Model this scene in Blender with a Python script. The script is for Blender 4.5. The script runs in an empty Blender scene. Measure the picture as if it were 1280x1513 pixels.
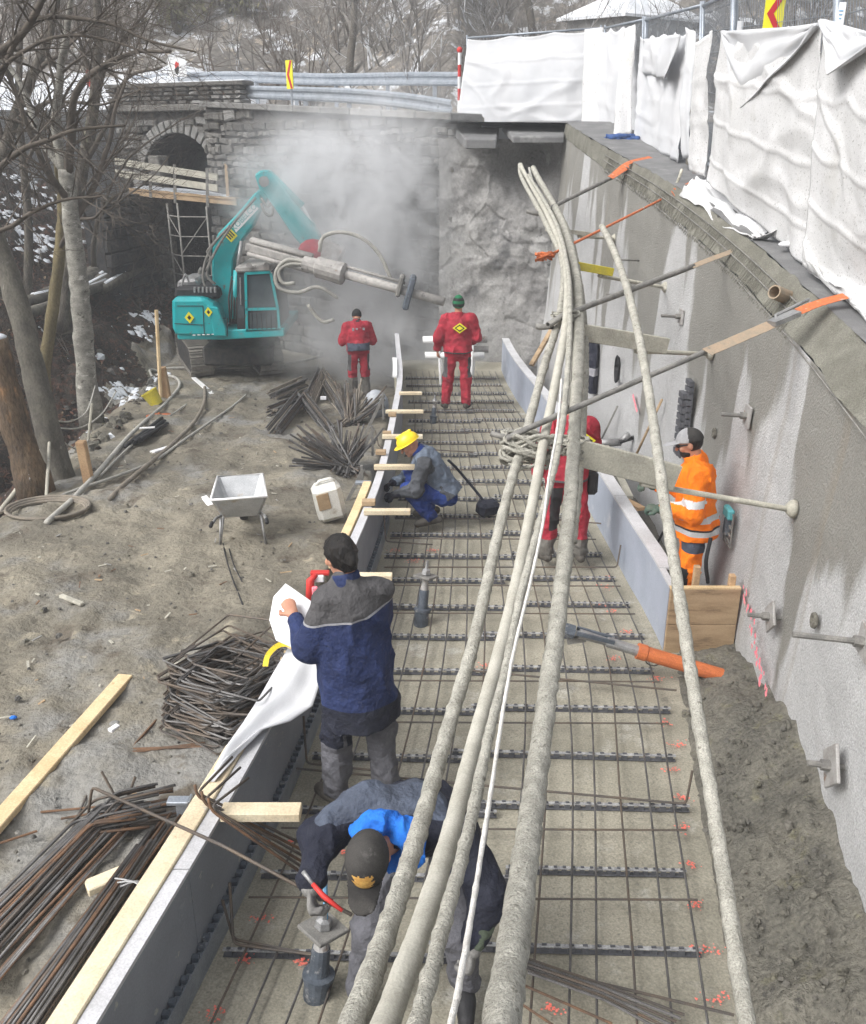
import bpy, bmesh, math, random
import numpy as np
from mathutils import Matrix, Vector
R = math.radians
SC = bpy.context.scene
COL = SC.collection
rng = random.Random(7)

# ---------------------------------------------------------------- camera
F_PX, CAM_H, HORIZON = 1350.0, 4.0, 215.0
PITCH = math.atan((756.5 - HORIZON) / F_PX)
cd = bpy.data.cameras.new('camera')
cam = bpy.data.objects.new('camera', cd)
COL.objects.link(cam)
cam.location = (0, 0, CAM_H)
cam.rotation_euler = (math.pi / 2 - PITCH, 0, 0)
cd.sensor_fit = 'HORIZONTAL'
cd.sensor_width = 36.0
cd.lens = 36.0 * F_PX / 1280.0
cd.clip_start = 0.05
cd.clip_end = 500.0
SC.camera = cam

# ---------------------------------------------------------------- sky, sun, exposure
SUN_EL, SUN_ROT = R(46), R(240)          # behind the photographer's left shoulder, through cloud
w = bpy.data.worlds.new('World')
SC.world = w
w.use_nodes = True
nt = w.node_tree
for n in list(nt.nodes):
    nt.nodes.remove(n)
sky = nt.nodes.new('ShaderNodeTexSky')
sky.sky_type = 'NISHITA'
sky.sun_disc = False
sky.sun_elevation = SUN_EL
sky.sun_rotation = SUN_ROT
sky.air_density = 1.0
sky.dust_density = 6.0
sky.ozone_density = 1.0
hs = nt.nodes.new('ShaderNodeHueSaturation')
hs.inputs['Saturation'].default_value = 0.22      # cloud cover: a nearly white sky
bg = nt.nodes.new('ShaderNodeBackground')
bg.inputs['Strength'].default_value = 0.15
out = nt.nodes.new('ShaderNodeOutputWorld')
nt.links.new(sky.outputs[0], hs.inputs['Color'])
nt.links.new(hs.outputs[0], bg.inputs['Color'])
nt.links.new(bg.outputs[0], out.inputs['Surface'])
sl = bpy.data.lights.new('sun', 'SUN')
sl.energy = 1.5
sl.angle = R(32)
sl.color = (1.0, 0.985, 0.96)
so = bpy.data.objects.new('sun', sl)
COL.objects.link(so)
sd = Vector((math.sin(SUN_ROT) * math.cos(SUN_EL), math.cos(SUN_ROT) * math.cos(SUN_EL), math.sin(SUN_EL)))
so.rotation_euler = sd.to_track_quat('Z', 'Y').to_euler()
so.location = (-10, -10, 30)
SC.view_settings.view_transform = 'Standard'
SC.view_settings.look = 'None'
SC.view_settings.gamma = 1.0
SC.view_settings.use_curve_mapping = False
SC.view_settings.exposure = 0.66
SC.render.engine = 'CYCLES'
SC.cycles.max_bounces = 6
SC.cycles.volume_bounces = 3
SC.cycles.volume_step_rate = 2.0
SC.cycles.volume_max_steps = 128

# ---------------------------------------------------------------- where things stand (survey from the photograph)
cp, sp = math.cos(PITCH), math.sin(PITCH)
def ray(px, py):
    u = (px - 640) / F_PX; v = (756.5 - py) / F_PX
    return (u, cp + v * sp, -sp + v * cp)
def G(px, py, z=0.0):                     # point at height z
    d = ray(px, py); t = (z - CAM_H) / d[2]
    return Vector((d[0] * t, d[1] * t, z))
def A(px, py, Y):                         # point at distance Y
    d = ray(px, py); t = Y / d[1]
    return Vector((d[0] * t, Y, CAM_H + d[2] * t))
def D(px, py, w_):                        # point at depth w_
    d = ray(px, py)
    return Vector((d[0] * w_, d[1] * w_, CAM_H + d[2] * w_))
def lerp_tab(tab, t):
    return float(np.interp(t, [a for a, b in tab], [b for a, b in tab]))
GZ = [(0, .5), (7, .42), (10, .25), (13, -.05), (16, -.4), (20, -.75), (60, -.75)]
def zg(Y): return lerp_tab(GZ, Y)
def GL(px, py, dz=0.0):                   # point on the earth to the left of the formwork
    z = 0.0
    for _ in range(12):
        q = G(px, py, z + dz); z = zg(q.y)
    return G(px, py, z + dz)

# ---------------------------------------------------------------- noise
def _h(i, j, k, s):
    n = (i * 374761393 + j * 668265263 + k * 2147483647 + s * 974711) & 0xFFFFFFFF
    n = ((n ^ (n >> 13)) * 1274126177) & 0xFFFFFFFF
    n = (n ^ (n >> 16)) & 0xFFFFFFFF
    return n.astype(np.float64) / 4294967295.0
def vnoise(x, y, z, s=0):
    x, y, z = np.broadcast_arrays(np.asarray(x, float), np.asarray(y, float), np.asarray(z, float))
    xi, yi, zi = np.floor(x).astype(np.int64), np.floor(y).astype(np.int64), np.floor(z).astype(np.int64)
    fx, fy, fz = x - xi, y - yi, z - zi
    fx, fy, fz = fx*fx*(3-2*fx), fy*fy*(3-2*fy), fz*fz*(3-2*fz)
    def L(a, b, t): return a + (b - a) * t
    c = lambda a, b, d: _h(xi + a, yi + b, zi + d, s)
    return L(L(L(c(0,0,0), c(1,0,0), fx), L(c(0,1,0), c(1,1,0), fx), fy),
             L(L(c(0,0,1), c(1,0,1), fx), L(c(0,1,1), c(1,1,1), fx), fy), fz) * 2 - 1
def fbm(x, y, z=0.0, o=4, s=0, g=.5):
    t = 0; a = 1; f = 1
    for i in range(o):
        t = t + a * vnoise(np.asarray(x) * f, np.asarray(y) * f, np.asarray(z) * f, s + i * 17); a *= g; f *= 2.03
    return t

# ---------------------------------------------------------------- mesh building
def nrm(v):
    v = np.asarray(v, float); l = np.linalg.norm(v)
    return v / l if l > 1e-9 else np.array((0, 0, 1.))
class MB:
    def __init__(s): s.v = []; s.f = []; s.m = []
    def add(s, vs, fs, mi=0):
        o = len(s.v)
        s.v.extend([tuple(map(float, a)) for a in vs]); s.f.extend([tuple(i + o for i in f) for f in fs]); s.m.extend([mi] * len(fs))
        return s
    def box(s, c, d, rot=None, mi=0):
        x, y, z = d[0] / 2, d[1] / 2, d[2] / 2
        vs = [Vector(q) for q in ((-x,-y,-z),(x,-y,-z),(x,y,-z),(-x,y,-z),(-x,-y,z),(x,-y,z),(x,y,z),(-x,y,z))]
        if rot is not None: vs = [rot @ q for q in vs]
        c = Vector(c)
        return s.add([q + c for q in vs], [(0,3,2,1),(4,5,6,7),(0,1,5,4),(1,2,6,5),(2,3,7,6),(3,0,4,7)], mi)
    def beam(s, a, b, w, h, up=(0, 0, 1), mi=0):
        a, b = Vector(a), Vector(b); d = (b - a); l = d.length; d.normalize()
        x = d.cross(Vector(up))
        if x.length < 1e-6: x = d.cross(Vector((1, 0, 0)))
        x.normalize(); z = x.cross(d)
        M = Matrix((x, d, z)).transposed()
        return s.box((a + b) / 2, (w, l, h), M, mi)
    def tube(s, pts, r, n=8, caps=True, mi=0, lump=0.0, lsc=20.0, seed=0):
        P = np.array([tuple(p) for p in pts], float); N = len(P)
        r = np.full(N, r, float) if np.isscalar(r) else np.asarray(r, float)
        T = np.gradient(P, axis=0); T /= np.maximum(np.linalg.norm(T, axis=1, keepdims=True), 1e-9)
        u = np.cross(T[0], (0, 0, 1.)); 
        if np.linalg.norm(u) < 1e-3: u = np.cross(T[0], (1., 0, 0))
        u = nrm(u); U = []
        for i in range(N):
            u = u - T[i] * np.dot(u, T[i]); u = nrm(u); U.append(u)
        U = np.array(U); W = np.cross(T, U)
        an = np.arange(n) * 2 * math.pi / n
        dirs = U[:, None, :] * np.cos(an)[None, :, None] + W[:, None, :] * np.sin(an)[None, :, None]
        V = P[:, None, :] + dirs * r[:, None, None]
        if lump:
            q = V * lsc
            k = 1 + lump * (fbm(q[..., 0], q[..., 1], q[..., 2], 3, seed) + .6 * np.maximum(0, vnoise(q[..., 0]*.35, q[..., 1]*.35, q[..., 2]*.35, seed + 5)))
            V = P[:, None, :] + dirs * (r[:, None] * k)[..., None]
        o = len(s.v); s.v.extend(map(tuple, V.reshape(-1, 3).tolist()))
        for i in range(N - 1):
            for j in range(n):
                k = (j + 1) % n
                s.f.append((o + i*n + j, o + i*n + k, o + (i+1)*n + k, o + (i+1)*n + j))
        c = (N - 1) * n
        if caps:
            s.f.append(tuple(o + j for j in reversed(range(n)))); s.f.append(tuple(o + (N-1)*n + j for j in range(n))); c += 2
        s.m.extend([mi] * c)
        return s
    def lathe(s, prof, n=16, M=None, mi=0):
        vs = []; fs = []
        for (r, z) in prof:
            for j in range(n):
                a = 2 * math.pi * j / n; vs.append(Vector((r * math.cos(a), r * math.sin(a), z)))
        for i in range(len(prof) - 1):
            for j in range(n):
                k = (j + 1) % n; fs.append((i*n + j, i*n + k, (i+1)*n + k, (i+1)*n + j))
        fs.append(tuple(reversed(range(n)))); fs.append(tuple((len(prof)-1)*n + j for j in range(n)))
        if M is not None: vs = [M @ q for q in vs]
        return s.add(vs, fs, mi)
    def grid(s, P, mi=0, close=False):
        nu, nv = P.shape[:2]; o = len(s.v)
        s.v.extend(map(tuple, P.reshape(-1, 3).tolist())); k = 0
        for i in range(nu - 1):
            for j in range(nv - 1):
                s.f.append((o + i*nv + j, o + (i+1)*nv + j, o + (i+1)*nv + j + 1, o + i*nv + j + 1)); k += 1
        s.m.extend([mi] * k)
        return s
    def prism(s, poly, ext, mi=0):        # polygon (world points) pushed along vector ext
        n = len(poly); e = Vector(ext); a = [Vector(p) for p in poly]
        nn = Vector((0, 0, 0))
        for i in range(n): nn += a[i].cross(a[(i + 1) % n])
        if nn.dot(e) > 0: a.reverse()
        return s.add(a + [p + e for p in a], [tuple(range(n)), tuple(reversed(range(n, 2 * n)))] + [(i, i + n, (i + 1) % n + n, (i + 1) % n) for i in range(n)], mi)
    def sphere(s, c, r, n=10, mi=0, sc=(1, 1, 1), M=None):
        m = max(4, n // 2 + 1); prof = [(r * math.sin(math.pi * i / m), -r * math.cos(math.pi * i / m)) for i in range(m + 1)]
        prof[0] = (r * .02, -r); prof[-1] = (r * .02, r)
        X = Matrix.Translation(Vector(c)) @ (M.to_4x4() if M is not None else Matrix.Identity(4)) @ Matrix.Diagonal((*sc, 1))
        return s.lathe(prof, n, X, mi)
    def mesh(s, name, mat, smooth=False):
        me = bpy.data.meshes.new(name); me.from_pydata(s.v, [], s.f)
        for x in (mat if isinstance(mat, (list, tuple)) else [mat]): me.materials.append(x)
        if any(s.m): me.polygons.foreach_set('material_index', s.m)
        if smooth: me.polygons.foreach_set('use_smooth', [True] * len(me.polygons))
        me.update()
        return me
    def build(s, name, mat, parent=None, smooth=False, bevel=0.0, **tags):
        o = bpy.data.objects.new(name, s.mesh(name, mat, smooth)); COL.objects.link(o)
        if parent is not None: adopt(o, parent)
        if bevel:
            b = o.modifiers.new('bevel', 'BEVEL'); b.width = bevel; b.segments = 1; b.limit_method = 'ANGLE'
        if tags: tag(o, **tags)
        return o
def world_of(o):
    M = Matrix.LocRotScale(o.location, o.rotation_euler, o.scale)
    if o.parent is not None: M = world_of(o.parent) @ o.matrix_parent_inverse @ M
    return M
def adopt(o, parent):                      # keeps o where it is
    o.parent = parent; o.matrix_parent_inverse = world_of(parent).inverted()
def tag(o, label=None, cat=None, group=None, kind=None):
    if label: o['label'] = label
    if cat: o['category'] = cat
    if group: o['group'] = group
    if kind: o['kind'] = kind
    return o
def thing(name, label, cat, loc=(0, 0, 0), rz=0.0, group=None):
    o = bpy.data.objects.new(name, None); COL.objects.link(o); o.empty_display_size = .2
    o.location = loc; o.rotation_euler = (0, 0, rz)
    return tag(o, label, cat, group)
def piece(name, me, parent, M):            # a repeated piece sharing mesh data; M is in the parent's frame
    o = bpy.data.objects.new(name, me); COL.objects.link(o); o.parent = parent
    l, q, sc = M.decompose(); o.location = l; o.rotation_mode = 'XYZ'; o.rotation_euler = q.to_euler(); o.scale = sc
    return o
def dup(o, loc, rz=None, label=None, scale=None):
    r = o.copy(); COL.objects.link(r); r.location = loc
    if rz is not None: r.rotation_euler = (0, 0, rz)
    if scale: r.scale = (scale,) * 3
    if label: r['label'] = label
    for ch in list(o.children):
        c = ch.copy(); COL.objects.link(c); c.parent = r
        for g in list(ch.children):
            e = g.copy(); COL.objects.link(e); e.parent = c
    return r
def spline(pts, step=.1):                  # smooth Catmull-Rom through points
    P = [np.array(tuple(p), float) for p in pts]; P = [2*P[0]-P[1]] + P + [2*P[-1]-P[-2]]
    o = []
    for i in range(1, len(P) - 2):
        n = max(2, int(np.linalg.norm(P[i+1]-P[i]) / step))
        for k in range(n):
            t = k / n
            o.append(.5 * ((2*P[i]) + (-P[i-1]+P[i+1])*t + (2*P[i-1]-5*P[i]+4*P[i+1]-P[i+2])*t*t + (-P[i-1]+3*P[i]-3*P[i+1]+P[i+2])*t**3))
    o.append(P[-2]); return np.array(o)

# ---------------------------------------------------------------- materials
def pm(name, c1, c2=None, sc=5.0, rough=.85, bump=.25, bsc=60.0, bdist=.01, metal=0.0, spots=(), rnd=0.0, fine=.15, stretch=(1, 1, 1), coord='Object', spec=.3, trans=0.0, ramp=(.35, .65)):
    m = bpy.data.materials.new(name); m.use_nodes = True; t = m.node_tree; N = t.nodes; Lk = t.links
    b = N['Principled BSDF']; b.inputs['Roughness'].default_value = rough; b.inputs['Metallic'].default_value = metal
    b.inputs['Specular IOR Level'].default_value = spec
    if trans: b.inputs['Transmission Weight'].default_value = trans
    tc = N.new('ShaderNodeTexCoord'); mp = N.new('ShaderNodeMapping'); mp.inputs['Scale'].default_value = stretch
    Lk.new(tc.outputs[coord], mp.inputs[0])
    def noise(scale, det=6, rg=.6, vec=None):
        n = N.new('ShaderNodeTexNoise'); n.inputs['Scale'].default_value = scale; n.inputs['Detail'].default_value = det; n.inputs['Roughness'].default_value = rg
        Lk.new(vec or mp.outputs[0], n.inputs['Vector']); return n.outputs['Fac']
    def rng_(src, lo, hi, a=0., z=1.):
        n = N.new('ShaderNodeMapRange'); n.interpolation_type = 'SMOOTHSTEP'
        n.inputs[1].default_value = lo; n.inputs[2].default_value = hi; n.inputs[3].default_value = a; n.inputs[4].default_value = z
        Lk.new(src, n.inputs[0]); return n.outputs[0]
    def mix(f, a, bb, mode='MIX'):
        n = N.new('ShaderNodeMix'); n.data_type = 'RGBA'; n.blend_type = mode
        if isinstance(f, float): n.inputs[0].default_value = f
        else: Lk.new(f, n.inputs[0])
        for i, q in ((6, a), (7, bb)):
            if isinstance(q, tuple): n.inputs[i].default_value = (*q[:3], 1)
            else: Lk.new(q, n.inputs[i])
        return n.outputs[2]
    c2 = c2 or tuple(x * .75 for x in c1)
    col = mix(rng_(noise(sc), *ramp), c1, c2)
    for (cc, s2, lo, hi) in spots:
        col = mix(rng_(noise(s2, 5, .65), lo, hi), col, cc)
    if fine:
        g = N.new('ShaderNodeCombineColor'); q = rng_(noise(bsc * 1.7, 3), .25, .75, 1 - fine, 1 + fine)
        for i in range(3): Lk.new(q, g.inputs[i])
        col = mix(1.0, col, g.outputs[0], 'MULTIPLY')
    if rnd:
        oi = N.new('ShaderNodeObjectInfo'); g = N.new('ShaderNodeCombineColor'); q = N.new('ShaderNodeMapRange')
        q.inputs[3].default_value = 1 - rnd; q.inputs[4].default_value = 1 + rnd; Lk.new(oi.outputs['Random'], q.inputs[0])
        for i in range(3): Lk.new(q.outputs[0], g.inputs[i])
        col = mix(1.0, col, g.outputs[0], 'MULTIPLY')
    Lk.new(col, b.inputs['Base Color'])
    if bump:
        bp = N.new('ShaderNodeBump'); bp.inputs['Strength'].default_value = bump; bp.inputs['Distance'].default_value = bdist
        Lk.new(noise(bsc, 4), bp.inputs['Height']); Lk.new(bp.outputs[0], b.inputs['Normal'])
    m['tools'] = 1
    return m
MT = {}
def M_(k, *a, **kw):
    MT[k] = pm(k, *a, **kw); return MT[k]
M_('slab', (.335, .312, .25), (.245, .23, .182), sc=1.6, bump=.5, bsc=45, bdist=.012, fine=.22, spots=[((.40, .385, .34), 2.3, .55, .72), ((.17, .16, .13), 3.1, .60, .75), ((.22, .21, .175), 38, .55, .68)])
M_('earth', (.235, .212, .165), (.145, .132, .105), sc=1.0, bump=.7, bsc=14, bdist=.05, fine=.15, spots=[((.215, .21, .195), .6, .5, .65), ((.115, .098, .076), 2.2, .54, .68), ((.33, .295, .22), 2.9, .58, .74), ((.13, .115, .09), 9, .60, .72)])
M_('bank', (.035, .026, .020), (.020, .016, .013), sc=2.2, bump=1, bsc=22, bdist=.05, fine=.4, spots=[((.085, .042, .028), 7, .50, .62), ((.05, .045, .035), 3, .55, .7), ((.7, .72, .75), 2.6, .66, .69)])
M_('gravel', (.165, .155, .128), (.115, .109, .092), sc=3, bump=1, bsc=24, bdist=.04, fine=.25, spots=[((.17, .16, .11), 5, .55, .7), ((.085, .08, .07), 9, .58, .70)])
M_('trench', (.15, .14, .12), (.1, .095, .085), sc=3, bump=.8, bsc=30)
M_('rockface', (.29, .285, .275), (.235, .23, .225), sc=1.3, bump=.5, bsc=14, bdist=.03, fine=.14, spots=[((.15, .15, .15), 1.1, .55, .66), ((.38, .375, .365), 1.7, .57, .66), ((.17, .168, .165), 6, .60, .70)])
M_('chamfer', (.20, .195, .165), (.15, .145, .12), sc=4, bump=.9, bsc=60, bdist=.02, fine=.3)
M_('asphalt', (.185, .185, .185), (.14, .14, .142), sc=3, bump=.4, bsc=90, fine=.2, spots=[((.24, .24, .235), 2.5, .55, .7)])
M_('stone', (.165, .158, .145), (.10, .097, .091), sc=7, bump=1, bsc=22, bdist=.04, rnd=.24, fine=.2, spots=[((.24, .225, .18), 4, .6, .75)])
M_('stone_pale', (.23, .225, .215), (.16, .158, .152), sc=5, bump=.5, bsc=25, bdist=.02, rnd=.25, fine=.15)
M_('mortar', (.14, .135, .126), (.10, .097, .092), sc=6, bump=.8, bsc=30, bdist=.03)
M_('shaded_stone', (.06, .06, .062), (.035, .035, .037), sc=4, bump=.8, bsc=16, bdist=.05, rnd=.3)  # stone with the shade of wing wall and vault put into its colour
M_('snow', (.66, .68, .71), (.56, .59, .63), sc=2, bump=.3, bsc=20, rough=.6, fine=.05)
M_('rebar', (.105, .095, .088), (.145, .115, .09), sc=7, bump=.6, bsc=160, bdist=.004, rough=.6, metal=.4, fine=.3, spots=[((.19, .11, .065), 5, .62, .74)])
M_('rebar_rust', (.20, .115, .068), (.11, .075, .055), sc=9, bump=.5, bsc=160, bdist=.004, rough=.75, metal=.2, fine=.3)
M_('rebar_grey', (.16, .155, .152), (.10, .096, .093), sc=7, bump=.6, bsc=160, bdist=.004, rough=.5, metal=.5, fine=.3, spots=[((.16, .11, .075), 6, .62, .74)])
M_('spacer_dark', (.115, .118, .13), (.075, .077, .087), sc=12, bump=.2, rough=.6)
M_('spacer_pale', (.42, .42, .42), (.22, .22, .23), sc=22, bump=.3, rough=.6, fine=.3)
M_('formboard', (.255, .27, .30), (.20, .215, .24), sc=1.5, bump=.15, rough=.55, fine=.08, spots=[((.36, .37, .385), 2.2, .6, .75), ((.37, .36, .33), 11, .63, .70)])
M_('formboard_blue', (.34, .37, .44), (.27, .30, .36), sc=1.5, bump=.15, rough=.55, fine=.08, spots=[((.46, .47, .49), 2.6, .58, .75)])
M_('formwhite', (.55, .55, .57), (.46, .46, .47), sc=3, bump=.1, rough=.6, spots=[((.35, .33, .30), 14, .68, .75)])
M_('pine', (.74, .58, .36), (.62, .46, .26), sc=3, stretch=(1, 1, 1), bump=.2, bsc=50, rough=.7, rnd=.08, spots=[((.50, .34, .18), 9, .62, .72)])
M_('pine_pale', (.68, .60, .44), (.58, .48, .33), sc=3, bump=.15, bsc=50, rough=.7, rnd=.08, spots=[((.50, .38, .24), 11, .62, .74), ((.42, .40, .35), 5, .60, .68)])
M_('oldwood', (.40, .29, .18), (.30, .21, .125), sc=3, bump=.3, bsc=40, rough=.8, stretch=(1, 1, 5), spots=[((.20, .14, .09), 3, .55, .7)])
M_('stake', (.50, .34, .20), (.40, .26, .15), sc=4, bump=.3, bsc=40)
M_('greywood', (.46, .44, .37), (.34, .325, .275), sc=5, bump=.4, bsc=50, spots=[((.58, .55, .48), 6, .58, .7)])
M_('crust', (.47, .455, .40), (.34, .328, .285), sc=14, bump=1.0, bsc=90, bdist=.015, fine=.25, rough=.95, spots=[((.23, .22, .185), 26, .58, .68)])
M_('crust_smooth', (.45, .435, .38), (.37, .355, .305), sc=8, bump=.5, bsc=90, bdist=.006, fine=.15, rough=.9)
M_('rope', (.78, .76, .72), (.62, .60, .56), sc=20, bump=.8, bsc=150)
M_('steel', (.38, .38, .38), (.26, .26, .26), sc=10, bump=.3, bsc=80, rough=.5, metal=.6)
M_('steel_dirty', (.27, .26, .24), (.18, .175, .165), sc=10, bump=.5, bsc=80, rough=.75, metal=.3)
M_('galv', (.35, .38, .42), (.26, .29, .33), sc=6, bump=.1, rough=.45, metal=.5)
M_('plate', (.40, .39, .38), (.30, .285, .27), sc=10, bump=.3, bsc=60, rough=.6, metal=.2, spots=[((.25, .17, .12), 7, .6, .72)])
M_('casing', (.13, .15, .18), (.085, .10, .12), sc=9, bump=.3, rough=.55, metal=.3, spots=[((.33, .33, .33), 12, .58, .7)])
M_('pvc_orange', (.55, .16, .055), (.46, .13, .05), sc=9, bump=.1, rough=.5, spots=[((.40, .33, .27), 10, .6, .72)])
M_('strap_orange', (.62, .17, .06), (.42, .13, .06), sc=30, bump=.4, bsc=120, spots=[((.38, .34, .30), 14, .58, .7)])
M_('strap_dirty', (.36, .27, .19), (.29, .24, .18), sc=20, bump=.5, bsc=120)
M_('cloth_white', (.60, .605, .62), (.54, .55, .57), sc=1.2, bump=.3, bsc=120, bdist=.004, rough=.9, fine=.05, trans=0)
M_('cloth_dirty', (.64, .64, .645), (.56, .56, .56), sc=1.6, bump=.45, bsc=90, bdist=.006, rough=.95, fine=.14, spots=[((.52, .517, .505), 2.2, .56, .72), ((.28, .278, .27), 48, .59, .66)])
M_('paper', (.80, .80, .81), (.76, .76, .78), sc=3, bump=0, rough=.7, fine=0)
M_('yellow', (.80, .60, .04), (.72, .52, .04), sc=6, bump=.1, rough=.5)
M_('helmet_yellow', (.85, .62, .02), (.80, .56, .02), sc=6, bump=0, rough=.35, fine=0, spec=.5)
M_('bucket', (.62, .52, .05), (.52, .45, .08), sc=6, bump=.1, rough=.5)
M_('teal', (.004, .36, .38), (.006, .30, .32), sc=1.3, bump=0, rough=.4, fine=.04, spots=[((.14, .27, .26), 3, .58, .76), ((.13, .125, .11), 6, .60, .72), ((.10, .095, .085), 22, .63, .70)], spec=.5)
M_('black', (.018, .018, .02), (.028, .028, .03), sc=8, bump=.2, rough=.6)
M_('rubber', (.03, .03, .032), (.06, .057, .053), sc=8, bump=.3, rough=.8)
M_('track', (.16, .15, .135), (.22, .205, .18), sc=10, bump=.6, bsc=40, rough=.85)
M_('glass', (.035, .05, .06), (.05, .07, .08), sc=2, bump=0, rough=.08, fine=0, spec=.8)
M_('drill', (.42, .40, .38), (.31, .30, .285), sc=7, bump=.4, bsc=40, rough=.7, spots=[((.20, .19, .18), 9, .55, .7)])
M_('white_paint', (.80, .80, .80), (.74, .74, .74), sc=5, bump=0, rough=.5, fine=.04)
M_('red_paint', (.55, .04, .035), (.48, .035, .03), sc=5, bump=0, rough=.5, fine=.05)
M_('sign_yellow', (.78, .72, .03), (.75, .69, .03), sc=5, bump=0, rough=.5, fine=0)
M_('sign_red', (.50, .03, .04), (.47, .03, .04), sc=5, bump=0, rough=.5, fine=0)
M_('spray', (.90, .20, .15), (.80, .22, .17), sc=30, bump=0, rough=.9, ramp=(.3, .7))
M_('spray_pink', (.86, .20, .25), (.80, .30, .34), sc=30, bump=0, rough=.9)
M_('bark', (.13, .115, .095), (.075, .068, .058), sc=9, bump=1, bsc=30, bdist=.02, stretch=(1, 1, .35), fine=.3, spots=[((.16, .15, .10), 4, .56, .7)])
M_('bark_birch', (.30, .29, .255), (.17, .163, .145), sc=6, bump=.7, bsc=30, bdist=.015, stretch=(1, 1, 1.6), fine=.2, spots=[((.07, .065, .055), 8, .58, .66), ((.48, .46, .42), 5, .58, .7)])
M_('bark_grey', (.145, .135, .112), (.09, .084, .072), sc=6, bump=.7, bsc=30, bdist=.015, stretch=(1, 1, .6), fine=.2, spots=[((.10, .095, .08), 7, .6, .7), ((.22, .205, .18), 9, .62, .7)])
M_('bark_brown', (.14, .10, .065), (.08, .06, .045), sc=6, bump=1, bsc=24, bdist=.03, stretch=(1, 1, .4), fine=.3, spots=[((.25, .145, .075), 4, .56, .68), ((.10, .085, .06), 6, .58, .7), ((.55, .56, .58), 9, .70, .74)])
M_('bark_olive', (.17, .14, .075), (.12, .10, .055), sc=6, bump=.8, bsc=30, stretch=(1, 1, .4), fine=.25)
M_('twig', (.105, .088, .072), (.07, .06, .05), sc=6, bump=0, rough=.9, fine=0)
M_('twig_pale', (.20, .185, .17), (.13, .12, .11), sc=.35, bump=0, rough=.9, fine=0, spots=[((.50, .51, .53), 1.1, .53, .62)])
M_('twig_brown', (.125, .10, .08), (.085, .07, .057), sc=.3, bump=0, rough=.9, fine=0, spots=[((.42, .42, .42), 1.2, .64, .72)])
M_('shrub_olive', (.20, .19, .10), (.13, .125, .07), sc=1.2, bump=0, rough=.9, fine=0)
M_('roof_snow', (.78, .80, .83), (.60, .62, .65), sc=2.5, bump=.2, rough=.6)
M_('render_grey', (.38, .37, .355), (.33, .32, .31), sc=1.5, bump=.2)
M_('red_cloth', (.40, .03, .05), (.27, .02, .035), sc=7, bump=.75, bsc=13, bdist=.045, fine=.08, spots=[((.38, .12, .12), 5, .68, .8)])
M_('navy_cloth', (.022, .035, .105), (.016, .025, .075), sc=7, bump=.75, bsc=13, bdist=.045, fine=.08)
M_('navy_dark', (.012, .014, .026), (.022, .024, .036), sc=7, bump=.75, bsc=13, bdist=.045, fine=.08)
M_('grey_cloth', (.085, .082, .085), (.06, .058, .06), sc=7, bump=.75, bsc=13, bdist=.045, fine=.1)
M_('grey_trousers', (.12, .12, .135), (.085, .085, .095), sc=6, bump=.75, bsc=13, bdist=.045, fine=.1)
M_('dusty_trousers', (.15, .14, .125), (.10, .095, .085), sc=6, bump=.75, bsc=13, bdist=.045, fine=.12)
M_('bluegrey_cloth', (.135, .165, .215), (.10, .125, .165), sc=7, bump=.75, bsc=13, bdist=.045, fine=.08)
M_('dark_sleeve', (.07, .075, .085), (.05, .053, .06), sc=7, bump=.75, bsc=13, bdist=.045, fine=.08)
M_('blue_cloth', (.02, .05, .22), (.015, .035, .16), sc=7, bump=.75, bsc=13, bdist=.045, fine=.08)
M_('bright_blue', (.02, .17, .62), (.015, .12, .50), sc=7, bump=.75, bsc=13, bdist=.045, fine=.05)
M_('hivis', (1.0, .235, .008), (.92, .19, .008), sc=7, bump=.75, bsc=13, bdist=.045, fine=.04)
M_('reflective', (.62, .63, .64), (.50, .51, .52), sc=14, bump=.1, rough=.35, fine=.05)
M_('hem_grey', (.30, .30, .32), (.24, .24, .26), sc=10, bump=0)
M_('slate_cloth', (.075, .09, .125), (.055, .065, .09), sc=7, bump=.75, bsc=13, bdist=.045)
M_('skin', (.48, .25, .165), (.42, .20, .13), sc=14, bump=.1, bsc=120, rough=.55, fine=.05)
M_('hair', (.008, .007, .007), (.016, .013, .011), sc=40, bump=.8, bsc=160, rough=.5, stretch=(1, 1, .2))
M_('glove_grey', (.22, .215, .205), (.15, .145, .14), sc=20, bump=.4, bsc=90)
M_('glove_green', (.055, .10, .08), (.10, .12, .095), sc=12, bump=.4, bsc=90)
M_('cuff_olive', (.085, .105, .075), (.06, .075, .055), sc=12, bump=.4, bsc=90)
M_('boot', (.06, .052, .044), (.10, .092, .08), sc=10, bump=.4, bsc=60)
M_('cap_grey', (.40, .40, .41), (.30, .30, .31), sc=9, bump=.3, bsc=120)
M_('cap_black', (.022, .021, .021), (.05, .047, .044), sc=6, bump=.3, bsc=120, spots=[((.11, .105, .10), 9, .58, .72)])
M_('gold', (.60, .36, .10), (.45, .24, .06), sc=30, bump=0)
M_('bean_black', (.015, .015, .016), (.024, .024, .025), sc=20, bump=.5, bsc=160)
M_('bean_green', (.015, .16, .07), (.012, .12, .05), sc=20, bump=.5, bsc=160)
M_('hose_grey', (.42, .41, .37), (.32, .31, .285), sc=6, bump=.3, bsc=60)
M_('hose_brown', (.24, .21, .17), (.17, .15, .125), sc=6, bump=.3, bsc=60)
M_('barrow', (.52, .53, .54), (.42, .43, .44), sc=5, bump=.2, rough=.42, metal=.6, spots=[((.42, .38, .32), 7, .56, .7)])
M_('sand', (.55, .42, .24), (.46, .34, .19), sc=20, bump=.6, bsc=60)
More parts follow.
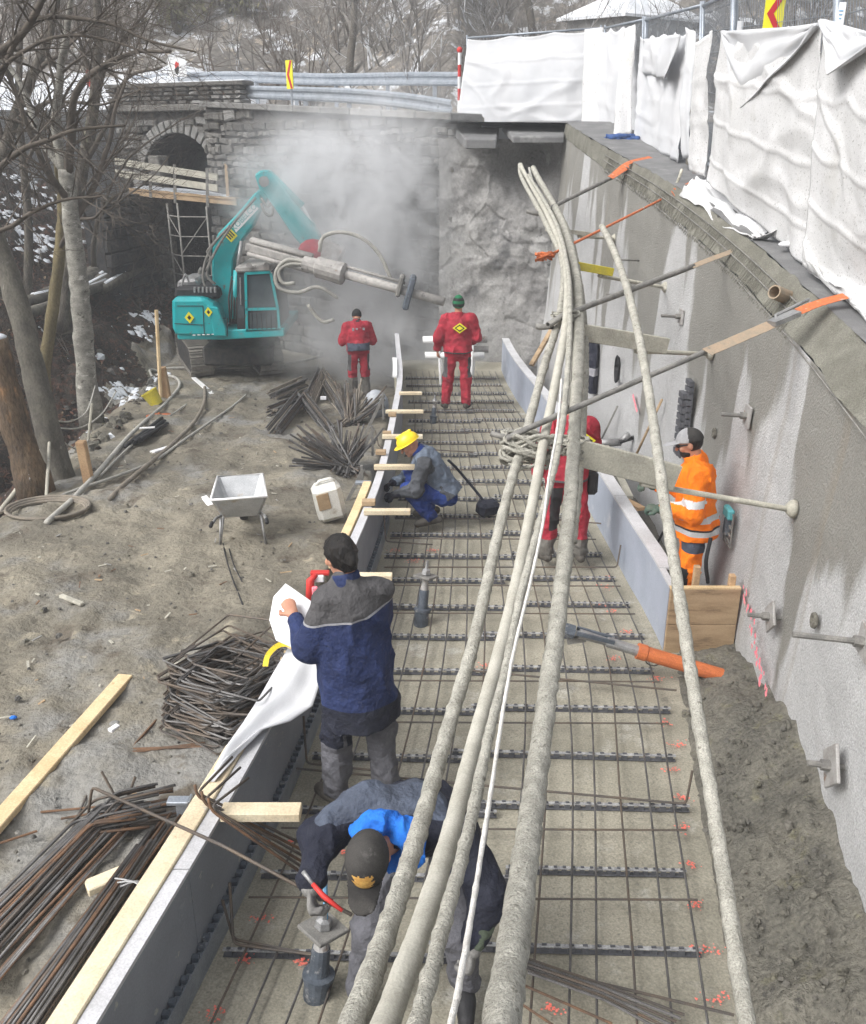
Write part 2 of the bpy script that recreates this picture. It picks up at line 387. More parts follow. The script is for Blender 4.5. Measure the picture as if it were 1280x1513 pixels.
M_('plastic_white', (.66, .65, .61), (.56, .55, .50), sc=4, bump=.1, rough=.5, spots=[((.40, .36, .30), 6, .56, .7)])
M_('blue_rag', (.05, .10, .26), (.035, .07, .18), sc=15, bump=.5, bsc=60)
M_('teal_tool', (.12, .42, .46), (.09, .35, .38), sc=8, bump=.1)
M_('pale_film', (.50, .52, .55), (.36, .38, .41), sc=6, bump=.3, rough=.35)
M_('lightblue', (.20, .42, .62), (.16, .36, .55), sc=9, bump=.1)

# ================================================================ SETTING
XL = [(1, -1.7), (2, -1.5), (3.23, -1.28), (4.12, -1.08), (5.9, -.85), (8.76, -.57), (9.9, -.51), (13.9, -.45), (17.7, -.66), (19, -.75)]
XR = [(1, 1.1), (2, 1.33), (3.27, 1.52), (6, 1.92), (6.8, 2.0), (8.4, 1.90), (9.9, 1.86), (13, 1.62), (15.6, 1.36), (17.6, 1.3)]
WB = [(.5, 1.55), (2.9, 1.86), (3.23, 1.99), (4.17, 2.22), (6.28, 2.49), (7.97, 2.68), (10, 2.72), (12, 2.65), (14, 2.42), (16, 2.2), (17.6, 2.05), (19, 1.95)]
WT = [(.5, 2.1), (3, 2.34), (5.12, 2.53), (6.01, 2.63), (7.47, 2.73), (9.35, 2.79), (11.77, 2.75), (14.77, 2.50), (17.6, 2.34), (19, 2.3)]
def xl(Y): return lerp_tab(XL, Y)
def xr(Y): return lerp_tab(XR, Y)
def smooth_tab(tab, Y):
    return sum(lerp_tab(tab, Y + d) for d in (-.8, -.4, 0, .4, .8)) / 5
def wb(Y): return smooth_tab(WB, Y)
def wt(Y): return smooth_tab(WT, Y)
def wtz(Y): return 1.75 + .135 * Y
def wall_at(Y, z):                                        # a point on the face of the shotcrete wall
    t = z / wtz(Y)
    return Vector((wb(Y) * (1 - t) + wt(Y) * t, Y, z))
def GW(px, py):                                            # where a sight line meets that face
    d = ray(px, py); best = None
    for k in range(200, 2200):
        w_ = k * .01; q = Vector((d[0]*w_, d[1]*w_, CAM_H + d[2]*w_))
        if q.x >= wall_at(q.y, q.z).x: return q
    return q
def roadz(Y): return min(2.0 + .135 * Y, 4.4)

# --- concrete blinding under the reinforcement
Ys = np.linspace(.8, 18.2, 110)
P = np.array([[(xl(y) - .12 + (xr(y) + .25 - xl(y) + .12) * t, y, 0) for t in np.linspace(0, 1, 26)] for y in Ys])
P[..., 2] = .008 * fbm(P[..., 0] * 2, P[..., 1] * 2, 0, 3, 3)
MB().grid(P[:, ::-1]).build('floor_slab', MT['slab'], smooth=True, kind='structure')

# --- earth to the left of the formwork, gully and far bank as one sheet
EDGE_PX = [(-150, 900), (0, 770), (60, 735), (130, 655), (180, 607), (225, 562), (248, 540), (262, 505)]
EDGE = sorted([(q.y, q.x) for q in (GL(*e) for e in EDGE_PX)])
EDGE = [(0, EDGE[0][1] + .3)] + EDGE + [(23, -5.0), (40, -5.2)]
def edge_x(Y): return lerp_tab(EDGE, Y)
def terrain_z(x, Y, n=0.0):
    b = zg(Y); d = edge_x(Y) - x
    if d <= 0: return b
    side = b - .75 * d + .12 * min(d, .5)
    bank = -1.7 + .62 * (-x - 5.3) + .12 * (Y - 18)
    m = max(side, min(bank, 6.0), -2.2 - .02 * d)
    return m
xs = np.concatenate([np.linspace(-34, -12, 30), np.linspace(-11.7, -.3, 210)])
ys = np.concatenate([np.linspace(.5, 12, 170), np.linspace(12.08, 27.5, 140)])
P = np.array([[(x, y, terrain_z(x, y)) for x in xs] for y in ys])
n1 = fbm(P[..., 0] * 1.3, P[..., 1] * 1.3, 0, 5, 11); n2 = fbm(P[..., 0] * 7, P[..., 1] * 7, 0, 3, 12)
ex = np.array([[edge_x(y) - x for x in xs] for y in ys])
rough_ = np.clip(ex / 1.0, 0, 1)
P[..., 2] += .045 * n1 + .022 * n2 + .018 * fbm(P[..., 0] * 3.1, P[..., 1] * 2.2, 0, 3, 14) + rough_ * (.22 * n1 + .06 * n2)
for (xa_, sl_, wd_) in ((-2.3, -.045, .17), (-3.6, -.075, .17), (-4.6, .02, .13), (-5.8, -.03, .13)):          # wheel and track ruts pressed into the mud
    dr_ = P[..., 0] - (xa_ + sl_ * (P[..., 1] - 4) * 2 + .12 * np.sin(P[..., 1] * .5)); P[..., 2] += (1 - np.clip(ex + .6, 0, 1)) * (-.032 * np.exp(-(dr_ / wd_) ** 2) * (.7 + .3 * np.sin(P[..., 1] * 22 + dr_ * 9)) + .016 * np.exp(-((np.abs(dr_) - wd_ * 1.7) / .07) ** 2))
xi = np.array([[xl(y) - .25 for x in xs] for y in ys])
inside = P[..., 0] > xi                                        # tuck the sheet below the floor slab
P[..., 2] = np.where(inside, np.minimum(P[..., 2], -.5), P[..., 2])
g = MB().grid(P[:, ::-1] * 1.0)
fc = []
for f in g.f:
    q = np.mean([g.v[i] for i in f], axis=0)
    dd = edge_x(q[1]) - q[0] + .35 * math.sin(q[1] * 2.3) * math.sin(q[0] * 1.7)
    fc.append(1 if dd > .55 else 0)
g.m = fc
terr = g.build('ground', [MT['earth'], MT['bank']], smooth=True, kind='structure')

# loose stones and clods on the earth
def scatter_stones(name, pts, mats, smin, smax, seed=0, **tags):
    r = random.Random(seed); b = MB()
    for p in pts:
        s = r.uniform(smin, smax) * (1 if r.random() < .85 else 1.8)
        rot = Matrix.Rotation(r.uniform(0, 6.28), 3, 'Z') @ Matrix.Rotation(r.uniform(-.5, .5), 3, 'X')
        vs = []
        for (x, y, z) in ((-1,-.6,-.3),(.2,-1,-.4),(1,-.2,-.3),(.5,.9,-.4),(-.7,.8,-.3),(-.6,-.3,.5),(.4,-.5,.6),(.5,.4,.5),(-.3,.5,.55)):
            vs.append(rot @ Vector((x * r.uniform(.7, 1.1), y * r.uniform(.7, 1.1), z * r.uniform(.6, 1.2))) * s + Vector(p))
        b.add(vs, [(0,4,3,2,1),(0,1,6,5),(1,2,6),(2,7,6),(2,3,7),(3,4,8,7),(4,0,5,8),(5,6,7,8)], r.randrange(len(mats)))
    return b.build(name, mats, **tags)
r = random.Random(3); pts = []
for i in range(1100):
    y = 1.5 + 17 * r.random() ** 1.6; x0 = edge_x(y); x = x0 + (xl(y) - .5 - x0) * r.random()
    pts.append((x, y, terrain_z(x, y) + .004))
scatter_stones('gravel', pts, [MT['earth'], MT['gravel'], MT['stone']], .006, .020, 5, kind='stuff')
# snow and pale rubble along the lip of the gully
pts = []
for i in range(170):
    y = r.uniform(12, 20.5); x = edge_x(y) - r.random() ** 2 * 1.6 + .25
    pts.append((x, y, terrain_z(x, y) + .02))
scatter_stones('rubble', pts, [MT['gravel'], MT['stone'], MT['bank'], MT['gravel'], MT['gravel'], MT['snow']], .03, .10, 6, kind='stuff')
# fallen leaves, twigs and crusts of snow on the bank
b = MB()
for i in range(9000):
    y = r.uniform(9, 26); x = edge_x(y) - .5 - 7.5 * r.random()
    z = terrain_z(x, y); z += .255 * float(0) + .03
    s = r.uniform(.03, .075); a = r.uniform(0, 6.28); t = r.uniform(-.5, .5)
    c, q = math.cos(a) * s, math.sin(a) * s
    b.add([(x - c, y - q, z + t * s), (x + q * .5, y - c * .5, z + .03), (x + c, y + q, z - t * s + .02), (x - q * .5, y + c * .5, z + .02)], [(0, 1, 2, 3)], 0 if r.random() < .8 else 1)
M_('leaf_litter', (.11, .050, .032), (.055, .033, .024), sc=1.7, bump=0, fine=0, rough=.9)
M_('leaf_tan', (.17, .125, .08), (.10, .075, .05), sc=1.7, bump=0, fine=0, rough=.9)
b.build('leaves', [MT['leaf_litter'], MT['leaf_tan']], kind='stuff')

# --- damp gravel slope at the foot of the wall, right
Ys = np.linspace(.8, 7.15, 90); T = np.linspace(0, 1, 40)
P = []
for y in Ys:
    k = max(0, min(1, (7.0 - y) / 2.0)); x0 = xr(y) - .02; x1 = wb(y) + .12
    hh = .04 + .40 * k
    P.append([(x0 + (x1 - x0) * t, y, -.03 + (hh + .03) * (t ** .8)) for t in T])
P = np.array(P); nz = fbm(P[..., 0] * 5, P[..., 1] * 5, 0, 5, 21)
P[..., 2] += .05 * nz * np.minimum(1, T * 4)[None, :] + .02 * vnoise(P[..., 0] * 22, P[..., 1] * 22, 0, 9)
MB().grid(P[:, ::-1]).build('gravel_slope', MT['gravel'], smooth=True, kind='structure')
pts = []
for i in range(600):
    y = r.uniform(1.8, 7); t = r.random(); x0, x1 = xr(y), wb(y); k = max(0, min(1, (7.0 - y) / 2.0))
    pts.append((x0 + (x1 - x0) * t, y, -.02 + (.04 + .4 * k) * t ** .8))
scatter_stones('pebbles', pts, [MT['gravel'], MT['trench'], MT['gravel'], MT['gravel']], .006, .022, 8, kind='stuff')
# trench between right formwork and wall
Ys = np.linspace(6.9, 17.8, 40)
P = np.array([[(xr(y) + .02 + (wb(y) + .3 - xr(y)) * t, y, -.32) for t in np.linspace(0, 1, 8)] for y in Ys])
P[..., 2] += .05 * fbm(P[..., 0] * 3, P[..., 1] * 3, 0, 3, 31)
MB().grid(P[:, ::-1]).build('trench_ground', MT['trench'], smooth=True, kind='structure')

# ================================================================ SHOTCRETE WALL (right)
def shot_mat():
    m = pm('shotcrete', (.475, .475, .475), (.42, .42, .42), sc=1.2, bump=.9, bsc=55, bdist=.02, fine=.26, spots=[((.53, .53, .53), 1.7, .56, .72), ((.30, .295, .28), 45, .60, .72)])
    t = m.node_tree; N = t.nodes; Lk = t.links; b = N['Principled BSDF']
    base = b.inputs['Base Color'].links[0].from_socket
    uv = N.new('ShaderNodeUVMap'); uv.uv_map = 'run'
    sx = N.new('ShaderNodeSeparateXYZ'); Lk.new(uv.outputs[0], sx.inputs[0])
    def streak(sx_, sy_, scale, det=4):
        mp = N.new('ShaderNodeMapping'); mp.inputs['Scale'].default_value = (sx_, sy_, 1); Lk.new(uv.outputs[0], mp.inputs[0])
        n = N.new('ShaderNodeTexNoise'); n.inputs['Scale'].default_value = scale; n.inputs['Detail'].default_value = det; Lk.new(mp.outputs[0], n.inputs['Vector']); return n.outputs['Fac']
    def math_(op, a, c=None, d=None):
        n = N.new('ShaderNodeMath'); n.operation = op
        for i, q in enumerate((a, c, d)):
            if q is None: continue
            if isinstance(q, (int, float)): n.inputs[i].default_value = q
            else: Lk.new(q, n.inputs[i])
        return n.outputs[0]
    def sstep(a, lo, hi):
        n = N.new('ShaderNodeMapRange'); n.interpolation_type = 'SMOOTHSTEP'; n.inputs[1].default_value = lo; n.inputs[2].default_value = hi; Lk.new(a, n.inputs[0]); return n.outputs[0]
    # wet runs: hang from the top, ragged lower ends
    k = math_('ADD', streak(.62, .16, 1.6, 2), math_('MULTIPLY', sx.outputs[1], .30))
    k = math_('ADD', k, math_('MULTIPLY', math_('SUBTRACT', streak(3, 1.2, 2.2, 5), .5), .10))
    wet = sstep(k, .668, .71)
    mx = N.new('ShaderNodeMix'); mx.data_type = 'RGBA'; Lk.new(math_('MULTIPLY', wet, .74), mx.inputs[0]); Lk.new(base, mx.inputs[6]); mx.inputs[7].default_value = (.17, .162, .135, 1)
    # brown mineral runs
    k2 = sstep(streak(2.6, .06, 1.3, 2), .60, .68)
    m2 = N.new('ShaderNodeMix'); m2.data_type = 'RGBA'; Lk.new(math_('MULTIPLY', k2, .28), m2.inputs[0]); Lk.new(mx.outputs[2], m2.inputs[6]); m2.inputs[7].default_value = (.27, .225, .165, 1)
    Lk.new(m2.outputs[2], b.inputs['Base Color'])
    rg = N.new('ShaderNodeMix'); Lk.new(wet, rg.inputs[0]); rg.inputs[2].default_value = .9; rg.inputs[3].default_value = .6; Lk.new(rg.outputs[0], b.inputs['Roughness'])
    return m
MT['shot'] = shot_mat()
wall = thing('shotcrete_wall', 'grey sprayed concrete retaining wall with wet streaks curving along the right of the floor', 'wall', (2.5, 8, 0))
Ys = np.linspace(.6, 17.7, 210); T = np.linspace(0, 1, 48)
P = np.array([[(wb(y) + (wt(y) - wb(y)) * t, y, -.45 + (wtz(y) + .45) * t) for t in T] for y in Ys])
P[..., 0] += .028 * fbm(P[..., 1] * .9, P[..., 2] * .9, 0, 4, 41) + .006 * vnoise(P[..., 1] * 9, P[..., 2] * 9, 0, 42)
g = MB().grid(P)
face = g.build('wall_face', MT['shot'], wall, smooth=True)
uvl = face.data.uv_layers.new(name='run')
uvd = np.array([(g.v[i][1], (g.v[i][2]) / wtz(g.v[i][1])) for f in g.f for i in f], dtype=np.float32)
uvl.data.foreach_set('uv', uvd.ravel())
# back of the wall, so that it has depth
# chamfer and road edge
def chw(Y): return lerp_tab([(0, .24), (5, .22), (9, .17), (12, .12), (15, .05), (18, .02)], Y)
P = np.array([[(wt(y) + chw(y) * t, y, wtz(y) + (roadz(y) - wtz(y)) * t) for t in np.linspace(0, 1, 8)] for y in Ys])
P[..., 2] += .012 * fbm(P[..., 0] * 9, P[..., 1] * 9, 0, 3, 51); P[..., 0] += .02 * fbm(P[..., 1] * 4, P[..., 2] * 4, 0, 3, 52)
MB().grid(P).build('wall_coping', MT['chamfer'], wall, smooth=True)
# lattice of edge reinforcement in the coping
b = MB()
for off, zz in ((.02, -.02), (.10, .10), (.16, .17)):
    b.tube([(wt(y) + off * chw(y) * 4 - .03, y, wtz(y) + zz) for y in np.linspace(2 if off < .05 else 7.0, 14.5, 60)], .006, 5)
b.build('edge_bar', MT['steel_dirty'], wall)
b = MB()
for y in np.linspace(6.9, 14.3, 190):
    b.tube([(wt(y) - .03 + r.uniform(-.01, .01), y, wtz(y) - .02 - r.uniform(0, .03)), (wt(y) + chw(y) * .55, y + r.uniform(-.02, .02), wtz(y) + .17)], .004, 4)
b.build('edge_mesh', MT['chamfer'], wall, kind='stuff')

# plates, nails, holes and paint on that wall
def wall_normal(Y): 
    a, c = wall_at(Y - .2, 1), wall_at(Y + .2, 1); d = (c - a).normalized()
    return Vector((-d.y, d.x, .05)).normalized()
def soil_nail(px, py, size=.2, rod=.22, diamond=True, platemat='plate'):
    q = GW(px, py); n = wall_normal(q.y); u = n.cross(Vector((0, 0, 1))).normalized(); v = u.cross(n)
    if diamond: uu, vv = (u + v) * .7071, (v - u) * .7071
    else: uu, vv = u, v
    t = thing('soil_nail', 'x', 'anchor', q)
    b = MB(); M = Matrix((uu, vv, n)).transposed(); b.box(q + n * .04, (size, size, .02), M); b.build('plate', MT[platemat], t, bevel=.004)
    c = MB(); c.tube([q - n * .05, q + n * rod], .018, 8); c.tube([q + n * .05, q + n * .10], .032, 6); c.build('rod', MT['steel_dirty'], t)
    return t
nails = [
    (1240, 1133, .22, .17, True, 'large diamond anchor plate with short rod low on the wall near the camera'),
    (1147, 912, .19, .20, True, 'diamond anchor plate beside the pink painted line on the wall'),
    (1112, 615, .18, .26, False, 'upright anchor plate with rod on the wall above the orange jacket man'),
    (1012, 468, .16, .26, False, 'small anchor plate with rod on the wall right of the dark hanging jacket'),
    (1290, 950, .18, .42, False, 'pale pipe nail sticking out of the wet wall patch at its lower edge'),
]
for (px, py, s_, rd, di, lab) in nails: tag(soil_nail(px, py, s_, rd, di), lab, 'anchor', 'anchors in the sprayed wall')
for i, (px, py) in enumerate(((1205, 917), (1165, 1075), (918, 392), (1057, 640))):
    q = GW(px, py); n = wall_normal(q.y); b = MB()
    X = Matrix.Translation(q - n * .01) @ n.to_track_quat('Z', 'Y').to_matrix().to_4x4()
    b.lathe([(.035, .0), (.055, .012), (.05, .03), (.026, .03), (.02, .014)], 12, X)
    b.build('drain_socket', MT['gravel'], wall, smooth=True)
def paint(name, pts, parent, matn, seed=0):
    rr = random.Random(seed); b = MB()
    for (q, n, s_) in pts:
        u = n.cross(Vector((0, 1, 0.1))).normalized(); v = n.cross(u)
        k = 9; rr.j = getattr(rr, 'j', 0) + 1; ring = [q + n * (.005 + .0006 * (rr.j % 40)) + (u * math.cos(6.283*j/k) + v * math.sin(6.283*j/k)) * s_ * rr.uniform(.45, 1.15) for j in range(k)]
        b.add(ring, [tuple(range(k))])
    return b.build(name, MT[matn], parent)
pl = []
for (a, c) in (((1104, 868), (1120, 940)), ((1120, 950), (1138, 1025))):
    for t in np.linspace(0, 1, 16):
        px = a[0] + (c[0] - a[0]) * t + rng.uniform(-5, 5); py = a[1] + (c[1] - a[1]) * t
        q = GW(px, py); pl.append((q - Vector((.012, 0, 0)), wall_normal(q.y), rng.uniform(.02, .04)))
for t in np.linspace(0, 1, 7):
    q = GW(940 + 6 * t, 585 + 22 * t); pl.append((q - Vector((.012, 0, 0)), wall_normal(q.y), .035))
paint('paint_line', pl, wall, 'spray_pink', 4)

# ================================================================ ROAD ABOVE THE WALL
Ys = np.concatenate([np.linspace(.5, 17.6, 60), np.linspace(17.9, 24, 14)])
P = []
for y in Ys:
    x0 = wt(min(y, 17.6)) + chw(min(y, 17.6)) if y < 17.65 else .35 - .25 * (y - 17.9) 
    P.append([(x0 + (14 - x0) * t ** 1.5, y, roadz(y)) for t in np.linspace(0, 1, 24)])
P = np.array(P); P[..., 2] += .012 * fbm(P[..., 0] * 2, P[..., 1] * 2, 0, 4, 61)
MB().grid(P).build('road', MT['asphalt'], smooth=True, kind='structure')

# ================================================================ END WALL (rough sprayed rock)
ew = thing('sprayed_rock_face', 'lumpy grey sprayed concrete rock face closing the far end of the excavation', 'wall', (1.2, 18, 0))
nu, nv = 130, 190
P = np.zeros((nu, nv, 3)); Nn = np.array((-.27, -.96, .05))
for i in range(nu):
    t = i / (nu - 1)
    for j in range(nv):
        s_ = j / (nv - 1); z = -.6 + (4.72) * s_
        P[i, j] = (.12 + (2.44 - .12) * t + .12 * s_ * t, 18.35 - .62 * t + .25 * s_ , z)
q = P * 1.0
lump = .17 * fbm(q[..., 0] * 1.1, q[..., 2] * .9, q[..., 1], 3, 71)
rid = 1 - np.abs(fbm(q[..., 0] * 2.2 + .6 * q[..., 2], q[..., 2] * 1.8, 0, 4, 72)); lump += .09 * rid
slab_ = np.floor((q[..., 2] * 1.6 + .8 * vnoise(q[..., 0] * 1.4, q[..., 2] * .7, 0, 73))) ; lump += .045 * vnoise(slab_ * 3.1, np.floor(q[..., 0] * 1.3 + .5 * vnoise(q[..., 0], q[..., 2] * 2, 0, 74)) * 2.7, 0, 75)
fade = np.clip((q[..., 0] - .1) / .5, 0, 1) * np.clip((2.5 - q[..., 0]) / .3, .2, 1)
cave = np.exp(-(((q[..., 0] - 1.75) / .5) ** 2 + ((q[..., 2] - 3.75) / .42) ** 2)) * 1.0
lump = lump * (.42 + .58 * np.clip((q[..., 2] - .4) / 2.2, 0, 1)) + .007 * fbm(q[..., 0] * 9, q[..., 2] * 9, 0, 3, 77)
P += Nn * (lump * (.35 + .65 * fade))[..., None] - Nn * cave[..., None]
MB().grid(P).build('rock_surface', MT['rockface'], ew, smooth=True)
# broken edge slabs of the road on top of it
def slab_piece(px0, px1, py0, py1, Y0, Y1, th):
    a, c, d, e = A(px0, py0, Y1), A(px1, py0, Y1), A(px1 - 4, py1, Y0), A(px0 + 16, py1, Y0)
    b = MB(); b.prism([a, c, d, e], (0, 0, -th)); b.build('edge_slab', MT['asphalt'], ew, bevel=.02)
slab_piece(672, 738, 188, 205, 17.5, 18.6, .17)
slab_piece(742, 838, 184, 201, 17.3, 18.6, .12)

# ================================================================ MASONRY
STONES = []
for k in range(10):
    rr = random.Random(100 + k); b = MB(); j = lambda a: rr.uniform(-a, a)
    back = [(-.48, .5, -.48), (.48, .5, -.48), (.48, .5, .48), (-.48, .5, .48)]
    mid = [(x * (1 + j(.05)), -.28 + j(.05), z * (1 + j(.06))) for (x, y, z) in back]
    fr = [(x * (.76 + j(.1)), -.5 + j(.09), z * (.70 + j(.12))) for (x, y, z) in back]
    b.add(back + mid + fr, [(0,1,5,4),(1,2,6,5),(2,3,7,6),(3,0,4,7),(4,5,9,8),(5,6,10,9),(6,7,11,10),(7,4,8,11),(8,9,10,11)])
    STONES.append(b)
def stone_set(mat): return [b.mesh('stone', MT[mat]) for b in STONES]
SM = {k: stone_set(k) for k in ('stone', 'stone_pale', 'shaded_stone')}
def masonry(parent, zlo, zhi, x0, x1, ch, cl, keep, mats, limit=300, seed=1, depth=.14, name='stone', rough=1.0):
    """Courses of separate stones on the parent's front plane (y = 0); zhi may be a function of x."""
    rr = random.Random(seed); L_ = []; z = zlo
    top = zhi if callable(zhi) else (lambda x: zhi)
    while z < max(top(x0), top(x1)):
        h = rr.uniform(*ch); x = x0 - rr.uniform(0, .2)
        while x < x1:
            l = rr.uniform(*cl); hh = h * rr.uniform(.86, 1.0); xa, xb = max(x, x0), min(x + l, x1)
            if xb - xa > .06 and z + h <= top((xa + xb) / 2) + .02 and keep((xa + xb) / 2, z + h / 2):
                L_.append(((xa + xb) / 2, z + h / 2 + rr.uniform(-.014, .014) * rough, xb - xa - .014, hh * rr.uniform(1 - .10 * rough, 1.02 + .06 * (rough > 1)) - .01, rr.uniform(-.06, .06) * rough, rr.uniform(.03, .09), rr.choice(mats), rr.randrange(10)))
            x += l
        z += h
    order = sorted(L_, key=lambda q: -q[2] * q[3] * (1 if q[1] > 0 else .4))
    rest = {}
    for i, (x, z, sx, sz, ro, pr, mt, k) in enumerate(order):
        M = Matrix.Translation((x, depth / 2 - pr, z)) @ Matrix.Rotation(ro, 4, 'Y') @ Matrix.Diagonal((sx, depth, sz, 1))
        if i < limit: piece(name, SM[mt][k], parent, M)
        else: rest.setdefault(mt, []).append((M, k))
    for mt, lst in rest.items():
        b = MB()
        for M, k in lst: b.add([M @ Vector(q) for q in STONES[k].v], STONES[k].f)
        o = b.build('small_' + name, MT[mt], None, kind='stuff'); o.parent = parent

# long rubble wall behind the excavator
S0, S1 = Vector((-5.75, 25.0, 0)), Vector((.42, 18.5, 0))
sw_len = (S1 - S0).length; sw_rz = math.atan2(S1.y - S0.y, S1.x - S0.x)
zt0, zt1 = A(355, 158, 25.0).z, A(660, 178, 18.5).z
sw = thing('rubble_stone_wall', 'long old rubble stone retaining wall behind the excavator, half lost in dust', 'wall', S0, sw_rz)
def sw_top(x): return zt0 + (zt1 - zt0) * x / sw_len
b = MB(); b.add([(0, .06, -1.4), (sw_len, .06, -1.4), (sw_len, .06, zt1), (0, .06, zt0), (0, .7, -1.4), (sw_len, .7, -1.4), (sw_len, .7, zt1), (0, .7, zt0)], [(0,1,2,3),(3,2,6,7),(1,5,6,2),(0,3,7,4),(4,7,6,5)])
o = b.build('mortar', MT['mortar'], None); o.parent = sw
masonry(sw, -1.2, sw_top, 0, sw_len, (.13, .30), (.14, .55), lambda x, z: True, ['stone'] * 9 + ['stone_pale'], 300, 3, rough=2.2)
b = MB()
for k in range(9):
    a, c = k * sw_len / 9, (k + 1) * sw_len / 9 - .02
    b = MB(); b.add([(a, -.12, sw_top(a) + .0), (c, -.12, sw_top(c)), (c, .75, sw_top(c)), (a, .75, sw_top(a)), (a, -.12, sw_top(a) + .13), (c, -.12, sw_top(c) + .13), (c, .75, sw_top(c) + .13), (a, .75, sw_top(a) + .13)], [(0,3,2,1),(4,5,6,7),(0,1,5,4),(1,2,6,5),(2,3,7,6),(3,0,4,7)])
    o = b.build('coping_stone', MT['stone_pale'], None, bevel=.015); o.parent = sw

# stone arch bridge
B0, B1 = A(182, 200, 26.6), A(356, 200, 25.0); B0.z = B1.z = 0
br_len = (B1 - B0).length; br_rz = math.atan2(B1.y - B0.y, B1.x - B0.x)
br = thing('stone_arch_bridge', 'old stone arch bridge with block parapet behind the tree branches', 'bridge', B0, br_rz)
def bpt(px, py):                                            # picture point on the bridge face, in the bridge's own axes
    d = Vector(ray(px, py)); n = Vector((math.sin(br_rz), -math.cos(br_rz), 0)); o_ = Vector((0, 0, CAM_H))
    t = (B0 - o_).dot(n) / d.dot(n); q = o_ + d * t
    return ((q - B0).dot(Vector((math.cos(br_rz), math.sin(br_rz), 0))), q.z)
aL, zs = bpt(213, 278); aR, _ = bpt(326, 278); aC = (aL + aR) / 2; zc = bpt(272, 196)[1]; aw = (aR - aL) / 2; ah = zc - zs
zP = bpt(270, 163)[1]
def arch_z(a, g_=0.0):
    t = (a - aC) / (aw + g_)
    return zs + (ah + g_) * math.sqrt(max(0, 1 - t * t))
b = MB(); cols = np.linspace(-.2, br_len + .15, 70)
for i in range(len(cols) - 1):
    a, c = cols[i], cols[i + 1]; m_ = (a + c) / 2
    za, zb_ = (arch_z(a), arch_z(c)) if aL < m_ < aR else (-1.6, -1.6)
    b.add([(a, .07, za), (c, .07, zb_), (c, .07, zP), (a, .07, zP)], [(0, 1, 2, 3)])
b.build('mortar', MT['mortar'], None).parent = br
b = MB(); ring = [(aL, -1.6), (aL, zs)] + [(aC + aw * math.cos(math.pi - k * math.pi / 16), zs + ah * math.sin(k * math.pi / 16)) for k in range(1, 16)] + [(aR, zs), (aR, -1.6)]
b.grid(np.array([[(x, .07, z), (x, 7.5, z)] for x, z in ring])); b.add([(x, 7.5, z) for x, z in ring], [tuple(range(len(ring)))])  # closed far end added so the opening stays dark
b.build('vault', MT['shaded_stone'], None).parent = br  # gloom under the arch put into the stone colour
def spandrel(x, z):
    if aL - .0 < x < aR + .0 and z < zs: return False
    t = math.hypot((x - aC) / (aw + .33), max(0, z - zs) / (ah + .33)) if z > zs else 9
    return t > 1
masonry(br, .2, zP, -.15, br_len + .1, (.13, .25), (.14, .45), spandrel, ['stone', 'stone', 'stone', 'stone_pale'], 240, 8, rough=1.8)
nvs = 21
for k in range(nvs):
    t0, t1 = math.pi - k * math.pi / nvs, math.pi - (k + 1) * math.pi / nvs; t = (t0 + t1) / 2
    q = []
    for tt in (t0 - .012, t1 + .012):
        for g_ in (.0, .32): q.append((aC + (aw + g_) * math.cos(tt), zs + (ah + g_) * math.sin(tt)))
    b = MB(); b.prism([(q[0][0], -.06, q[0][1]), (q[1][0], -.06, q[1][1]), (q[3][0], -.06, q[3][1]), (q[2][0], -.06, q[2][1])], (0, .4, 0)); b.build('arch_stone', MT['stone_pale'], None, bevel=.02).parent = br
# parapet
pz0, pz1 = bpt(270, 158)[1], bpt(270, 132)[1]
b = MB(); b.box((br_len / 2 - .05, .05, (zP + pz0) / 2 + .02), (br_len + .5, .5, pz0 - zP + .08)); b.build('string_course', MT['stone'], None, bevel=.02).parent = br
rows = 4; hh = (pz1 - pz0) / rows
for i in range(rows):
    x = -.25 - (.15 if i % 2 else 0); k = 0
    while x < br_len + .1:
        l = rng.uniform(.26, .46); xe = min(x + l, br_len + .16)
        piece('parapet_block', SM['stone_pale' if rng.random() < .45 else 'stone'][rng.randrange(10)], br, Matrix.Translation(((x + xe) / 2, .12, pz0 + .06 + hh * (i + .5))) @ Matrix.Diagonal((xe - x - .012, .42, hh - .012, 1)))
        x += l
b = MB(); b.box((br_len / 2 - .05, .12, pz1 + .11), (br_len + .6, .52, .1)); b.build('parapet_cap', MT['stone'], None, bevel=.02).parent = br
b = MB(); b.box((br_len / 2 - .05, .2, pz1 + .175), (br_len + .5, .36, .03)); b.build('snow_cap', MT['snow'], None, bevel=.015).parent = br
# wing wall left of the opening, running towards the camera, its shade put into the colour
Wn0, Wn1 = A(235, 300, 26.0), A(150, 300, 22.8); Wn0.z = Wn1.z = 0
ww = thing('bridge_wing_wall', 'stone wing wall coloured dark for shade, left of the bridge opening', 'wall', Wn1, math.atan2(Wn0.y - Wn1.y, Wn0.x - Wn1.x))
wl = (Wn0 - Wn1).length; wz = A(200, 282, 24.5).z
b = MB(); b.box((wl / 2, .3, wz / 2 - .8), (wl, .44, wz + 1.4)); b.build('mortar', MT['shaded_stone'], None).parent = ww
masonry(ww, -1.2, wz, 0, wl, (.2, .34), (.3, .7), lambda x, z: True, ['shaded_stone'], 120, 12, depth=.16)
b = MB(); q0 = A(243, 300, 25.9); 
for k in range(13):
    z0 = -.9 + k * .36
    b = MB(); b.box((q0.x + rng.uniform(-.02, .02), q0.y - .12, z0 + .17), (.34 + rng.uniform(-.05, .05), .4, .34), Matrix.Rotation(br_rz, 3, 'Z')); b.build('quoin', MT['stone'], ww, bevel=.03)

